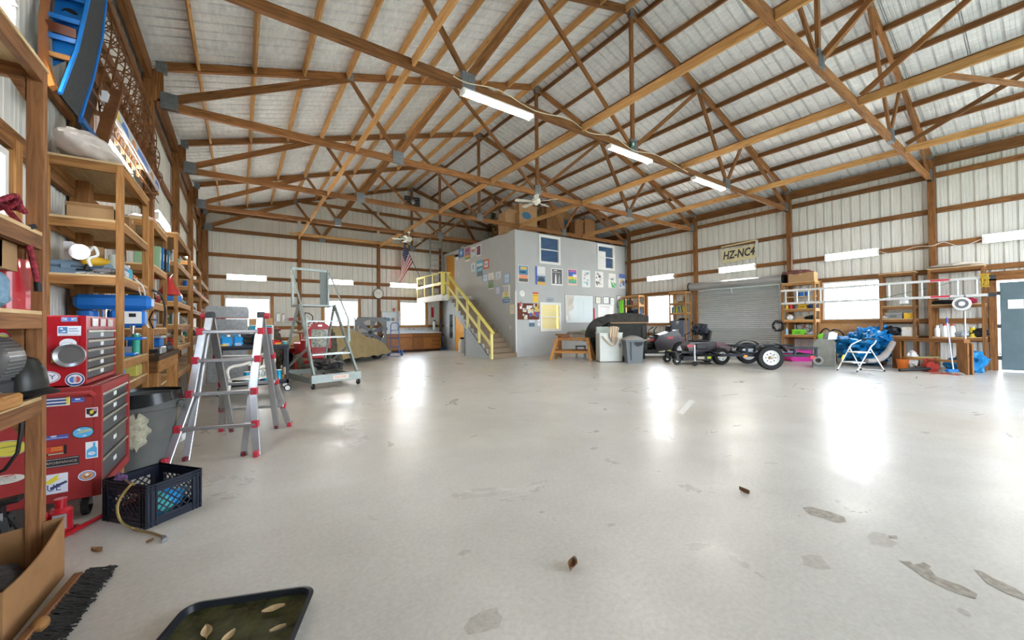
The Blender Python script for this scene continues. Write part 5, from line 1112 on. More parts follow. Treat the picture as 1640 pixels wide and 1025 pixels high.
# ---------------------------------------------------------------- vintage red tractor
tz = thing('vintage_tractor', 'red vintage tractor with a pan seat and debris-clogged grille', 'tractor', (1.55, 12.25, 0), rad(-82))
TR = mat('tractor_red', (.36, .015, .02), .4, var=.2, scale=8); TYR = mat('muddy_tyre', (.10, .09, .065), .9, var=.8, scale=16, bump=.6)
P('hood', MB().prism([(-.17, .95), (-.17, 1.15), (-.10, 1.24), (.10, 1.24), (.17, 1.15), (.17, .95)], .15, 1.0, 'yz'), TR, tz)
P('radiator_shell', MB().prism([(-.27, .72), (-.27, 1.24), (-.18, 1.36), (0, 1.40), (.18, 1.36), (.27, 1.24), (.27, .72)], 1.0, 1.10, 'yz'), TR, tz)
P('grille', MB().lathe([(.25, .76), (.255, .78), (.255, 1.20), (.25, 1.22)], (1.02, 0, 0), 24, 'z', (.5, 1)), mat('clogged_grille', (.42, .45, .42), .8, var=.9, scale=22), tz)
gb_ = MB()
for k in range(13): gb_.bb((1.145-.05*abs(k-6)/6*1.2, -.24+.04*k-.004, .78), (1.155-.05*abs(k-6)/6*1.2, -.24+.04*k+.004, 1.2))
P('grille_bars', gb_, mat('dull_brass', (.45, .38, .2), .5, .4), tz); P('emblem', MB().box((1.105, 0, 1.32), (.012, .09, .04), None, .004), CHROME, tz)
P('engine', MB().bb((.05, -.2, .45), (1.0, .2, .95), .03), TR, tz); P('gearbox', MB().bb((-.8, -.16, .42), (.05, .16, .85), .03), TR, tz); P('rear_axle', MB().cyl((-.7, -.62, .6), (-.7, .62, .6), .07), TR, tz); P('front_axle', MB().cyl((.95, -.42, .38), (.95, .42, .38), .045), TR, tz)
for s in (-1, 1):
    w = P('rear_wheel', MB().ring([(.35, -.13), (.52, -.15), (.60, -.11), (.62, 0), (.60, .11), (.52, .15), (.35, .13)], (-.7, s*.72, .62), 30, 'y'), TYR, tz); P('rim', MB().lathe([(0, -.03), (.32, -.05), (.36, -.11), (.36, .11), (.32, .05), (0, .03)], (-.7, s*.72, .62), 24, 'y'), TR, w)
    lg = MB()
    for k in range(18):
        a = 2*math.pi*k/18; lg.box((-.7+.61*math.sin(a), s*.72, .62+.61*math.cos(a)), (.06, .24, .04), (0, a, .0 if k % 2 else .0))
    P('tyre_lugs', lg, TYR, w, stuff=True)
    w = P('front_wheel', MB().ring([(.15, -.06), (.26, -.07), (.30, 0), (.26, .07), (.15, .06)], (.95, s*.48, .30), 24, 'y'), TYR, tz); P('rim', MB().lathe([(0, -.03), (.16, -.05), (.16, .05), (0, .03)], (.95, s*.48, .3), 18, 'y'), TR, w)
P('steering_wheel', MB().tube([(-.28+.20*math.cos(a)*.55, .22*math.sin(a), 1.52+.20*math.cos(a)*.85) for a in [2*math.pi*k/24 for k in range(24)]], .013, 6, True), BLACK, tz)
P('steering_column', MB().cyl((.12, 0, 1.2), (-.28, 0, 1.52), .018), TR, tz)
sw = MB()
for a in (0, 2.1, 4.2): sw.cyl((-.28, 0, 1.52), (-.28+.19*math.cos(a)*.55, .21*math.sin(a), 1.52+.19*math.cos(a)*.85), .008, n=6)
P('wheel_spokes', sw, BLACK, tz)
P('pan_seat', MB().lathe([(0, 1.11), (.14, 1.10), (.21, 1.13), (.23, 1.18), (.22, 1.18), (.14, 1.12)], (-.78, 0, 0), 22, 'z', (1, 1.1)), mat('beige_seat_cover', (.55, .46, .32), .8), tz)
P('seat_post', MB().beam((-.78, 0, 1.1), (-.62, 0, .8), .05, .03, (0, 1, 0)), TR, tz); P('tool_box', MB().bb((-.45, .17, .80), (-.1, .36, 1.0), .01), TR, tz)
for s in (-1, 1): P('drawbar', MB().beam((-.3, s*.2, .78), (-.3, s*.62, .74), .06, .03), TR, tz); P('exhaust_cap', MB().cyl((.4+.2*s, .12, 1.32), (.4+.2*s, .12, 1.42), .03), TR, tz)
P('fender', MB().bb((-.95, -.60, 1.18), (-.45, -.56, 1.26), .01), TR, tz)
T('engine_sump', lump((2.05, 11.25, .2), (.16, .16, .18), 51, .4, fr=4), mat('greasy_iron', (.05, .05, .045), .5, var=.6, scale=14), 'greasy dark engine part on the floor in front of the tractor', 'engine part')
# covered car
from mathutils import noise as MN
cv = thing('covered_car', 'low car under a tan canvas cover behind the tractor', 'car', (2.85, 15.25, 0), rad(39))
def covf(u, v):
    x = -2.45+4.9*u; prof_ = [(0, .55), (.1, .82), (.2, .95), (.33, 1.28), (.45, 1.33), (.58, 1.18), (.7, .92), (.85, .80), (.95, .62), (1, .40)]
    h = next(a[1]+(b[1]-a[1])*((u-a[0])/(b[0]-a[0]))**1 for a, b in zip(prof_, prof_[1:]) if a[0] <= u <= b[0])
    w = .95*(1-.28*abs(2*u-1)**3); t = (v-.5)*2; s = abs(t)
    if s < .5: y = s/.5*w*.72; z = h*(1-.10*(s/.5)**2)
    else: k = (s-.5)/.5; y = w*(.72+.28*math.sin(k*math.pi/2)); z = h*.9*(1-k)+.17*k
    nz = MN.noise(V((x*2.2, v*5, 1)))*.035+MN.noise(V((x*6+v*8, v*3, 4)))*.02
    if u in (0, 1): x += .0
    return (x+nz, math.copysign(y+nz*.8, t), max(.12, z+nz*.7+.02*math.sin(x*9)*(s > .8)))
P('car_cover', MB().grid(covf, 60, 34), mat('tan_canvas', (.34, .26, .13), .9, var=.2, scale=4), cv)
P('end_drape', MB().grid(lambda u, v: (2.45-.02*v+.03*math.sin(u*14)*v, -.68+1.36*u, .40-.25*v), 14, 3), mat('tan_canvas', (.34, .26, .13), .9, var=.2, scale=4), cv)
for x in (-1.5, 1.55):
    for s in (-1, 1):
        w = P('wheel', MB().ring([(.18, -.10), (.29, -.11), (.32, -.08), (.32, .08), (.29, .11), (.18, .10)], (x, s*.62, .32), 24, 'y'), RUBBER, cv); P('wheel_rim', MB().lathe([(0, -.06), (.19, -.09), (.19, .09), (0, .06)], (x, s*.62, .32), 18, 'y'), ALU, w)
P('floor_pan', MB().bb((-2.1, -.66, .22), (2.1, .66, .34)), BLACK, cv)
T('tan_tarp', lump((.10, 12.9, .42), (.5, .45, .44), 61, .22, 24, 12, fr=2.2), mat('tan_canvas', (.34, .26, .13), .9, var=.2, scale=4), 'tan canvas bundle heaped between the steel chest and the tractor', 'tarp')

# big drum fan
fn = thing('drum_fan', 'big square grey shop fan with spoked blades by the kitchen cabinets', 'fan', (4.74, 17.75, 0), rad(-8))
FG = mat('fan_grey', (.16, .17, .18), .5, .3)
fr = MB()
N = 28
ang_ = [2*math.pi*k/N for k in range(N+1)]
def sq(a):
    c, s = math.cos(a), math.sin(a); k = 1/max(abs(c), abs(s)); return c*k*.66, s*k*.66
for y in (-.2, .0):
    pts = [(.56*math.cos(a), y, 1.02+.56*math.sin(a)) for a in ang_]+[(sq(a)[0], y, 1.02+sq(a)[1]) for a in ang_]
    fr.add(pts, [(i, i+1, N+2+i, N+1+i) for i in range(N)])
P('face_plate', fr, FG, fn); P('housing', MB().bb((-.66, -.2, .36), (-.63, .2, 1.68)).bb((.63, -.2, .36), (.66, .2, 1.68)).bb((-.66, -.2, 1.65), (.66, .2, 1.68)).bb((-.66, -.2, .36), (.66, .2, .39)), FG, fn)
P('shroud_ring', MB().tube([(.56*math.cos(a), -.2, 1.02+.56*math.sin(a)) for a in ang_[:-1]], .014, 6, True), CHROME, fn)
for k in range(6):
    a = k*math.pi/3+.3; c, s = math.cos(a), math.sin(a)
    P('blade', MB().add([(.08*c-.05*s, -.05, 1.02+.08*s+.05*c), (.08*c+.05*s, .0, 1.02+.08*s-.05*c), (.53*c+.13*s, .03, 1.02+.53*s-.13*c), (.53*c-.13*s, -.10, 1.02+.53*s+.13*c)], [(0, 1, 2, 3)]), mat('fan_blade_grey', (.24, .26, .30), .4, .4), fn)
P('hub', MB().lathe([(0, -.14), (.07, -.13), (.09, -.02), (.09, .05)], (0, 0, 1.02), 18, 'y'), DGREY, fn); P('yellow_tag', MB().bb((-.02, -.16, 1.20), (.01, -.15, 1.32)), mat('hazard_yellow', (.7, .6, .02), .5), fn)
for s in (-1, 1): P('leg', MB().bb((s*.55-.04, -.25, 0), (s*.55+.04, .25, .36)), FG, fn)

# ---------------------------------------------------------------- back corner: kitchen cabinets, dolly, clock ...
xs = [5.72, 6.35, 6.98, 7.55, 8.02, 8.5]
BR = mat('dark_gap', (.06, .025, .01), .6)
labs = ['oak base cabinet at the counter end by the shop fan', 'oak base cabinet behind the blue hand truck', 'oak base cabinet in the counter middle', 'narrow oak base cabinet next to the drawer stack', 'oak base cabinet with a stack of four drawers']
for i, (a, b, l) in enumerate(zip(xs, xs[1:], labs)):
    c = thing('base_cabinet', l, 'cabinet', ((a+b)/2, 18.62, 0)); w = (b-a)/2
    P('body', MB().bb((-w, 0, .09), (w, .58, .91)), BR, c); P('toe_kick', MB().bb((-w, .06, 0), (w, .5, .09)), BR, c)
    P('face_frame', MB().bb((-w, -.012, .09), (-w+.03, 0, .91)).bb((w-.03, -.012, .09), (w, 0, .91)).bb((-w+.03, -.012, .88), (w-.03, 0, .91)), CABW, c)
    def front(nm, x0, x1, z0, z1):
        d = P(nm, MB().bb((x0, -.032, z0), (x1, -.013, z1), .006), CABW, c); P('knob', MB().sph(((x0+x1)/2 if nm == 'drawer' else x1-.04, -.045, (z0+z1)/2 if nm == 'drawer' else z1-.06), .014, 8, 6), BR, d)
    if i == 4:
        for z0, z1 in ((.72, .87), (.52, .70), (.32, .50), (.11, .30)): front('drawer', -w+.02, w-.02, z0, z1)
    else: front('drawer', -w+.02, w-.02, .72, .87); front('door', -w+.02, w-.02, .11, .70)
wt = thing('worktop', 'pale laminate worktop with backsplash along the oak cabinets', 'worktop', (7.11, 18.9, .911))
LAM = mat('pale_laminate', (.70, .72, .74), .35); P('slab', MB().bb((-1.42, -.32, 0), (1.42, .32, .04), .006), LAM, wt); P('backsplash', MB().bb((-1.42, .29, .04), (1.42, .32, .16)), LAM, wt)
T('worktop_papers', MB().box((-.4, 0, 0), (.4, .3, .015), (0, 0, .2)).box((.3, .02, .0), (.5, .28, .02), (0, 0, -.1)), mat('blue_white_sheet', (.55, .68, .85), .5), 'pale sheets lying on the kitchen worktop', 'papers', (7.0, 18.85, .961))
su = thing('wall_shelf_unit', 'white open wall shelf holding cups left of the corner window', 'shelf', (6.05, 19.12, 1.05))
SU = MB(); SU.bb((-.42, -.15, 0), (.42, .12, .02)).bb((-.42, -.15, .46), (.42, .12, .48)).bb((-.42, -.15, .94), (.42, .12, .96)).bb((-.42, -.15, .02), (-.40, .12, .94)).bb((.40, -.15, .02), (.42, .12, .94))
P('shelves', SU, WHITEP, su); P('back', MB().bb((-.40, .1, .02), (.40, .12, .94)), LAM, su)
for i, (x, z, c, l) in enumerate(((-.25, .48, (.02, .25, .35), 'teal mug on the white wall shelf'), (-.08, .48, (.1, .35, .5), 'blue cup on the white wall shelf'), (.15, .48, (.3, .25, .2), 'brown jar on the white wall shelf'), (.2, .96, (.55, .1, .1), 'red tin on top of the white wall shelf'), (-.2, .02, (.03, .1, .4), 'dark blue box on the lowest white wall shelf'))):
    can('mug', l, (6.05+x, 19.1, 1.05+z+.0), .06, .16, mat('mug_%d' % i, c, .4), 'mug')
ck = thing('wall_clock', 'round white wall clock with black rim on the back post', 'clock', (5.50, 19.17, 2.86))
P('rim', MB().ring([(.235, 0), (.25, -.02), (.25, -.045), (.225, -.045)], n=32, ax='y'), BLACK, ck); P('face', MB().lathe([(.23, -.015), (.0, -.02)], n=32, ax='y'), mat('clock_face', (.82, .80, .74), .5), ck)
P('hand', MB().beam((0, -.026, 0), (.11, -.026, .05), .014, .004, (0, 1, 0)), BLACK, ck); P('hand', MB().beam((0, -.03, 0), (-.13, -.03, .08), .01, .004, (0, 1, 0)), BLACK, ck)
hb = MB()
for k in range(12): a = k*math.pi/6; hb.beam((.185*math.sin(a), -.024, .185*math.cos(a)), (.21*math.sin(a), -.024, .21*math.cos(a)), .012, .004, (0, 1, 0))
P('hour_marks', hb, BLACK, ck)
hd = thing('hand_truck', 'blue two-wheeled hand truck standing by the oak cabinets', 'hand truck', (5.42, 16.5, 0), rad(-25)); HB_ = mat('hand_truck_blue', (.015, .10, .36), .35)
for s in (-1, 1):
    P('upright', MB().tube([(s*.17, 0, .1), (s*.17, .05, 1.3), (s*.12, .07, 1.42)], .018, 8), HB_, hd)
    w = P('wheel', MB().ring([(.05, -.04), (.12, -.045), (.14, 0), (.12, .045), (.05, .04)], (s*.27, .1, .14), 20, 'x'), HB_, hd); P('wheel_hub', MB().lathe([(0, -.05), (.05, -.05), (.05, .05), (0, .05)], (s*.27, .1, .14), 12, 'x'), BLUE, w)
P('top_handle', MB().cyl((-.12, .07, 1.42), (.12, .07, 1.42), .018), HB_, hd)
for z in (.4, .75, 1.1): P('crossbar', MB().cyl((-.17, .03, z), (.17, .03, z), .014), HB_, hd)
P('toe_plate', MB().bb((-.2, -.22, .0), (.2, .02, .012)), HB_, hd); P('axle', MB().cyl((-.3, .1, .14), (.3, .1, .14), .014), HB_, hd)
T('fire_sign', MB().bb((8.28, 19.27, 1.72), (8.42, 19.28, 2.25)), mat('red_sign', (.45, .02, .03), .5), 'narrow red and white extinguisher sign on the corner wall', 'sign')
fe = thing('fire_extinguisher', 'white fire extinguisher hung under the red sign', 'fire extinguisher', (8.38, 19.16, 1.05))
P('cylinder', MB().lathe([(.06, 0), (.07, .02), (.07, .36), (.04, .44), (.025, .45), (.025, .48)], n=18), WHITEP, fe); P('valve', MB().bb((-.03, -.03, .47), (.08, .03, .52), .008), BLACK, fe); P('hose', MB().tube([(.05, 0, .5), (.12, 0, .42), (.09, 0, .15)], .014, 6), BLACK, fe)
for i, (x, c, l) in enumerate(((8.62, (.55, .50, .05), 'yellow handled broom leaning in the corner by the cabinets'), (8.74, (.03, .15, .45), 'dark handled broom leaning nearest the office wall'))):
    t = thing('broom', l, 'broom', (x, 18.8, 0)); P('handle', MB().cyl((0, 0, .14), (0, .35, 1.45), .016), mat('broom_%d' % i, c, .5), t); P('bristle_head', MB().bb((-.09, -.06, 0), (.09, .05, .15), .01), mat('bristle_blue', (.03, .12, .4), .8), t); P('top_cap', MB().sph((0, .35, 1.45), .03, 8, 6), BLACK, t)
bs_ = thing('wall_shelf', 'white narrow shelf on the back wall holding plastic bottles', 'shelf', (1.66, 19.12, 1.53)); P('board', MB().bb((-.48, -.14, 0), (.48, .12, .02)), WHITEP, bs_); P('bracket', MB().beam((-.3, .11, -.18), (-.3, -.1, 0), .02, .02), WHITEP, bs_); P('bracket', MB().beam((.3, .11, -.18), (.3, -.1, 0), .02, .02), WHITEP, bs_)
bottle('white_bottle', 'white bottle with a green cap on the back wall shelf', (1.33, 19.08, 1.551), .06, .36, WHITEP, mat('green_cap', (.03, .42, .12), .4))
bottle('white_bottle', 'white bottle with a red cap on the back wall shelf', (1.50, 19.08, 1.551), .055, .32, WHITEP, mat('red_cap', (.45, .03, .02), .4))
carton('small_red_box', 'small red and blue box on the back wall shelf', (1.85, 19.08, 1.551), (.26, .14, .13), mat('red_blue_print', (.42, .08, .10), .5), 0, False)
# white jug by the lower door, ladder to the loft, flag
bottle('white_jug', 'tall white plastic jug standing by the door under the stairs', (8.55, 16.35, 0), .17, .72, WHITEP, BLACK, 'jug', neck=.5)
wl_ = thing('loft_ladder', 'grey steel ladder fixed to the back wall up to the loft', 'ladder', (8.5, 19.08, 0))
for s in (-1, 1): P('rail', MB().bb((s*.33-.03, -.02, 2.75), (s*.33+.03, .02, 5.9)), STEELP, wl_)
for k in range(10): P('rung', MB().cyl((-.31, 0, 2.95+.3*k), (.31, 0, 2.95+.3*k), .016, n=8), GALV, wl_)
fl_ = thing('wall_flag', 'american flag hanging from a slanted pole at the landing', 'flag')
p0, p1 = V((7.66, 19.0, 3.55)), px(645, 384, 'y', 18.4); P('pole', MB().cyl(p0, p1, .016, n=8), DGREY, fl_)
pd = (p0-p1); b = MB(); STR = ((.42, .03, .06), (.80, .76, .74))
Hn = p1.lerp(p0, .06); L_ = pd.length*.46; pdn = pd.normalized()
def flag_pt(s, t):      # s along hoist (0 top) .. 1, t along fly 0..1 hanging down
    base = Hn+pdn*L_*s; d = V((-.10-.25*s, .05, -1)).normalized(); w = .07*math.sin(7*s+3*t)*t
    k = 1.5-.25*s
    return base+d*t*k+V((-.30*s*t, w, 0))
for i in range(13):
    for j in range(8):
        t0, t1 = j/8, (j+1)/8; b.col = (.02, .03, .12) if i < 7 and t1 <= .4 else STR[i % 2]
        b.add([flag_pt(i/13, t0), flag_pt((i+1)/13, t0), flag_pt((i+1)/13, t1), flag_pt(i/13, t1)], [(0, 1, 2, 3)])
b.col = (.8, .8, .8)
for i in range(5):
    for j in range(4): c = flag_pt((i+.6)/9.5, .04+.085*j); b.disc(c+V((0, -.006, 0)), .018, .018, (1, 0, 0), (0, 0, 1), 5); b.disc(c+V((.0, -.0065, 0)), .018, .018, (.7, .7, 0), (-.7, 0, .7), 5)
P('cloth', b, print_mat(), fl_)
lu_ = thing('lumber_stack', 'stack of long pale boards laid over the back posts', 'lumber', (4.2, 18.92, 5.24))
for k in range(4): P('board', MB().bb((-2.5+.1*k, -.16+.08*k, 0), (2.6-.08*k, -.09+.08*k, .04)), WOODL, lu_)
P('board', MB().bb((-2.3, -.1, .042), (2.7, .02, .08)), WOODL, lu_)
# ---------------------------------------------------------------- ceiling fans
def cfan(loc, label, drop):
    t = thing('ceiling_fan', label, 'ceiling fan', loc); CW = mat('cream_fan', (.74, .72, .64), .4)
    P('downrod', MB().cyl((0, 0, .06), (0, 0, drop), .014), CW, t); P('canopy', MB().lathe([(.07, drop-.05), (.06, drop-.08), (.02, drop-.1)], n=16), CW, t)
    P('motor', MB().lathe([(.05, .10), (.12, .07), (.13, -.02), (.08, -.07), (0, -.075)], n=24), CW, t); P('light_cap', MB().lathe([(.05, -.07), (.05, -.10), (0, -.12)], n=14), CW, t)
    for k in range(5):
        a = 2*math.pi*k/5+.3; M_ = Matrix.Rotation(a, 4, 'Z') @ Matrix.Rotation(.2, 4, 'X'); b = MB(); b.M = M_; b.prism([(.18, -.05), (.62, -.075), (.66, 0), (.62, .075), (.18, .05)], -.004, .004, 'xy'); bl = P('blade', b, CW, t)
        b = MB(); b.M = M_; b.bb((.09, -.02, -.006), (.2, .02, -.001)); P('blade_arm', b, CW, bl)
    return t
cfan((7.15, 8.92, 4.90), 'cream ceiling fan under the king post before the office', .20); cfan((5.60, 15.2, 4.78), 'cream ceiling fan above the flag near the back wall', .34)
# ---------------------------------------------------------------- goods on the office loft
LZ = 5.032
def loftbox(x0, y0, x1, y1, yp, label, op, d=.5, dark=False, ell=False):
    a, b = px(x0, y1, 'y', yp), px(x1, y0, 'y', yp); w = b.x-a.x; h = max(.15, b.z-LZ)
    t = carton('loft_carton', label, ((a.x+b.x)/2, yp+d/2, LZ), (w, d, h), CARDD if dark else CARD, 0, op)
    if ell: q = MB(); q.M = frameM((-w*.1, -d/2-.004, h*.62), (1, 0, 0), (0, 0, 1)); q.disc((0, 0, 0), w*.26, h*.12, (1, 0, 0), (0, 1, 0)); P('printed_oval', q, mat('print_blue', (.05, .16, .28), .6), t)
loftbox(832, 331, 860, 366, 12.75, 'big tan loft carton with a printed blue oval', False, .6, False, True)
loftbox(809, 343, 831, 362, 13.0, 'open loft carton with a raised flap', True, .5)
loftbox(876, 334, 903, 372, 12.9, 'tall weathered loft carton behind the slanted brace', False, .5, True)
loftbox(896, 337, 914, 374, 13.7, 'tan loft carton with a small blue oval print', False, .5, False, True)
loftbox(921, 357, 937, 378, 13.0, 'dark brown open loft carton', True, .4, True)
loftbox(937, 353, 953, 378, 12.9, 'orange-brown loft carton beside the dark open one', False, .4, True)
loftbox(796, 352, 812, 372, 15.0, 'loft carton near the artificial tree', True, .4)
T('blue_tarp', lump((14.6, 13.2, 5.15), (.7, .4, .16), 71, .3), mat('dark_blue_tarp', (.01, .06, .16), .5), 'dark blue tarp heap at the loft end', 'tarp')
T('dark_cover', lump((13.9, 13.6, 5.4), (.4, .35, .42), 72, .25), mat('black_sheet', (.015, .015, .018), .5), 'black sheeted heap behind the loft cartons', 'heap')
tre = thing('artificial_tree', 'dark green artificial tree lying on the loft edge', 'tree', (9.35, 14.9, LZ)); q = random.Random(8)
P('trunk', MB().cyl((0, 0, 0), (.1, 0, 1.3), .03), WOODD, tre)
b = MB()
for k in range(700):
    z = q.uniform(.05, 1.35); r = .38*(1-z/1.6)*q.uniform(.3, 1); a = q.uniform(0, 6.28); c = V((r*math.cos(a)+.07*z, r*math.sin(a), z)); d = V((math.cos(a), math.sin(a), q.uniform(-.5, .4)))*.09; p = V((-math.sin(a), math.cos(a), 0))*.025
    b.add([c-p, c+p, c+d], [(0, 1, 2)])
P('needles', b, mat('fir_green', (.012, .045, .016), .8, var=.5, scale=20), tre, stuff=True)
T('loft_oddment', lump((9.15, 17.2, 5.16), (.12, .2, .08), 73, .3), mat('loft_white', (.55, .5, .45), .7), 'small pale bundle on the loft edge over the upper door', 'bundle')
ef = thing('exhaust_fan', 'grey gable exhaust fan near the ridge of the back wall', 'fan', (7.25, 19.15, 7.6)); P('motor', MB().lathe([(.05, -.15), (.12, -.12), (.12, .05)], n=16, ax='y'), GALV, ef); P('housing', MB().bb((-.4, .02, -.3), (.4, .06, .3)), DGREY, ef)
for k in range(4): P('louver', MB().box((0, .0, -.2+.13*k), (.7, .06, .012), (.6, 0, 0)), GALV, ef)

# ---------------------------------------------------------------- pictures on the office walls
g1, g2, g3 = (.35, .36, .38), (.10, .10, .11), (.75, .75, .74)
def wallpic(name, label, x0, y0, x1, y1, base, layers, frame=None, cat='poster', side=False):
    if side:
        a, b = px(x0, (y0+y1)/2, 'x', XO), px(x1, (y0+y1)/2, 'x', XO); t, c = px((x0+x1)/2, y0, 'x', XO), px((x0+x1)/2, y1, 'x', XO)
        M = frameM((XO-.001, a.y, c.z), (0, -1, 0), (0, 0, 1)); w = a.y-b.y
    else:
        a, b = px(x0, (y0+y1)/2, 'y', YO), px(x1, (y0+y1)/2, 'y', YO); t, c = px((x0+x1)/2, y0, 'y', YO), px((x0+x1)/2, y1, 'y', YO)
        M = frameM((a.x, YO-.001, c.z), (1, 0, 0), (0, 0, 1)); w = b.x-a.x
    return picture(name, label, cat, M, w, t.z-c.z, base, layers, frame=frame)
MIX = lambda s, cs, n=9: [('r', *(lambda x, y, w, h: (x, y, x+w, y+h))(Q2.uniform(.06, .6), Q2.uniform(.06, .8), Q2.uniform(.1, .34), Q2.uniform(.04, .16)), cs[i % len(cs)]) for i in range(n)] if not globals().__setitem__('Q2', random.Random(s)) else 0
wallpic('airshow_poster', 'poster of a biplane over an orange dusk sky', 830, 425, 846, 452, (.80, .78, .74), [('r', .04, .03, .96, .97, (.03, .22, .48)), ('r', .04, .2, .96, .45, (.75, .30, .16)), ('r', .04, .03, .96, .22, (.10, .09, .08)), ('r', .2, .74, .85, .92, (.65, .45, .12)), ('p', [(.12, .62), (.7, .66), (.75, .58), (.5, .54), (.2, .56)], (.02, .02, .03)), ('r', .6, .5, .9, .52, (.1, .1, .12))])
wallpic('car_poster', 'poster of a dark car with a white sky and orange foot', 857, 427, 873, 456, g3, [('r', 0, .0, .2, 1, (.05, .10, .42)), ('r', .2, .14, 1, .5, (.12, .2, .3)), ('p', [(.25, .2), (.35, .4), (.8, .42), (.95, .25), (.9, .18)], (.02, .04, .08)), ('r', .2, .0, 1, .15, (.75, .42, .06)), ('r', .25, .55, .95, .6, (.5, .6, .7))])
wallpic('group_photo_poster', 'black and white poster of standing people', 883, 430, 901, 457, (.82, .82, .80), [('r', .06, .08, .94, .95, g2), ('p', [(.28, .1), (.32, .55), (.38, .6), (.44, .55), (.46, .1)], g3), ('o', .37, .63, .05, .04, g3), ('p', [(.6, .1), (.62, .5), (.7, .55), (.76, .5), (.78, .1)], g1), ('o', .69, .58, .05, .04, g1), ('r', .1, .75, .8, .8, g1), ('r', .2, .85, .5, .9, g3)])
wallpic('travel_poster', 'bright travel poster with a blue band and yellow middle', 909, 431, 924, 457, (.8, .55, .45), [('r', .08, .55, .92, .95, (.03, .12, .5)), ('r', .08, .36, .92, .55, (.75, .55, .05)), ('r', .08, .12, .92, .36, (.05, .32, .3)), ('r', .55, .5, .95, .68, (.75, .75, .8)), ('p', [(.15, .3), (.5, .42), (.85, .3), (.5, .2)], (.1, .35, .1)), ('r', .2, .82, .8, .92, (.55, .12, .35))])
wallpic('racing_collage_poster', 'pale blue and white racing collage poster', 932, 433, 945, 460, (.74, .77, .77), MIX(3, [(.3, .5, .6), (.8, .82, .8), (.45, .6, .65), (.75, .35, .3), (.2, .35, .45)], 16))
wallpic('mono_collage_poster', 'black and white collage poster of machines', 953, 435, 966, 460, (.78, .78, .77), MIX(5, [g2, g1, (.55, .55, .55), (.2, .2, .2)], 14))
wallpic('sketch_poster', 'white sketch poster with a green hill', 974, 438, 986, 461, (.80, .80, .78), [('p', [(.3, .5), (1, .02), (.45, .02)], (.10, .42, .18)), ('p', [(.5, .45), (1, .3), (1, .05)], (.12, .45, .2)), ('o', .5, .6, .25, .08, (.3, .32, .36)), ('r', .06, .55, .1, 1, g2), ('r', .6, .7, .85, .73, g1)])
wallpic('festival_poster', 'blue topped white festival poster at the row end', 991, 439, 1001, 462, (.80, .80, .80), [('r', .0, .7, 1, 1, (.12, .2, .55)), ('r', .1, .08, .35, .3, (.2, .35, .7)), ('o', .45, .5, .2, .14, (.75, .5, .08)), ('r', .55, .2, .9, .55, (.1, .25, .6)), ('r', .2, .35, .5, .42, (.65, .1, .1))])
wallpic('yellow_notice', 'yellow notice with a red head on the office front', 853, 468, 862, 484, (.80, .52, .04), [('r', 0, .82, 1, 1, (.6, .08, .05)), ('r', .1, .62, .9, .7, (.5, .3, .02))], cat='notice')
wallpic('grey_plaque', 'small grey printed plaque above the yellow-lit window', 875, 476, 887, 486, (.35, .38, .42), [('r', .1, .55, .9, .65, (.15, .18, .22)), ('r', .1, .3, .6, .38, (.15, .18, .22))], cat='plaque')
wallpic('wall_map', 'large pale blue wall map on the office front', 905, 473, 950, 517, (.70, .76, .78), [('p', [(.0, .02), (.18, .1), (.12, .4), (.3, .5), (.24, .8), (.32, .98), (.05, .98), (.0, .6)], (.62, .60, .55)), ('p', [(.1, .6), (.26, .7), (.3, .9), (.12, .85)], (.55, .50, .45)), ('r', .4, .1, .96, .9, (.66, .75, .78)), ('r', .62, .2, .66, .8, (.6, .7, .74)), ('p', [(.02, .3), (.1, .2), (.1, .05), (.03, .1)], (.78, .76, .74))], (.012, .015, mat('thin_dark_frame', (.15, .12, .1), .5)), 'map')
for i, (a, b, c, d, l) in enumerate(((954, 476, 962, 486, 'cream certificate in a thin black frame beside the map'), (966, 476, 975, 486, 'white square certificate in a black frame'), (977, 477, 984, 488, 'white upright certificate in a black frame'))):
    wallpic('framed_certificate', l, a, b, c, d, (.80, .78, .70) if i == 0 else (.82, .83, .84), [('r', .2, .6, .8, .66, (.5, .5, .5)), ('r', .25, .35, .75, .39, (.55, .55, .55))], (.012, .02, BLACK), 'certificate')
wallpic('framed_red_print', 'framed white sheet with a red emblem near the wall end', 988, 474, 996, 492, (.80, .80, .80), [('o', .45, .6, .2, .12, (.6, .06, .08)), ('r', .3, .3, .6, .36, (.6, .1, .1))], (.014, .02, BLACK), 'picture')
wallpic('small_white_notice', 'small white notice under the framed red emblem', 990, 494, 996, 500, (.82, .82, .82), [('r', .1, .5, .9, .56, g1)], cat='notice')
wc = thing('wall_clock', 'small round white clock on the office corner', 'clock', (9.29, YO, 2.53)); P('case', MB().ring([(.125, 0), (.13, -.02), (.12, -.035), (.115, -.03)], n=28, ax='y'), WHITEP, wc); P('face', MB().lathe([(.118, -.02), (0, -.022)], n=28, ax='y'), mat('clock_face', (.82, .80, .74), .5), wc); P('hand', MB().beam((0, -.028, 0), (.05, -.028, .03), .008, .003, (0, 1, 0)), g_ if False else BLACK, wc); P('hand', MB().beam((0, -.028, 0), (0, -.028, .08), .006, .003, (0, 1, 0)), BLACK, wc)
cbd = thing('cork_board', 'brown cork board crowded with pinned notes', 'notice board', (9.60, YO, 1.82)); P('board', MB().bb((-.54, -.02, -.33), (.54, -.001, .33)), mat('red_brown_cork', (.16, .05, .03), .9, var=.3, scale=40), cbd)
Q3 = random.Random(17); NC = [(.8, .8, .78), (.62, .62, .6), (.7, .5, .1), (.6, .06, .06), (.06, .12, .45), (.72, .66, .5), (.3, .35, .4), (.8, .55, .08)]
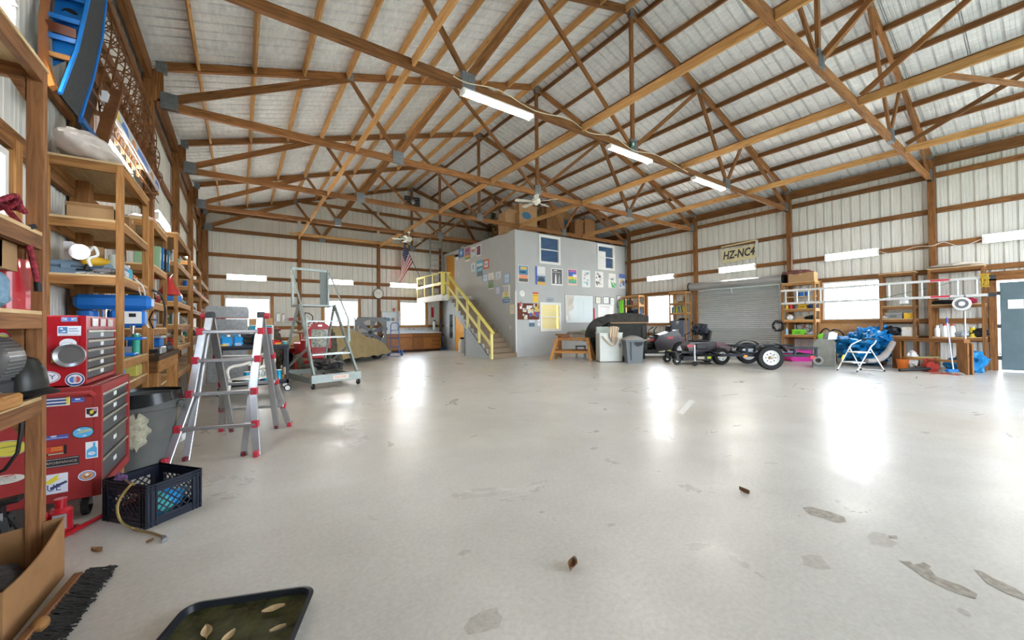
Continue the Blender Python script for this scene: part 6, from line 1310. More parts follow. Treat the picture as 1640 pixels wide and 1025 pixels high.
for k in range(30):
    u, v = Q3.uniform(-.5, .45), Q3.uniform(-.32, .24); w, h = Q3.uniform(.06, .2), Q3.uniform(.06, .2)
    q = MB(); q.M = frameM((u, -.022-.0012*k, v), (1, 0, .15*Q3.uniform(-1, 1)), (.0, 0, 1)); q.col = NC[k % len(NC)]; q.bb((0, 0, 0), (w, h, .001))
    q.col = tuple(x*.6 for x in q.col); q.add([(w*.15, h*.5, .0016), (w*.85, h*.5, .0016), (w*.85, h*.62, .0016), (w*.15, h*.62, .0016)], [(0, 1, 2, 3)]); P('pinned_note', q, print_mat(), cbd)
wallpic('blue_leaflet', 'blue grey leaflet hanging below the cork board', 847, 512, 856, 523, (.55, .6, .66), [('r', 0, 0, 1, .55, (.08, .16, .24)), ('r', .1, .7, .9, .8, (.7, .75, .8))], cat='leaflet')
wallpic('white_leaflet', 'white slip hanging beside the cork board corner', 861, 511, 866, 522, (.8, .8, .8), [('r', .1, .5, .9, .6, g1)], cat='leaflet')
T('red_tube', MB().cyl((13.40, YO-.04, 1.40), (13.38, YO-.04, 2.0), .035), mat('red_tube', (.55, .05, .06), .4), 'red tube leaning beside the wall map', 'tube')
# staircase wall
FB, FW2, FR = mat('blue_picture_frame', (.05, .14, .32), .4), mat('white_picture_frame', (.75, .76, .78), .4), mat('coral_picture_frame', (.62, .14, .10), .4)
S_ = True
wallpic('blue_framed_print', 'blue framed print beside the camera near the upper door', 736, 400, 742, 411, (.12, .25, .50), [('o', .5, .55, .28, .25, (.5, .62, .8))], (.03, .02, FB), 'picture', S_)
wallpic('tall_red_poster', 'tall poster with red and orange on the stair wall', 745, 397, 753, 419, (.42, .10, .14), [('r', 0, .0, 1, .16, (.75, .7, .65)), ('r', .05, .16, .95, .3, (.15, .35, .12)), ('r', .05, .3, .95, .48, (.75, .42, .08)), ('r', .1, .55, .9, .7, (.3, .2, .4)), ('r', .2, .75, .8, .92, (.25, .08, .2))], None, 'poster', S_)
wallpic('white_red_poster', 'white poster with a red middle on the stair wall', 755, 395, 761, 411, (.72, .78, .80), [('r', .05, .55, .95, .72, (.6, .1, .12)), ('r', .15, .42, .9, .5, (.1, .12, .15)), ('r', .1, .05, .9, .3, (.55, .75, .75))], None, 'poster', S_)
wallpic('wine_framed_print', 'white framed dark wine print, topmost on the stair wall', 764, 394, 770, 408, (.12, .04, .08), [('p', [(.3, .1), (.7, .3), (.4, .6), (.75, .9), (.6, .95), (.2, .6), (.5, .35)], (.5, .12, .18))], (.07, .02, FW2), 'picture', S_)
wallpic('seaside_poster', 'tall poster of a blue bay and dark shore on the stair wall', 764, 417, 773, 442, (.10, .40, .60), [('r', 0, .62, 1, .8, (.62, .70, .82)), ('r', 0, .45, 1, .62, (.05, .2, .3)), ('r', 0, .0, 1, .28, (.05, .09, .12)), ('p', [(.3, .4), (.9, .5), (.9, .45), (.4, .36)], (.75, .8, .82))], None, 'poster', S_)
wallpic('coral_framed_print', 'coral framed small print on the stair wall', 776, 418, 782, 428, (.72, .74, .76), [('o', .5, .5, .3, .2, (.2, .45, .6)), ('r', .3, .3, .7, .4, (.1, .2, .3))], (.07, .02, FR), 'picture', S_)
wallpic('small_blue_white_print', 'small white and blue print near the stair head', 755, 421, 761, 435, (.72, .77, .80), [('p', [(.4, .2), (.3, .6), (.5, .9), (.7, .6), (.6, .2)], (.10, .38, .70))], None, 'picture', S_)
wallpic('pale_blue_frame_a', 'pale blue framed sheet touching the green poster', 774, 440, 781, 450, (.62, .70, .80), [('r', .15, .3, .85, .7, (.4, .5, .65))], (.03, .02, mat('pale_blue_frame', (.30, .42, .62), .4)), 'picture', S_)
wallpic('green_poster', 'tall poster with a pale sky and green ground on the stair wall', 782, 437, 791, 463, (.74, .74, .68), [('r', .02, .06, .98, .42, (.08, .20, .06)), ('r', .02, .42, .98, .56, (.15, .16, .15)), ('p', [(.5, .5), (.55, .9), (.62, .5)], (.2, .2, .18)), ('r', .02, 0, .98, .05, (.8, .8, .78))], None, 'poster', S_)
wallpic('grey_blue_photo', 'pale grey blue unframed photo above the green poster', 794, 435, 802, 447, (.66, .70, .76), [('p', [(.2, .5), (.5, .85), (.8, .5), (.5, .35)], (.4, .48, .6)), ('r', .1, .12, .9, .24, (.35, .42, .55))], None, 'picture', S_)
wallpic('blue_framed_sheet', 'pale blue sheet in a blue frame low on the stair wall', 808, 439, 816, 453, (.55, .66, .82), [('r', .2, .45, .8, .55, (.3, .42, .65)), ('r', .2, .8, .8, .85, (.75, .8, .85))], (.03, .02, mat('steel_blue_frame', (.22, .36, .58), .4)), 'picture', S_)
wallpic('lilac_sheet', 'lilac framed sheet between the green and striped posters', 794, 460, 801, 471, (.60, .66, .80), [('r', .1, .1, .9, .5, (.66, .62, .72))], (.025, .02, mat('lilac_frame', (.35, .42, .6), .4)), 'picture', S_)
wallpic('striped_poster', 'striped white and blue poster lowest in the stair wall display', 805, 457, 817, 485, (.76, .77, .76), [('r', .05, .62, .15, .95, (.08, .12, .3)), ('r', .32, .62, .42, .95, (.1, .12, .3)), ('r', .60, .62, .7, .95, (.1, .12, .3)), ('o', .5, .48, .3, .16, (.62, .6, .12)), ('o', .52, .5, .12, .08, (.65, .3, .12)), ('r', .0, .0, 1, .24, (.05, .15, .4)), ('t', '1995', .5, .12, .14, (.8, .8, .8), .7), ('r', .1, .26, .9, .34, (.15, .35, .15))], None, 'poster', S_)
wallpic('cream_notice', 'cream notice sheet beside the office corner edge', 817, 488, 824, 503, (.80, .72, .52), [('o', .5, .55, .2, .15, (.65, .68, .75))], None, 'notice', S_)
cmr = thing('security_camera', 'black security camera on a white bracket by the upper door', 'camera', (XO-.001, 17.6, 4.72)); P('bracket', MB().bb((-.04, -.2, -.16), (0, .0, -.02)), WHITEP, cmr); P('camera_body', MB().bb((-.14, -.2, .0), (-.02, .05, .1), .01), BLACK, cmr)
for y, z, l in ((17.45, 3.85, 'white light switch by the upper door'), (12.95, 1.18, 'white light switch low by the office corner'), (18.05+.75, 1.28, 'white light switch under the landing')):
    t = thing('light_switch', l, 'switch', (XO, y, z)); P('plate', MB().bb((-.008, -.04, -.06), (-.001, .04, .06), .002), WHITEP, t); P('toggle', MB().bb((-.016, -.008, -.015), (-.008, .008, .015)), WHITEP, t)
# ---------------------------------------------------------------- right side: goods standing on the floor
RZ = -yaw
def at(x, y, dep):       # the point seen at pixel (x, y) at a depth
    return V((0, 0, 1.29))+(Fw+R2*((x-820)/623.1)-U2*((y-512.5)/623.1))*dep
def foot(x, dep): p = at(x, 560, dep); return V((p.x, p.y, 0))
def zz(x, y, dep): return at(x, y, dep).z
# sawhorse
sh_ = thing('sawhorse', 'wooden sawhorse table with splayed legs before the office wall', 'sawhorse', foot(917, 13.9), rad(-58))
zt = .80
P('beam', MB().bb((-.62, -.10, zt-.10), (.62, .10, zt), .006), WOODR, sh_)
for sx in (-1, 1):
    for sy in (-1, 1): P('leg', MB().beam((sx*.55, sy*.08, zt-.03), (sx*.72, sy*.34, 0), .05, .10, (1, 0, 0)), WOODR, sh_)
    P('end_brace', MB().bb((sx*.60-.02, -.2, .38), (sx*.60+.02, .2, .46)), WOODR, sh_)
for sy in (-1, 1): P('stretcher', MB().bb((-.62, sy*.22-.02, .26), (.62, sy*.22+.02, .34)), WOODR, sh_)
tb2 = thing('work_table', 'brown wooden table with rags behind the sawhorse', 'table', foot(922, 15.2), RZ)
P('top', MB().bb((-.75, -.35, .84), (.75, .35, .90)), WOOD, tb2); P('drawer', MB().bb((-.62, -.36, .70), (-.1, -.32, .83)), mat('reddish_drawer', (.28, .09, .03), .5), tb2)
for sx in (-1, 1):
    for sy in (-1, 1): P('leg', MB().bb((sx*.62-.04, sy*.28-.04, 0), (sx*.62+.04, sy*.28+.04, .84)), WOOD, tb2)
P('lower_rail', MB().bb((-.62, -.3, .25), (.62, -.25, .32)), WOOD, tb2)
o = foot(924, 14.85); T('table_rag', MB().grid(lambda u, v: (-.3+.6*u, -.05-.02*math.sin(u*9)-.03*v, .93-(.02+.27*v*(1-abs(2*u-1)*.7))), 14, 8), mat('grey_rag', (.40, .36, .30), .9, var=.4, scale=18), 'grey pointed rag hanging off the brown table', 'rag', o, RZ)
T('table_cloth_heap', lump(foot(925, 15.2)+V((0, 0, .95)), (.5, .22, .06), 81, .4, fr=5), mat('grey_rag', (.40, .36, .30), .9, var=.4, scale=18), 'low heap of rags and tools on the brown table', 'rags')
T('green_roll', lump(foot(932, 15.3)+V((.1, 0, 1.0)), (.16, .1, .07), 82, .15), mat('green_white', (.45, .55, .30), .7, var=.5, scale=12), 'green and white bundle on the table end', 'bundle')
cr_ = thing('steel_stool', 'black metal frame stool under the brown table', 'stool', foot(930, 14.95), RZ); P('seat', MB().bb((-.18, -.15, .42), (.18, .15, .45)), BLACK, cr_)
for sx in (-1, 1):
    for sy in (-1, 1): P('leg', MB().bb((sx*.16-.012, sy*.13-.012, 0), (sx*.16+.012, sy*.13+.012, .42)), BLACK, cr_)
T('engine_block', lump(foot(951, 14.2)+V((0, 0, .38)), (.22, .2, .37), 83, .35, 20, 14, fr=4), mat('black_engine', (.02, .02, .022), .4, .5, var=1, scale=14), 'black engine block standing between sawhorse and white cabinet', 'engine')
# white cabinet (old washing machine) with a cloth and rope
D = 13.0; wm = thing('washing_machine', 'white top-loading machine with a tan cloth draped over it', 'machine', foot(979, D), RZ)
w = 37*D/623/2; ht = zz(979, 533, D); WM = mat('aged_white_enamel', (.60, .63, .60), .4, var=.08, scale=5)
P('body', MB().bb((-w, 0, .02), (w, .62, ht-.03), .012), WM, wm); P('top', MB().bb((-w-.012, -.012, ht-.03), (w+.012, .63, ht), .008), WHITEP, wm); P('back_panel', MB().bb((-w, .4, ht), (w-.04, .60, ht+.20), .01), mat('pale_green_enamel', (.48, .55, .52), .4), wm)
P('switch_plate', MB().bb((w-.17, -.008, ht-.50), (w-.06, 0, ht-.34)), GALV, wm); P('switch_lever', MB().box((w-.115, -.016, ht-.41), (.02, .016, .06), (.3, 0, 0)), BLACK, wm); P('toe_strip', MB().bb((-w, .01, 0), (w, .6, .02)), DGREY, wm)
CL = mat('tan_cloth', (.58, .46, .34), .9, var=.2, scale=9)
o = foot(983, D-.03); hc = ht
T('draped_cloth', MB().grid(lambda u, v: ((u-.5)*(.34-.10*v)+.02*math.sin(v*5), -.03-.02*math.sin(u*22)*(.4+v)+(.30*(1-v*4) if v < .25 else 0), hc+.17+(.04*math.sin(u*3.1))-(0 if v < .25 else (v-.25)*.72*(1-.5*abs(2*u-1)**2))), 26, 16, .006), CL, 'tan cloth draped over the front of the white machine', 'cloth', o, RZ)
T('draped_rope', MB().tube(smooth([(-.33, -.03, hc-.10), (-.22, -.04, hc-.25), (-.02, -.05, hc-.42), (.10, -.06, hc-.38), (.16, -.05, hc-.2), (.17, -.04, hc+.05)]), .022, 8), CL, 'thick tan rope looped across the white machine front', 'rope', foot(981, D-.02), RZ)
# grey wheeled bin
D = 12.55; bn = thing('wheeled_bin', 'dark grey tapered rubbish bin with a dusty domed lid', 'bin', foot(1017, D), RZ); GB = mat('bin_grey', (.13, .15, .16), .5)
hb = zz(1017, 545, D)
b = MB(); b.add([(x, y, z) for z, a in ((0, .235), (hb, .285)) for x, y in ((-a, 0), (a, 0), (a, .5), (-a, .5))], [(0, 1, 5, 4), (1, 2, 6, 5), (2, 3, 7, 6), (3, 0, 4, 7), (3, 2, 1, 0), (4, 5, 6, 7)]); P('body', b, GB, bn)
P('lid', MB().grid(lambda u, v: ((u-.5)*.64, -.04+.58*v, hb+.02+.13*math.sin(math.pi*u)**.6*math.sin(math.pi*v)**.6), 14, 12, .01), mat('dusty_lid', (.30, .29, .27), .85, var=.3, scale=30), bn); P('rim', MB().bb((-.31, -.03, hb-.05), (.31, .53, hb+.02), .01), GB, bn)
P('handle_recess', MB().prism([(-.02, hb-.06), (.26, hb-.06), (.22, hb-.16), (.08, hb-.2), (0, hb-.14)], -.03, -.012, 'xz'), BLACK, bn); P('rib', MB().bb((-.14, -.022, .1), (-.12, .0, hb-.05)), DGREY, bn)
for s in (-1, 1): P('wheel', MB().lathe([(0, -.03), (.09, -.03), (.1, 0), (.09, .03), (0, .03)], (s*.26, .45, .1), 16, 'x'), RUBBER, bn)
# dark machine with a curved duct
D = 14.0; dm = thing('dust_machine', 'big dark iron machine with a curved duct arm behind the bins', 'machine', foot(1010, D), RZ); DM = mat('dark_green_iron', (.013, .017, .013), .6, 0, var=.6, scale=4); DM2 = mat('dusty_iron', (.045, .042, .038), .8, 0, var=.4, scale=6)
k = D/623; X = lambda x: (x-1010)*k; Z = lambda y: zz(1010, y, D)
P('body', MB().bb((X(974), 0, Z(566)), (X(1037), 1.1, Z(516)), .03), DM, dm)
P('top_hood', MB().prism([(X(963), Z(516)), (X(1039), Z(516)), (X(1039), Z(507)), (X(1028), Z(503)), (X(1000), Z(501)), (X(984), Z(502)), (X(974), Z(508)), (X(960), Z(511))], -.04, 1.12, 'xz'), DM2, dm)
ro, ri = [], []
for i in range(11):
    a = math.pi/2*(i/10); ro.append((X(976)-X(976)+X(972)-(X(972)-X(940))*math.sin(a), Z(541)+(Z(506)-Z(541))*math.cos(a))); ri.append((X(974)-(X(974)-X(954))*math.sin(a), Z(541)+(Z(518)-Z(541))*math.cos(a)))
P('curved_duct', MB().prism(ro+ri[::-1], .0, .4, 'xz'), DM2, dm); P('duct_flange', MB().bb((X(936), -.03, Z(546)), (X(957), .43, Z(540)), .01), DM, dm)
P('edge_strip', MB().bb((X(978), -.05, Z(518)), (X(1038), -.03, Z(516))), mat('rusty_edge', (.30, .17, .08), .6), dm); P('side_door', MB().bb((X(1028), -.03, Z(560)), (X(1036), .0, Z(522)), .01), DM2, dm)
for x in (980, 1032): P('leg', MB().bb((X(x)-.05, .1, 0), (X(x)+.05, .25, Z(566))), DM, dm); P('leg', MB().bb((X(x)-.05, .9, 0), (X(x)+.05, 1.05, Z(566))), DM, dm)
P('wheel', MB().lathe([(0, -.06), (.2, -.06), (.22, 0), (.2, .06), (0, .06)], (X(1000), -.12, .22), 20, 'y'), RUBBER, dm)
P('tie_rope', MB().tube(smooth([(X(1016), -.07, Z(548)), (X(1030), -.08, Z(546)), (X(1040), -.05, Z(542))]), .018, 6), CL, dm)
# ride-on mowers
MG = mat('mower_dark', (.035, .028, .03), .3, .2, coat=.3); MD = mat('mower_charcoal', (.03, .03, .032), .5)
def mower(label, px0, D, sc):
    t = thing('ride_on_mower', label, 'mower', foot(px0, D), RZ); t.scale = (sc,)*3
    P('mower_deck', MB().prism([(-.85, .14), (-.80, .28), (.30, .30), (.35, .14)], -.42, .5, 'xz'), MD, t); P('deck_belt_cover', MB().bb((-.55, -.3, .29), (.1, .4, .36), .02), BLACK, t)
    P('frame', MB().bb((-.78, -.18, .36), (.95, .22, .44)), MD, t)
    P('front_bar', MB().bb((-1.05, -.36, .36), (-.98, .46, .42)), MD, t)
    for y in (-.36, .46):
        w = P('front_caster', MB().ring([(.05, -.05), (.12, -.06), (.14, 0), (.12, .06), (.05, .05)], (-1.02, y, .14), 20, 'y'), RUBBER, t); P('wheel_hub', MB().lathe([(0, -.04), (.06, -.04), (.06, .04), (0, .04)], (-1.02, y, .14), 14, 'y'), WHITEP, w); P('caster_fork', MB().bb((-1.06, y-.08, .14), (-.98, y-.07, .38)).bb((-1.06, y+.07, .14), (-.98, y+.08, .38)).bb((-1.06, y-.08, .34), (-.98, y+.08, .38)), MD, w)
        r = P('rear_wheel', MB().ring([(.15, -.11), (.25, -.12), (.28, -.06), (.28, .06), (.25, .12), (.15, .11)], (.42, y*1.15, .28), 26, 'y'), RUBBER, t); P('wheel_rim', MB().lathe([(0, -.07), (.13, -.09), (.165, -.1), (.165, .1), (.13, .09), (0, .07)], (.42, y*1.15, .28), 22, 'y'), mat('pale_rim', (.62, .63, .62), .4, .3), r)
        hm = MB()
        for q in range(5): a = q*1.257; hm.cyl((.42+.10*math.cos(a), y*1.15-.095, .28+.10*math.sin(a)), (.42+.10*math.cos(a), y*1.15-.085, .28+.10*math.sin(a)), .018, n=8)
        P('rim_holes', hm, BLACK, r)
    P('engine_cover', MB().prism([(-.55, .44), (-.62, .62), (-.50, .74), (.35, .76), (.42, .6), (.42, .44)], -.26, .30, 'xz'), MG, t); P('rear_hood', MB().prism([(.35, .5), (.35, .74), (.62, .72), (.86, .58), (.80, .46)], -.28, .32, 'xz'), mat('mower_maroon', (.08, .03, .035), .3, coat=.4), t)
    P('fuel_tank', MB().bb((-.35, -.34, .5), (.02, -.26, .70), .03), MD, t)
    P('seat_base', MB().bb((-.38, -.22, .76), (.18, .26, .82), .03), BLACK, t); P('seat_back', MB().box((.20, .02, .96), (.12, .44, .36), (0, .2, 0), .04), BLACK, t)
    for y in (-.25, .29): P('control_lever', MB().tube([(-.42, y, .74), (-.44, y, .98), (-.30, y*.6, 1.08)], .016, 7), BLACK, t)
    P('decal', MB().bb((-.62, -.268, .58), (-.40, -.262, .66)), mat('decal_red', (.45, .05, .06), .4), t); P('yellow_sticker', MB().bb((-.02, -.425, .2), (.1, -.42, .27)), mat('lime_plastic', (.62, .75, .02), .4), t); P('white_sticker', MB().bb((-.35, -.425, .19), (-.12, -.42, .27)), mat('cream_label', (.65, .6, .48), .5), t)
    return t
mower('black ride-on mower with bare pale wheel rims beside the trailer', 1124, 12.3, .92)
o = foot(1122, 12.3); T('jumper_bag', lump(V((o.x, o.y, 1.06)), (.26, .22, .18), 91, .45, fr=5), mat('black_bag', (.015, .017, .025), .5), 'black bag and cables heaped on the mower seat', 'bag')
mower2 = mower('second mower, half hidden by the file cabinet, with a sloped dark body', 1063, 15.0, 1.05)
P('grass_collector', MB().prism([(-.42, .22), (-.5, .55), (-.3, .80), (.3, .98), (.46, .8), (.42, .6), (.2, .3)], -.445, .1, 'xz'), MG, mower2)
P('red_badge', MB().bb((-.05, -.455, .66), (.16, -.448, .74)), mat('decal_red', (.45, .05, .06), .4), mower2)
# trailer
D = 10.67; tl = thing('utility_trailer', 'black utility trailer frame with white spoked wheels', 'trailer', foot(1229, D), RZ-rad(13)); k = D/623
TB_ = mat('trailer_black', (.010, .012, .02), .55)
X = lambda x, d=D: (x-1229)*d/623
zt_, zl_ = zz(1229, 555.5, D), zz(1229, 567, D); yf = 1.35
for y in (-.02, yf):
    P('top_rail', MB().bb((X(1196) if y < 1 else X(1165), y-.025, zt_-.05), (X(1298), y+.025, zt_)), TB_, tl); P('lower_rail', MB().bb((X(1160), y-.025, zl_-.07), (X(1298), y+.025, zl_)), TB_, tl)
    for x in (1199, 1240, 1267, 1296): P('upright', MB().bb((X(x)-.025, y-.025, zl_), (X(x)+.025, y+.025, zt_-.05)), TB_, tl)
for x in (1162, 1199, 1245, 1296): P('cross_member', MB().bb((X(x)-.03, 0, zl_-.07), (X(x)+.03, yf, zl_-.01)), TB_, tl)
P('front_rail', MB().bb((X(1197)-.03, 0, zt_-.05), (X(1197)+.03, yf, zt_)), TB_, tl)
for s in (0, 1): P('tongue', MB().beam((X(1165), yf*s, zl_-.06), (X(1126), yf/2+.05*(s*2-1), zl_-.06), .04, .05), TB_, tl)
P('jack_post', MB().cyl((X(1128), -.0+yf*.42, .14), (X(1128), yf*.42, .62), .03), ALU, tl); P('jack_wheel', MB().lathe([(0, -.025), (.07, -.025), (.075, 0), (.07, .025), (0, .025)], (X(1128), yf*.42, .075), 16, 'y'), RUBBER, tl)
P('deck_boards', MB().bb((X(1215), .75, zl_-.01), (X(1290), yf-.05, zl_+.015)), mat('worn_blue_deck', (.20, .25, .34), .5), tl)
for y, yy in ((-.16, -.16), (yf+.16, yf+.16)):
    w = P('wheel', MB().ring([(.20, -.09), (.30, -.10), (.325, -.06), (.325, .06), (.30, .10), (.20, .09)], (0, y, .325), 32, 'y'), RUBBER, tl); sg_ = -1 if y < 0 else 1
    P('wheel_rim', MB().lathe([(0, sg_*.02), (.07, sg_*.02), (.09, sg_*.045), (.15, sg_*.05), (.17, sg_*.075), (.205, sg_*.09), (.205, -sg_*.09), (0, -sg_*.05)], (0, y, .325), 30, 'y'), mat('white_rim', (.72, .72, .70), .35), w)
    hm = MB()
    for q in range(8): a = q*math.pi/4; hm.cyl((.115*math.cos(a), y+sg_*.046, .325+.115*math.sin(a)), (.115*math.cos(a), y+sg_*.054, .325+.115*math.sin(a)), .017, n=8)
    P('rim_holes', hm, BLACK, w); P('hub_cap', MB().lathe([(.045, sg_*.02), (.04, sg_*.07), (0, sg_*.075)], (0, y, .325), 14, 'y'), mat('rusty_hub', (.28, .19, .09), .5, .4), w)
    P('fender', MB().grid(lambda u, v: (-.42*math.cos(math.pi*(.12+.76*u)), y-.11+.22*v, .33+.40*math.sin(math.pi*(.12+.76*u))), 14, 2, .006), TB_, tl)
P('axle', MB().cyl((0, -.1, .325), (0, yf+.1, .325), .035), TB_, tl)
P('amber_light', MB().bb((X(1194), -.06, zl_-.09), (X(1199), -.03, zl_-.03)), mat('amber_lens', (.85, .28, .01), .2), tl); P('red_light', MB().bb((X(1287), -.06, zl_-.12), (X(1293), -.03, zl_-.04)), mat('red_lens', (.5, .01, .02), .2), tl); P('red_light', MB().bb((X(1250), yf-.0, zl_-.12), (X(1256), yf+.03, zl_-.02)), mat('red_lens', (.5, .01, .02), .2), tl)
D = 12.6; T('pink_tub', MB().prism([(-.42, .05), (-.36, .32), (.34, .36), (.46, .05), (.40, 0), (-.36, 0)], 0, .5, 'xz'), mat('pink_plastic', (.72, .05, .38), .35), 'bright pink plastic sled behind the trailer tail', 'sled', foot(1287, D), RZ)
T('red_sled', MB().prism([(-.45, .0), (-.5, .22), (.45, .26), (.42, 0)], 0, .4, 'xz'), mat('red_plastic', (.60, .02, .02), .35), 'red plastic sled beside the pink one behind the trailer', 'sled', foot(1262, 12.9), RZ)
# galvanised tank
D = 10.75; tk = thing('steel_tank', 'dull galvanised tank with rounded top and a port flange', 'tank', foot(1320, D), RZ-rad(36)); k = D/623
w = 18*k*.79; h_ = zz(1320, 544, D); TG = mat('dull_tank_steel', (.21, .21, .18), .5, .15, var=.3, scale=5)
pl_ = [(-w, 0), (-w, h_-.18)]+[(-w+.18-.18*math.cos(a), h_-.18+.18*math.sin(a)) for a in [math.pi/2*i/7 for i in range(1, 8)]]+[(w-.08+.08*math.sin(a), h_-.08+.08*math.cos(a)) for a in [math.pi/2*i/5 for i in range(6)]]+[(w, 0)]
P('shell', MB().prism(pl_, 0, .8, 'xz'), TG, tk); P('end_seam', MB().bb((w-.02, -.012, .02), (w, -.001, h_-.1)), GALV, tk); P('base_rim', MB().bb((-w-.01, -.015, 0), (w+.01, .8, .03)), GALV, tk)
P('port_flange', MB().ring([(.065, -.02), (.125, -.02), (.125, 0), (.065, 0)], ((X(1310)-X(1320))*.79, -.002, zz(1310, 577.5, D)), 8, 'y'), GALV, tk); P('port_hole', MB().lathe([(0, -.003), (.066, -.004), (.066, 0)], ((X(1310)-X(1320))*.79, 0, zz(1310, 577.5, D)), 18, 'y'), mat('rusty_hole', (.05, .035, .025), .8), tk)
T('metal_scoop', MB().prism([(-.14, 0), (.10, 0), (.14, .17), (-.02, .22), (-.10, .18)], .1, .3, 'xz'), GALV, 'pale folded metal scoop standing on the galvanised tank', 'scoop', foot(1339, D)+V((0, 0, h_+.001)), RZ)
# tarp heap
D = 11.3; o = foot(1388, D+.3); TP = mat('blue_tarp', (.01, .19, .46), .3, var=.5, scale=5)
tarp_ = T('blue_tarp', lump(o+V((0, 0, .50)), (.85, .6, .48), 95, .42, 60, 36, fr=3.4), TP, 'large crumpled blue tarp over a heap beside the tank', 'tarp')
P('tarp_fold', lump(o+V((.15, -.25, .80)), (.5, .4, .26), 96, .6, 44, 24, fr=4), mat('bright_blue_tarp', (.01, .22, .58), .3, var=.4, scale=6), tarp_)
T('grey_cover', MB().tube(smooth([tuple(at(1388, 578, D-.75)), tuple(at(1402, 577, D-.75)), tuple(at(1418, 568, D-.75)), tuple(at(1431, 548, D-.7))]), [.06]*6+[.085]*5+[.07]*5, 12), mat('grey_sheet', (.34, .31, .29), .7, var=.2, scale=7), 'grey curved fender across the blue tarp heap', 'fender')
# step stool
D = 9.95; ss = thing('step_stool', 'white folding step stool in front of the blue tarp', 'step stool', foot(1380, D), RZ); k = D/623; X = lambda x: (x-1380)*k; Z = lambda y: zz(1380, y, D)
WT = mat('white_tube', (.78, .78, .74), .3)
for x0, x1, x2, y in ((1351.5, 1376, 1391, .22), (1364.6, 1390, 1397, -.12)):
    P('front_rail', MB().tube(smooth([(X(x0), y, 0.012), (X(x1-3), y, Z(557)), (X(x1+3), y, Z(551)), (X(x2), y*.9, Z(545))]), .014, 8), WT, ss)
    P('rear_leg', MB().tube([(X(x1-4), y, Z(556)), (X(x1+20 if y < 0 else x1+16), y+.02, .014)], .013, 8), WT, ss); P('rubber_foot', MB().cyl((X(x1+20 if y < 0 else x1+16), y+.02, .0), (X(x1+19 if y < 0 else x1+15), y+.02, .05), .02, n=8), BLACK, ss); P('rubber_foot', MB().cyl((X(x0), y, 0), (X(x0+1), y, .035), .018, n=8), BLACK, ss)
P('top_hoop', MB().tube(smooth([(X(1391), .20, Z(545)), (X(1396), .12, Z(543)), (X(1399), -.02, Z(544)), (X(1397), -.11, Z(545))]), .017, 8), BLACK, ss)
for x0, x1, yy in ((1367, 1398, 564), (1359, 1389, 580)): P('step', MB().bb((X(x0), -.13, Z(yy)-.015), (X(x1)-.16, .22, Z(yy)+.01), .006), WT, ss)
P('rear_bar', MB().cyl((X(1394), .24, .03), (X(1408), -.10, .03), .012), WT, ss); P('yellow_tape', MB().tube([(X(1359), .215, Z(576)), (X(1362.5), .215, Z(569))], .018, 8), mat('hazard_yellow', (.7, .6, .02), .5), ss)
# timber frame bench with blower
A, B_ = V((14.0, 1.42, 0)), V((14.62, 2.66, 0)); d = (A-B_); L = d.length; d.normalize(); n_ = V((-d.y, d.x, 0))
bf = thing('timber_frame', 'heavy timber sawhorse frame with thick square legs', 'frame'); bf.matrix_world = frameM(B_, d, n_)
P('top_beam', MB().bb((-.05, -.08, .74), (L+.05, .10, .83), .006), WOOD, bf)
for x in (.0, L): P('leg', MB().bb((x-.10, -.07, 0), (x+.10, -.02, .74)), WOOD, bf); P('leg', MB().bb((x-.10, .06, 0), (x+.10, .11, .74)), WOOD, bf)
P('stretcher', MB().bb((.1, .0, .26), (L-.1, .04, .32)), WOODR, bf)
D = 9.75; lb_ = thing('leaf_blower', 'red leaf blower with a long black tube on the floor', 'leaf blower', foot(1487, D), RZ); lb_.scale = (.82, .82, .82); BRD = mat('blower_red', (.33, .03, .02), .4)
P('fan_housing', MB().lathe([(.05, -.09), (.15, -.08), (.165, 0), (.15, .08), (.05, .09)], (0, 0, .17), 22, 'y'), BRD, lb_); P('motor', MB().bb((.02, -.09, .05), (.26, .09, .24), .04), BRD, lb_); P('handle', MB().tube(smooth([(-.1, 0, .3), (-.13, 0, .4), (.1, 0, .36), (.22, 0, .4), (.24, 0, .2)]), .024, 8), BRD, lb_); P('tube', MB().tube([(-.05, -.05, .10), (-.5, -.05, .08), (-.95, -.05, .06)], [.06, .05, .04], 12), BLACK, lb_); P('stand', MB().bb((-.12, -.1, 0), (.2, .1, .05), .01), BRD, lb_)
for i, (x, z, dep, r, l) in enumerate(((1533, .16, 9.9, (.52, .22, .16), 'low blue tarp bundle behind the timber frame legs'), (1556, .26, 9.6, (.30, .25, .27), 'taller blue tarp bundle at the frame end by the side door'))):
    T('blue_tarp_bundle', lump(foot(x, dep)+V((0, 0, z)), r, 97+i, .35, 26, 14), TP, l, 'tarp')
mp_ = thing('mop', 'string mop with blue head and pale handle leaning on the timber frame', 'mop', foot(1526, 9.25), RZ)
P('handle', MB().cyl((0, 0, .1), (-.01, .10, 1.24), .014, n=8), mat('pale_blue_handle', (.5, .55, .68), .4), mp_); P('grip', MB().cyl((-.01, .1, 1.22), (-.01, .105, 1.34), .02, n=8), mat('grip_blue', (.04, .08, .4), .5), mp_); P('blue_head', MB().bb((-.15, -.04, .05), (.1, .06, .12), .015), BLUE, mp_)
b = MB(); q = random.Random(6)
for kk in range(60): a = q.uniform(-2.6, .2); r = q.uniform(.15, .28); b.tube([(q.uniform(-.12, .08), 0, .07), (r*.6*math.cos(a)-.02, r*.5*math.sin(a), .03), (r*math.cos(a)-.02, r*.8*math.sin(a), .008)], .007, 4)
P('strings', b, mat('mop_grey', (.30, .29, .28), .9), mp_, stuff=True)
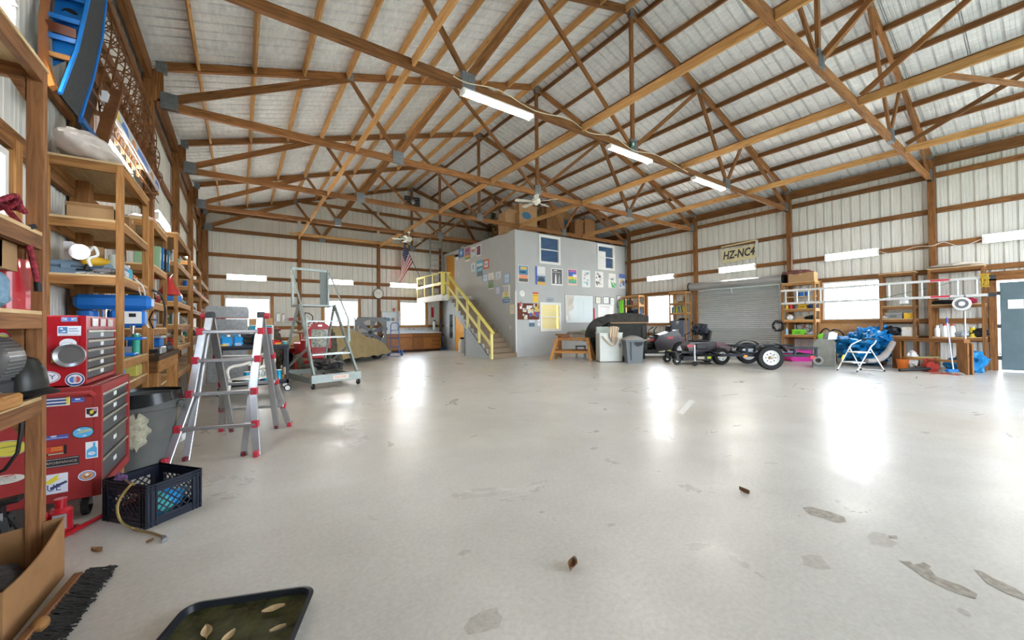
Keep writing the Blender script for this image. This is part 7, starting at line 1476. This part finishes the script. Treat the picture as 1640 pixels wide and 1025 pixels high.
T('broom_stick', MB().cyl(foot(1547, 9.3)+V((0, 0, .0)), foot(1547, 9.5)+V((0, 0, 1.5)), .011, n=8), WHITEP, 'thin white stick leaning on the timber frame by the mop', 'stick')
T('white_bag', lump(foot(1458, 10.5)+V((0, 0, .24)), (.14, .14, .2), 99, .4), mat('white_bag', (.66, .62, .62), .6), 'white crumpled bag under the timber frame', 'bag')
T('straw_cushion', MB().bb((-.38, -.1, .25), (.38, .12, .32), .02), mat('straw_yellow', (.42, .38, .17), .8, var=.3, scale=20), 'flat olive cushion resting behind the leaf blower', 'cushion', foot(1478, 10.4), RZ)
T('orange_bucket', MB().lathe([(.10, 0), (.13, .26), (.12, .26), (.09, .02), (0, .02)], foot(1445, 10.4), 18), mat('orange_plastic', (.65, .16, .02), .4), 'orange bucket behind the timber frame leg', 'bucket')
T('orange_cable', coil(foot(1512, 9.25)+V((0, 0, .012)), .22, 2, .015, .005, 'z', .05, 12), mat('orange_cord', (.45, .07, .03), .5), 'orange red extension cable loosely coiled before the timber frame', 'cord')

# ---------------------------------------------------------------- shelves along the right wall
def wrack(label, y0, y1, lv, m=WOODR, top=True): return rack(label, 15.60, 15.18, y0, y1, lv, m, (.05, .06), top, PLY)
wrack('timber shelf rack between the roll-up door and the wide window', 4.66, 5.62, [.857, 1.349, 1.717, 2.60])
wrack('darker timber shelf rack left of the post with blue-lit edges', 2.40, 3.14, [.86, 1.34, 1.70, 2.64], WOOD)
wrack('wide timber shelf rack beside the grey side door', 1.18, 2.16, [.844, 1.70, 2.66], WOOD)
wrack('slim timber shelf rack behind the grey file cabinet', 9.10, 9.88, [.6, 1.72, 2.14, 2.60])
wrack('timber shelf rack in the corner against the office front', 11.42, 12.40, [.7, 1.72, 2.16, 2.60])
# aluminium extension ladder hung along the racks
el = thing('extension_ladder', 'long aluminium extension ladder hung sideways along the wall racks', 'ladder', (15.11, 0, 0))
for z in (1.90, 2.33): P('side_rail', MB().bb((-.02, 1.05, z-.035), (.02, 5.6, z+.035), .005), mat('pale_aluminium', (.72, .74, .74), .35, .5), el); P('end_shoe', MB().bb((-.03, 1.0, z-.05), (.03, 1.12, z+.05)), DGREY, el)
for kk in range(14): P('rung', MB().cyl((0, 1.3+.32*kk, 1.93), (0, 1.3+.32*kk, 2.30), .02, n=8), mat('pale_aluminium', (.72, .74, .74), .35, .5), el)
for y in (1.5, 4.9): P('hanger', MB().bb((-.03, y-.015, 1.86), (.05, y+.015, 1.88)).bb((-.03, y-.015, 1.86), (-.02, y+.015, 1.95)), GALV, el)
P('red_label', MB().bb((-.023, 1.75, 2.31), (-.0205, 2.1, 2.36)), mat('label_red', (.55, .05, .08), .5), el); P('red_label', MB().bb((-.023, 1.75, 1.88), (-.0205, 2.1, 1.93)), mat('label_red', (.55, .05, .08), .5), el)
T('yellow_rope', MB().tube([(15.06+.03*math.sin(i*1.7), 1.17+.06*math.sin(i*.9)+.02*math.sin(i*2.3), 2.42-.27*(.5-.5*math.cos(i*.55))*(1+.25*math.sin(i*.31))) for i in range(110)], .0065, 5), mat('yellow_rope', (.62, .42, .05), .7), 'hank of yellow rope hanging at the ladder end', 'rope')
fa = thing('clip_fan', 'small round grey fan hanging under the ladder by the side door', 'fan', (15.05, 1.55, 1.70)); P('guard', MB().ring([(.12, -.03), (.165, -.02), (.165, .03), (.12, .03)], (0, 0, 0), 26, 'x'), WHITEP, fa); P('grille', MB().lathe([(0, -.02), (.13, -.015), (.13, .03)], (0, 0, 0), 26, 'x'), mat('fan_grille', (.18, .18, .19), .5), fa); P('hub', MB().lathe([(0, -.045), (.055, -.04), (.06, -.02)], (0, 0, 0), 18, 'x'), WHITEP, fa); P('pull_chain', MB().cyl((0, 0, -.16), (0, 0, -.26), .004, n=5), WHITEP, fa)
# banner
bnr = thing('letter_banner', 'cream board with dark stencilled aircraft letters above the roll-up door', 'sign', (15.67, 7.2, 4.0))
CRM = mat('cream_board', (.70, .62, .36), .7, var=.1, scale=4)
P('board', MB().prism([(.58, -.38), (.68, .14), (-.60, .14), (-.64, -.30), (-.62, -.32)], -.006, .006, 'yz'), CRM, bnr); P('top_strip', MB().beam((-.0, .66, .27), (-.0, -.62, .33), .02, .05), CRM, bnr); P('end_strip', MB().bb((-.01, -.68, -.30), (.01, -.60, .33)), mat('pale_strip', (.62, .60, .54), .7), bnr)
b = MB(); text_mb(b, 'HZ-NC4', frameM((-.0085, .02, -.09), (0, -1, .03), (0, .0, 1)), .42, (.05, .05, .055), 0, .18, 1.16, .014); P('letters', b, print_mat(), bnr)
# burlap topped box on rack A and rack goods
carton('tan_carton', 'tan carton with brown sacking on top of the rack by the roll-up door', (15.38, 5.05, 2.601), (.36, .72, .30), CARD, 0, False)
T('brown_sacking', lump((15.36, 5.18, 2.93), (.20, .42, .09), 101, .4, 26, 12), mat('brown_sacking', (.22, .09, .08), .9, var=.5, scale=30), 'brown sacking heaped over the carton on the rack top', 'sacking')
def goods(items):
    for f, l, y, z, *a in items:
        x = 15.30
        if f == 'can': can('tin_can', l, (x, y, z), a[0], a[1], a[2])
        elif f == 'bot': bottle('plastic_bottle', l, (x, y, z), a[0], a[1], a[2], a[3] if len(a) > 3 else None, neck=a[4] if len(a) > 4 else .35)
        elif f == 'box': carton('carton', l, (x+.04, y, z), a[0], a[1], 0, False)
        elif f == 'case': toolcase('tool_case', l, (x+.05, y, z), a[0], a[1], rad(-90))
        elif f == 'lump': T('loose_gear', lump((x+.02, y, z+a[0][2]*.96), a[0], a[2], .4, 18, 10, fr=4), a[1], l, 'gear')
mk_ = lambda n, c, r=.5: mat(n, c, r)
TY_, OR_, LG, NV_ = mk_('tool_yellow', (.75, .45, .03), .4), mk_('orange_plastic', (.65, .16, .02), .4), mk_('lime_green_plastic', (.22, .70, .04), .35), mk_('navy_cloth', (.03, .06, .14), .9)
zA = (.858, 1.350, 1.718, 2.12)
goods([('can', 'yellow tin on the roll-up door rack third shelf', 5.50, zA[2], .05, .14, TY_), ('can', 'red tin beside the yellow tin on the door rack', 5.38, zA[2], .055, .17, mk_('red_plastic', (.60, .02, .02), .35)), ('case', 'yellow power tool case on the door rack third shelf', 5.05, zA[2], (.26, .2, .15), TY_), ('lump', 'dark blue long bag on the door rack third shelf', 4.78, zA[2], (.14, .16, .07), NV_, 111), ('lump', 'grey oval helmet on the door rack third shelf', 5.22, zA[2], (.1, .09, .08), mk_('grey_helmet', (.2, .19, .2), .4), 112),
       ('lump', 'white and black helmet on the door rack second shelf', 5.42, zA[1], (.11, .1, .09), mk_('white_helmet', (.6, .6, .6), .4), 113), ('box', 'small tan carton on the door rack second shelf', 5.10, zA[1], (.2, .24, .1), CARD), ('lump', 'black tool pile on the door rack second shelf end', 4.82, zA[1], (.14, .17, .07), BLACK, 114),
       ('bot', 'pale blue spray can on the door rack lowest shelf', 5.52, zA[0], .04, .22, mk_('pale_blue_can', (.35, .6, .8), .4)), ('case', 'lime green tool box on the door rack lowest shelf', 5.18, zA[0], (.36, .2, .17), LG), ('lump', 'white small parts strewn on the door rack lowest shelf end', 4.82, zA[0], (.13, .14, .04), mk_('white_clutter', (.55, .57, .62), .6), 115)])
swh = thing('old_steering_wheel', 'thin black steering wheel leaning at the door rack back', 'steering wheel', (15.50, 5.08, 1.12)); P('rim', MB().tube([(0, .22*math.cos(a), .22*math.sin(a)) for a in [2*math.pi*i/26 for i in range(26)]], .013, 6, True), BLACK, swh); sp = MB()
for a in (.4, 2.0, 3.5, 5.1): sp.cyl((0, 0, 0), (0, .21*math.cos(a), .21*math.sin(a)), .008, n=6)
P('spoke', sp, BLACK, swh); P('hub', MB().lathe([(0, -.03), (.035, -.03), (.035, .02)], (0, 0, 0), 14, 'x'), mat('hub_red', (.5, .05, .05), .4), swh)
for i, y in enumerate((5.10, 4.92)): can('twine_reel', ['blue twine reel on the door rack upper shelf', 'second blue twine reel nearer the window on the door rack'][i], (15.32, y, 2.13), .07, .14, BLUE, 'reel')
P('extra_shelf', MB().bb((-.2, -.46, 2.10), (.2, .46, 2.125)), PLY, bpy.data.objects['timber_shelf']) if 'timber_shelf' in bpy.data.objects else T('loose_shelf_board', MB().bb((15.19, 4.72, 2.10), (15.6, 5.58, 2.128)), PLY, 'upper loose shelf board in the door rack', 'board')
T('cable_coil', coil((15.12, 5.72, 1.15), .16, 6, .06, .011, 'x', .06, 21), BLACK, 'black cable coil hanging on the rack post by the roll-up door', 'cable')
T('string_trimmer', MB().tube(smooth([(15.1, 4.62, .95), (15.0, 4.45, 1.04), (14.95, 4.3, .98), (14.95, 4.2, .8)]), .03, 8).tube(smooth([(15.1, 4.3, .9), (15.0, 4.15, 1.02), (14.95, 4.0, 1.0), (14.95, 3.9, .8)]), .03, 8), BLACK, 'black curved trimmer shafts below the wide window', 'trimmer') if False else None
bk_ = thing('garden_trimmer', 'black and lime garden trimmer below the wide window', 'trimmer', (15.2, 4.28, 0)); P('shaft', MB().tube(smooth([(0, .32, .62), (-.05, .22, .98), (-.05, .05, 1.04), (0, -.06, .7), (0, -.1, .3), (0, -.12, .02)]), .022, 8), BLACK, bk_); P('shaft', MB().tube(smooth([(0, .05, .9), (-.05, -.1, 1.03), (-.05, -.28, .95), (0, -.36, .7)]), .024, 8), BLACK, bk_); P('lime_motor', MB().lathe([(.03, -.06), (.10, -.05), (.11, .04), (.05, .07)], (-.03, .22, .80), 18, 'x'), LG, bk_); P('orange_guard', MB().bb((-.03, -.08, .74), (.03, .1, .92), .03), OR_, bk_)
zB = (.861, 1.341, 1.701)
goods([('can', 'white bucket on the dark rack upper shelf', 2.62, zB[2]+.06, .11, .2, WHITEP), ('lump', 'white crumpled bag on the dark rack shelf edge', 3.0, zB[1]+.0, (.1, .1, .05), mk_('white_bag', (.66, .62, .62), .6), 121), ('case', 'grey yellow-striped case on the dark rack middle shelf', 2.86, zB[1]+.002, (.36, .24, .17), mk_('grey_case', (.25, .25, .24), .5)), ('box', 'bright yellow carton on the dark rack middle shelf', 2.54, zB[1], (.22, .2, .16), TY_), ('lump', 'black motor heap on the dark rack lower shelf', 2.92, zB[0], (.15, .19, .13), BLACK, 122), ('box', 'white and tan carton on the dark rack lower shelf', 2.56, zB[0], (.26, .26, .24), mk_('white_carton', (.62, .58, .52), .8))])
P('under_strip', MB().bb((0, 0, 0), (.01, .01, .01)), WOOD, bf) if False else None
zC = (.846, 1.702)
goods([('bot', 'white spray bottle first from the post on the wide rack', 2.02, zC[0], .06, .30, WHITEP, WHITEP, .5), ('bot', 'white bottle in the middle of the three on the wide rack', 1.88, zC[0], .06, .34, WHITEP, mk_('red_cap', (.45, .03, .02), .4), .5), ('bot', 'white bottle third from the post on the wide rack', 1.75, zC[0], .06, .33, WHITEP, mk_('red_cap', (.45, .03, .02), .4), .5), ('lump', 'grey white patterned rag on the wide rack', 1.58, zC[0], (.12, .14, .08), mat('patterned_rag', (.42, .45, .50), .9, var=.7, scale=40), 131), ('can', 'yellow canister with a brown lid on the wide rack', 1.40, zC[0], .055, .26, mk_('canister_yellow', (.70, .52, .03), .4)), ('lump', 'long black bag on the wide rack shelf end', 1.30, zC[0], (.10, .16, .11), BLACK, 132), ('lump', 'dark gear pile with red bits on the wide rack upper shelf', 1.85, zC[1], (.15, .28, .06), BLACK, 133), ('lump', 'red life vest on the wide rack upper shelf', 1.48, zC[1], (.13, .16, .08), mk_('vest_red', (.38, .02, .06), .8), 134)])
T('rack_top_sheet', lump((15.38, 1.7, 2.72), (.2, .47, .055), 141, .35, 24, 10), mat('dusty_plastic', (.52, .46, .42), .5), 'dusty plastic sheet lying on the wide rack top', 'sheet')
T('fishing_rod', MB().cyl((15.08, 3.1, 1.92), (15.06, 1.6, 2.28), .008, .004, 6), mat('rod_green', (.02, .12, .08), .4), 'thin green rod slanting behind the ladder rungs', 'rod')
# file cabinet
fc = thing('file_cabinet', 'grey steel four-drawer file cabinet by the bright window', 'file cabinet', (15.30, 9.45, 0)); FCM = mat('file_cabinet_grey', (.15, .17, .21), .45, .2)
P('body', MB().bb((-.14, -.30, 0), (.30, .34, 1.40), .006), FCM, fc)
for kk in range(4):
    d = P('drawer', MB().bb((-.16, -.28, .05+.335*kk), (-.14, .32, .37+.335*kk), .006), FCM, fc); P('handle', MB().bb((-.185, -.06, .24+.335*kk), (-.16, .08, .26+.335*kk)), CHROME, d); P('card_holder', MB().bb((-.164, -.05, .30+.335*kk), (-.16, .07, .34+.335*kk)), WHITEP, d)
T('cabinet_top_gear', lump((15.38, 9.35, 1.44), (.14, .2, .05), 151, .5), BLACK, 'small black gear on top of the grey file cabinet', 'gear')
Q4 = random.Random(5); bc = [(.5, .5, .48), (.05, .2, .22), (.3, .35, .3), (.55, .52, .45), (.02, .02, .02), (.7, .6, .05), (.65, .55, .05), (.08, .07, .1)]
for kk in range(14): 
    bkk = thing('manual', '%s thin manual in the row on the slim rack shelf, counted from the window' % ['first', 'second', 'third', 'fourth', 'fifth', 'sixth', 'seventh', 'eighth', 'ninth', 'tenth', 'eleventh', 'twelfth', 'thirteenth', 'last'][kk], 'book', (15.36, 9.80-.042*kk, 1.722), 0, 'manuals on the slim rack shelf', rot=(rad(6 if kk < 8 else -10), 0, 0)); P('cover', MB().bb((-.12, -.017, 0), (.12, .017, Q4.uniform(.22, .28)), .003), mat('manual_%d' % (kk % 8), bc[kk % 8], .6), bkk)
goods([('bot', 'olive bottle on the slim rack upper shelf', 9.66, 2.142, .04, .14, mk_('olive_bottle', (.35, .3, .05), .5)), ('box', 'small brown box on the slim rack upper shelf', 9.45, 2.142, (.14, .16, .07), CARDD), ('bot', 'dark slim bottle on the slim rack upper shelf', 9.24, 2.142, .025, .3, BLACK),
       ('bot', 'dark green bottle on the corner rack upper shelf', 12.1, 2.162, .08, .3, mk_('dark_green_bottle', (.02, .10, .07), .4)), ('bot', 'red brown bottle on the corner rack upper shelf', 11.9, 2.162, .07, .27, mk_('red_brown', (.25, .05, .03), .5)), ('box', 'tan box on the corner rack upper shelf', 11.62, 2.162, (.2, .24, .1), CARD), ('lump', 'black radio gear on the corner rack middle shelf', 12.0, 1.722, (.14, .2, .1), BLACK, 161), ('case', 'dark blue case on the corner rack middle shelf', 11.62, 1.722, (.3, .22, .22), NV_)])
T('lime_tube', MB().beam((14.98, 12.35, 1.72), (15.0, 12.38, 2.42), .14, .14, (0, 1, 0), .02), LG, 'upright lime green tube beside the corner rack', 'tube') if False else T('lime_board', MB().box((15.02, 12.30, 2.1), (.06, .26, .62), None, .02).box((15.02, 12.3, .9), (.03, .03, 1.8)), LG, 'lime green board on a pole standing before the corner rack', 'board')
# cables along the truss and posts
cable('light_cable', 'cream cable looping along the truss with the tube lights', smooth([(2.75, 5.47, 5.2), (3.0, 5.46, 5.17), (3.6, 5.46, 5.26), (4.35, 5.45, 5.14), (5.2, 5.46, 5.24), (5.75, 5.46, 5.13), (6.5, 5.46, 5.25), (7.15, 5.46, 5.12), (8.0, 5.46, 5.22), (9.3, 5.46, 5.10)]), .009, mat('cream_cable', (.68, .60, .44), .5))
cable('wall_light_cable', 'thin pale cable sagging between two right wall lights', smooth([(15.66, 3.2, 3.36), (15.66, 2.9, 3.24), (15.62, 2.45, 3.36), (15.58, 2.11, 3.33), (15.66, 1.9, 3.4), (15.66, 1.6, 3.24), (15.67, 1.26, 3.36)]), .008, WHITEP)
ob = thing('outlet_box', 'green outlet box hung at the king post of the lit truss', 'outlet', (7.08, 5.44, 5.22)); P('box', MB().bb((-.04, -.03, -.06), (.04, .02, .06), .006), mat('outlet_green', (.03, .14, .11), .5), ob); P('socket', MB().bb((-.02, -.036, -.03), (.02, -.03, .03)), WHITEP, ob)
T('chain', MB().tube([(15.56+.01*(i % 2), 5.42+.008*((i+1) % 2), 2.9+.06*i) for i in range(22)], .009, 5), GALV, 'thin chain hanging down the post beside the roll-up door drum', 'chain')
# marks on the floor
FS = mat('footprint_stain', (.36, .32, .27), .5, var=.4, scale=25); WSC = mat('white_scrape', (.76, .75, .72), .4)
fl_root = bpy.data.objects['floor']
def blot(pts, m, dz=.0012):
    v = [px(x, y, 'z', 0) for x, y in pts]; P('floor_stain', MB().add([(p.x, p.y, dz) for p in v], [tuple(range(len(v)))]), m, fl_root)
blot([(1285, 813), (1300, 812), (1330, 820), (1352, 828), (1356, 836), (1340, 838), (1318, 830), (1296, 824)], FS)
blot([(1440, 898), (1458, 900), (1466, 908), (1490, 912), (1500, 924), (1540, 938), (1566, 952), (1562, 960), (1530, 950), (1500, 936), (1480, 926), (1462, 912)], FS, .0014)
blot([(1462, 905), (1480, 901), (1492, 908), (1484, 914), (1470, 913)], FS, .0016)
blot([(1560, 912), (1574, 916), (1590, 926), (1626, 942), (1640, 952), (1640, 962), (1610, 950), (1580, 934)], FS, .0014)
blot([(1422, 858), (1436, 858), (1438, 864), (1424, 863)], FS, .0013)
blot([(1086, 661), (1104, 640), (1114, 642), (1094, 664)], WSC)
Q5 = random.Random(2)
for kk in range(14):
    x, y = Q5.uniform(330, 1600), Q5.uniform(620, 1000); c = px(x, y, 'z', 0); r = Q5.uniform(.02, .07); b = MB(); n = 9
    b.add([(c.x+r*Q5.uniform(.5, 1.2)*math.cos(2*math.pi*i/n)*1.5, c.y+r*Q5.uniform(.5, 1.2)*math.sin(2*math.pi*i/n), .0011) for i in range(n)], [tuple(range(n))]); P('floor_stain', b, mat('faint_stain', (.46, .43, .385), .4, var=.2, scale=30), fl_root)
for kk in range(9):
    x, y = Q5.uniform(650, 1500), Q5.uniform(590, 640); c = px(x, y, 'z', 0); a = Q5.uniform(-.3, .3); L = Q5.uniform(.15, .7); P('floor_stain', MB().beam((c.x, c.y, .0006), (c.x+L*math.cos(a), c.y+L*math.sin(a), .0006), Q5.uniform(.012, .03), .0012), mat('tyre_mark', (.30, .26, .22), .5), fl_root)
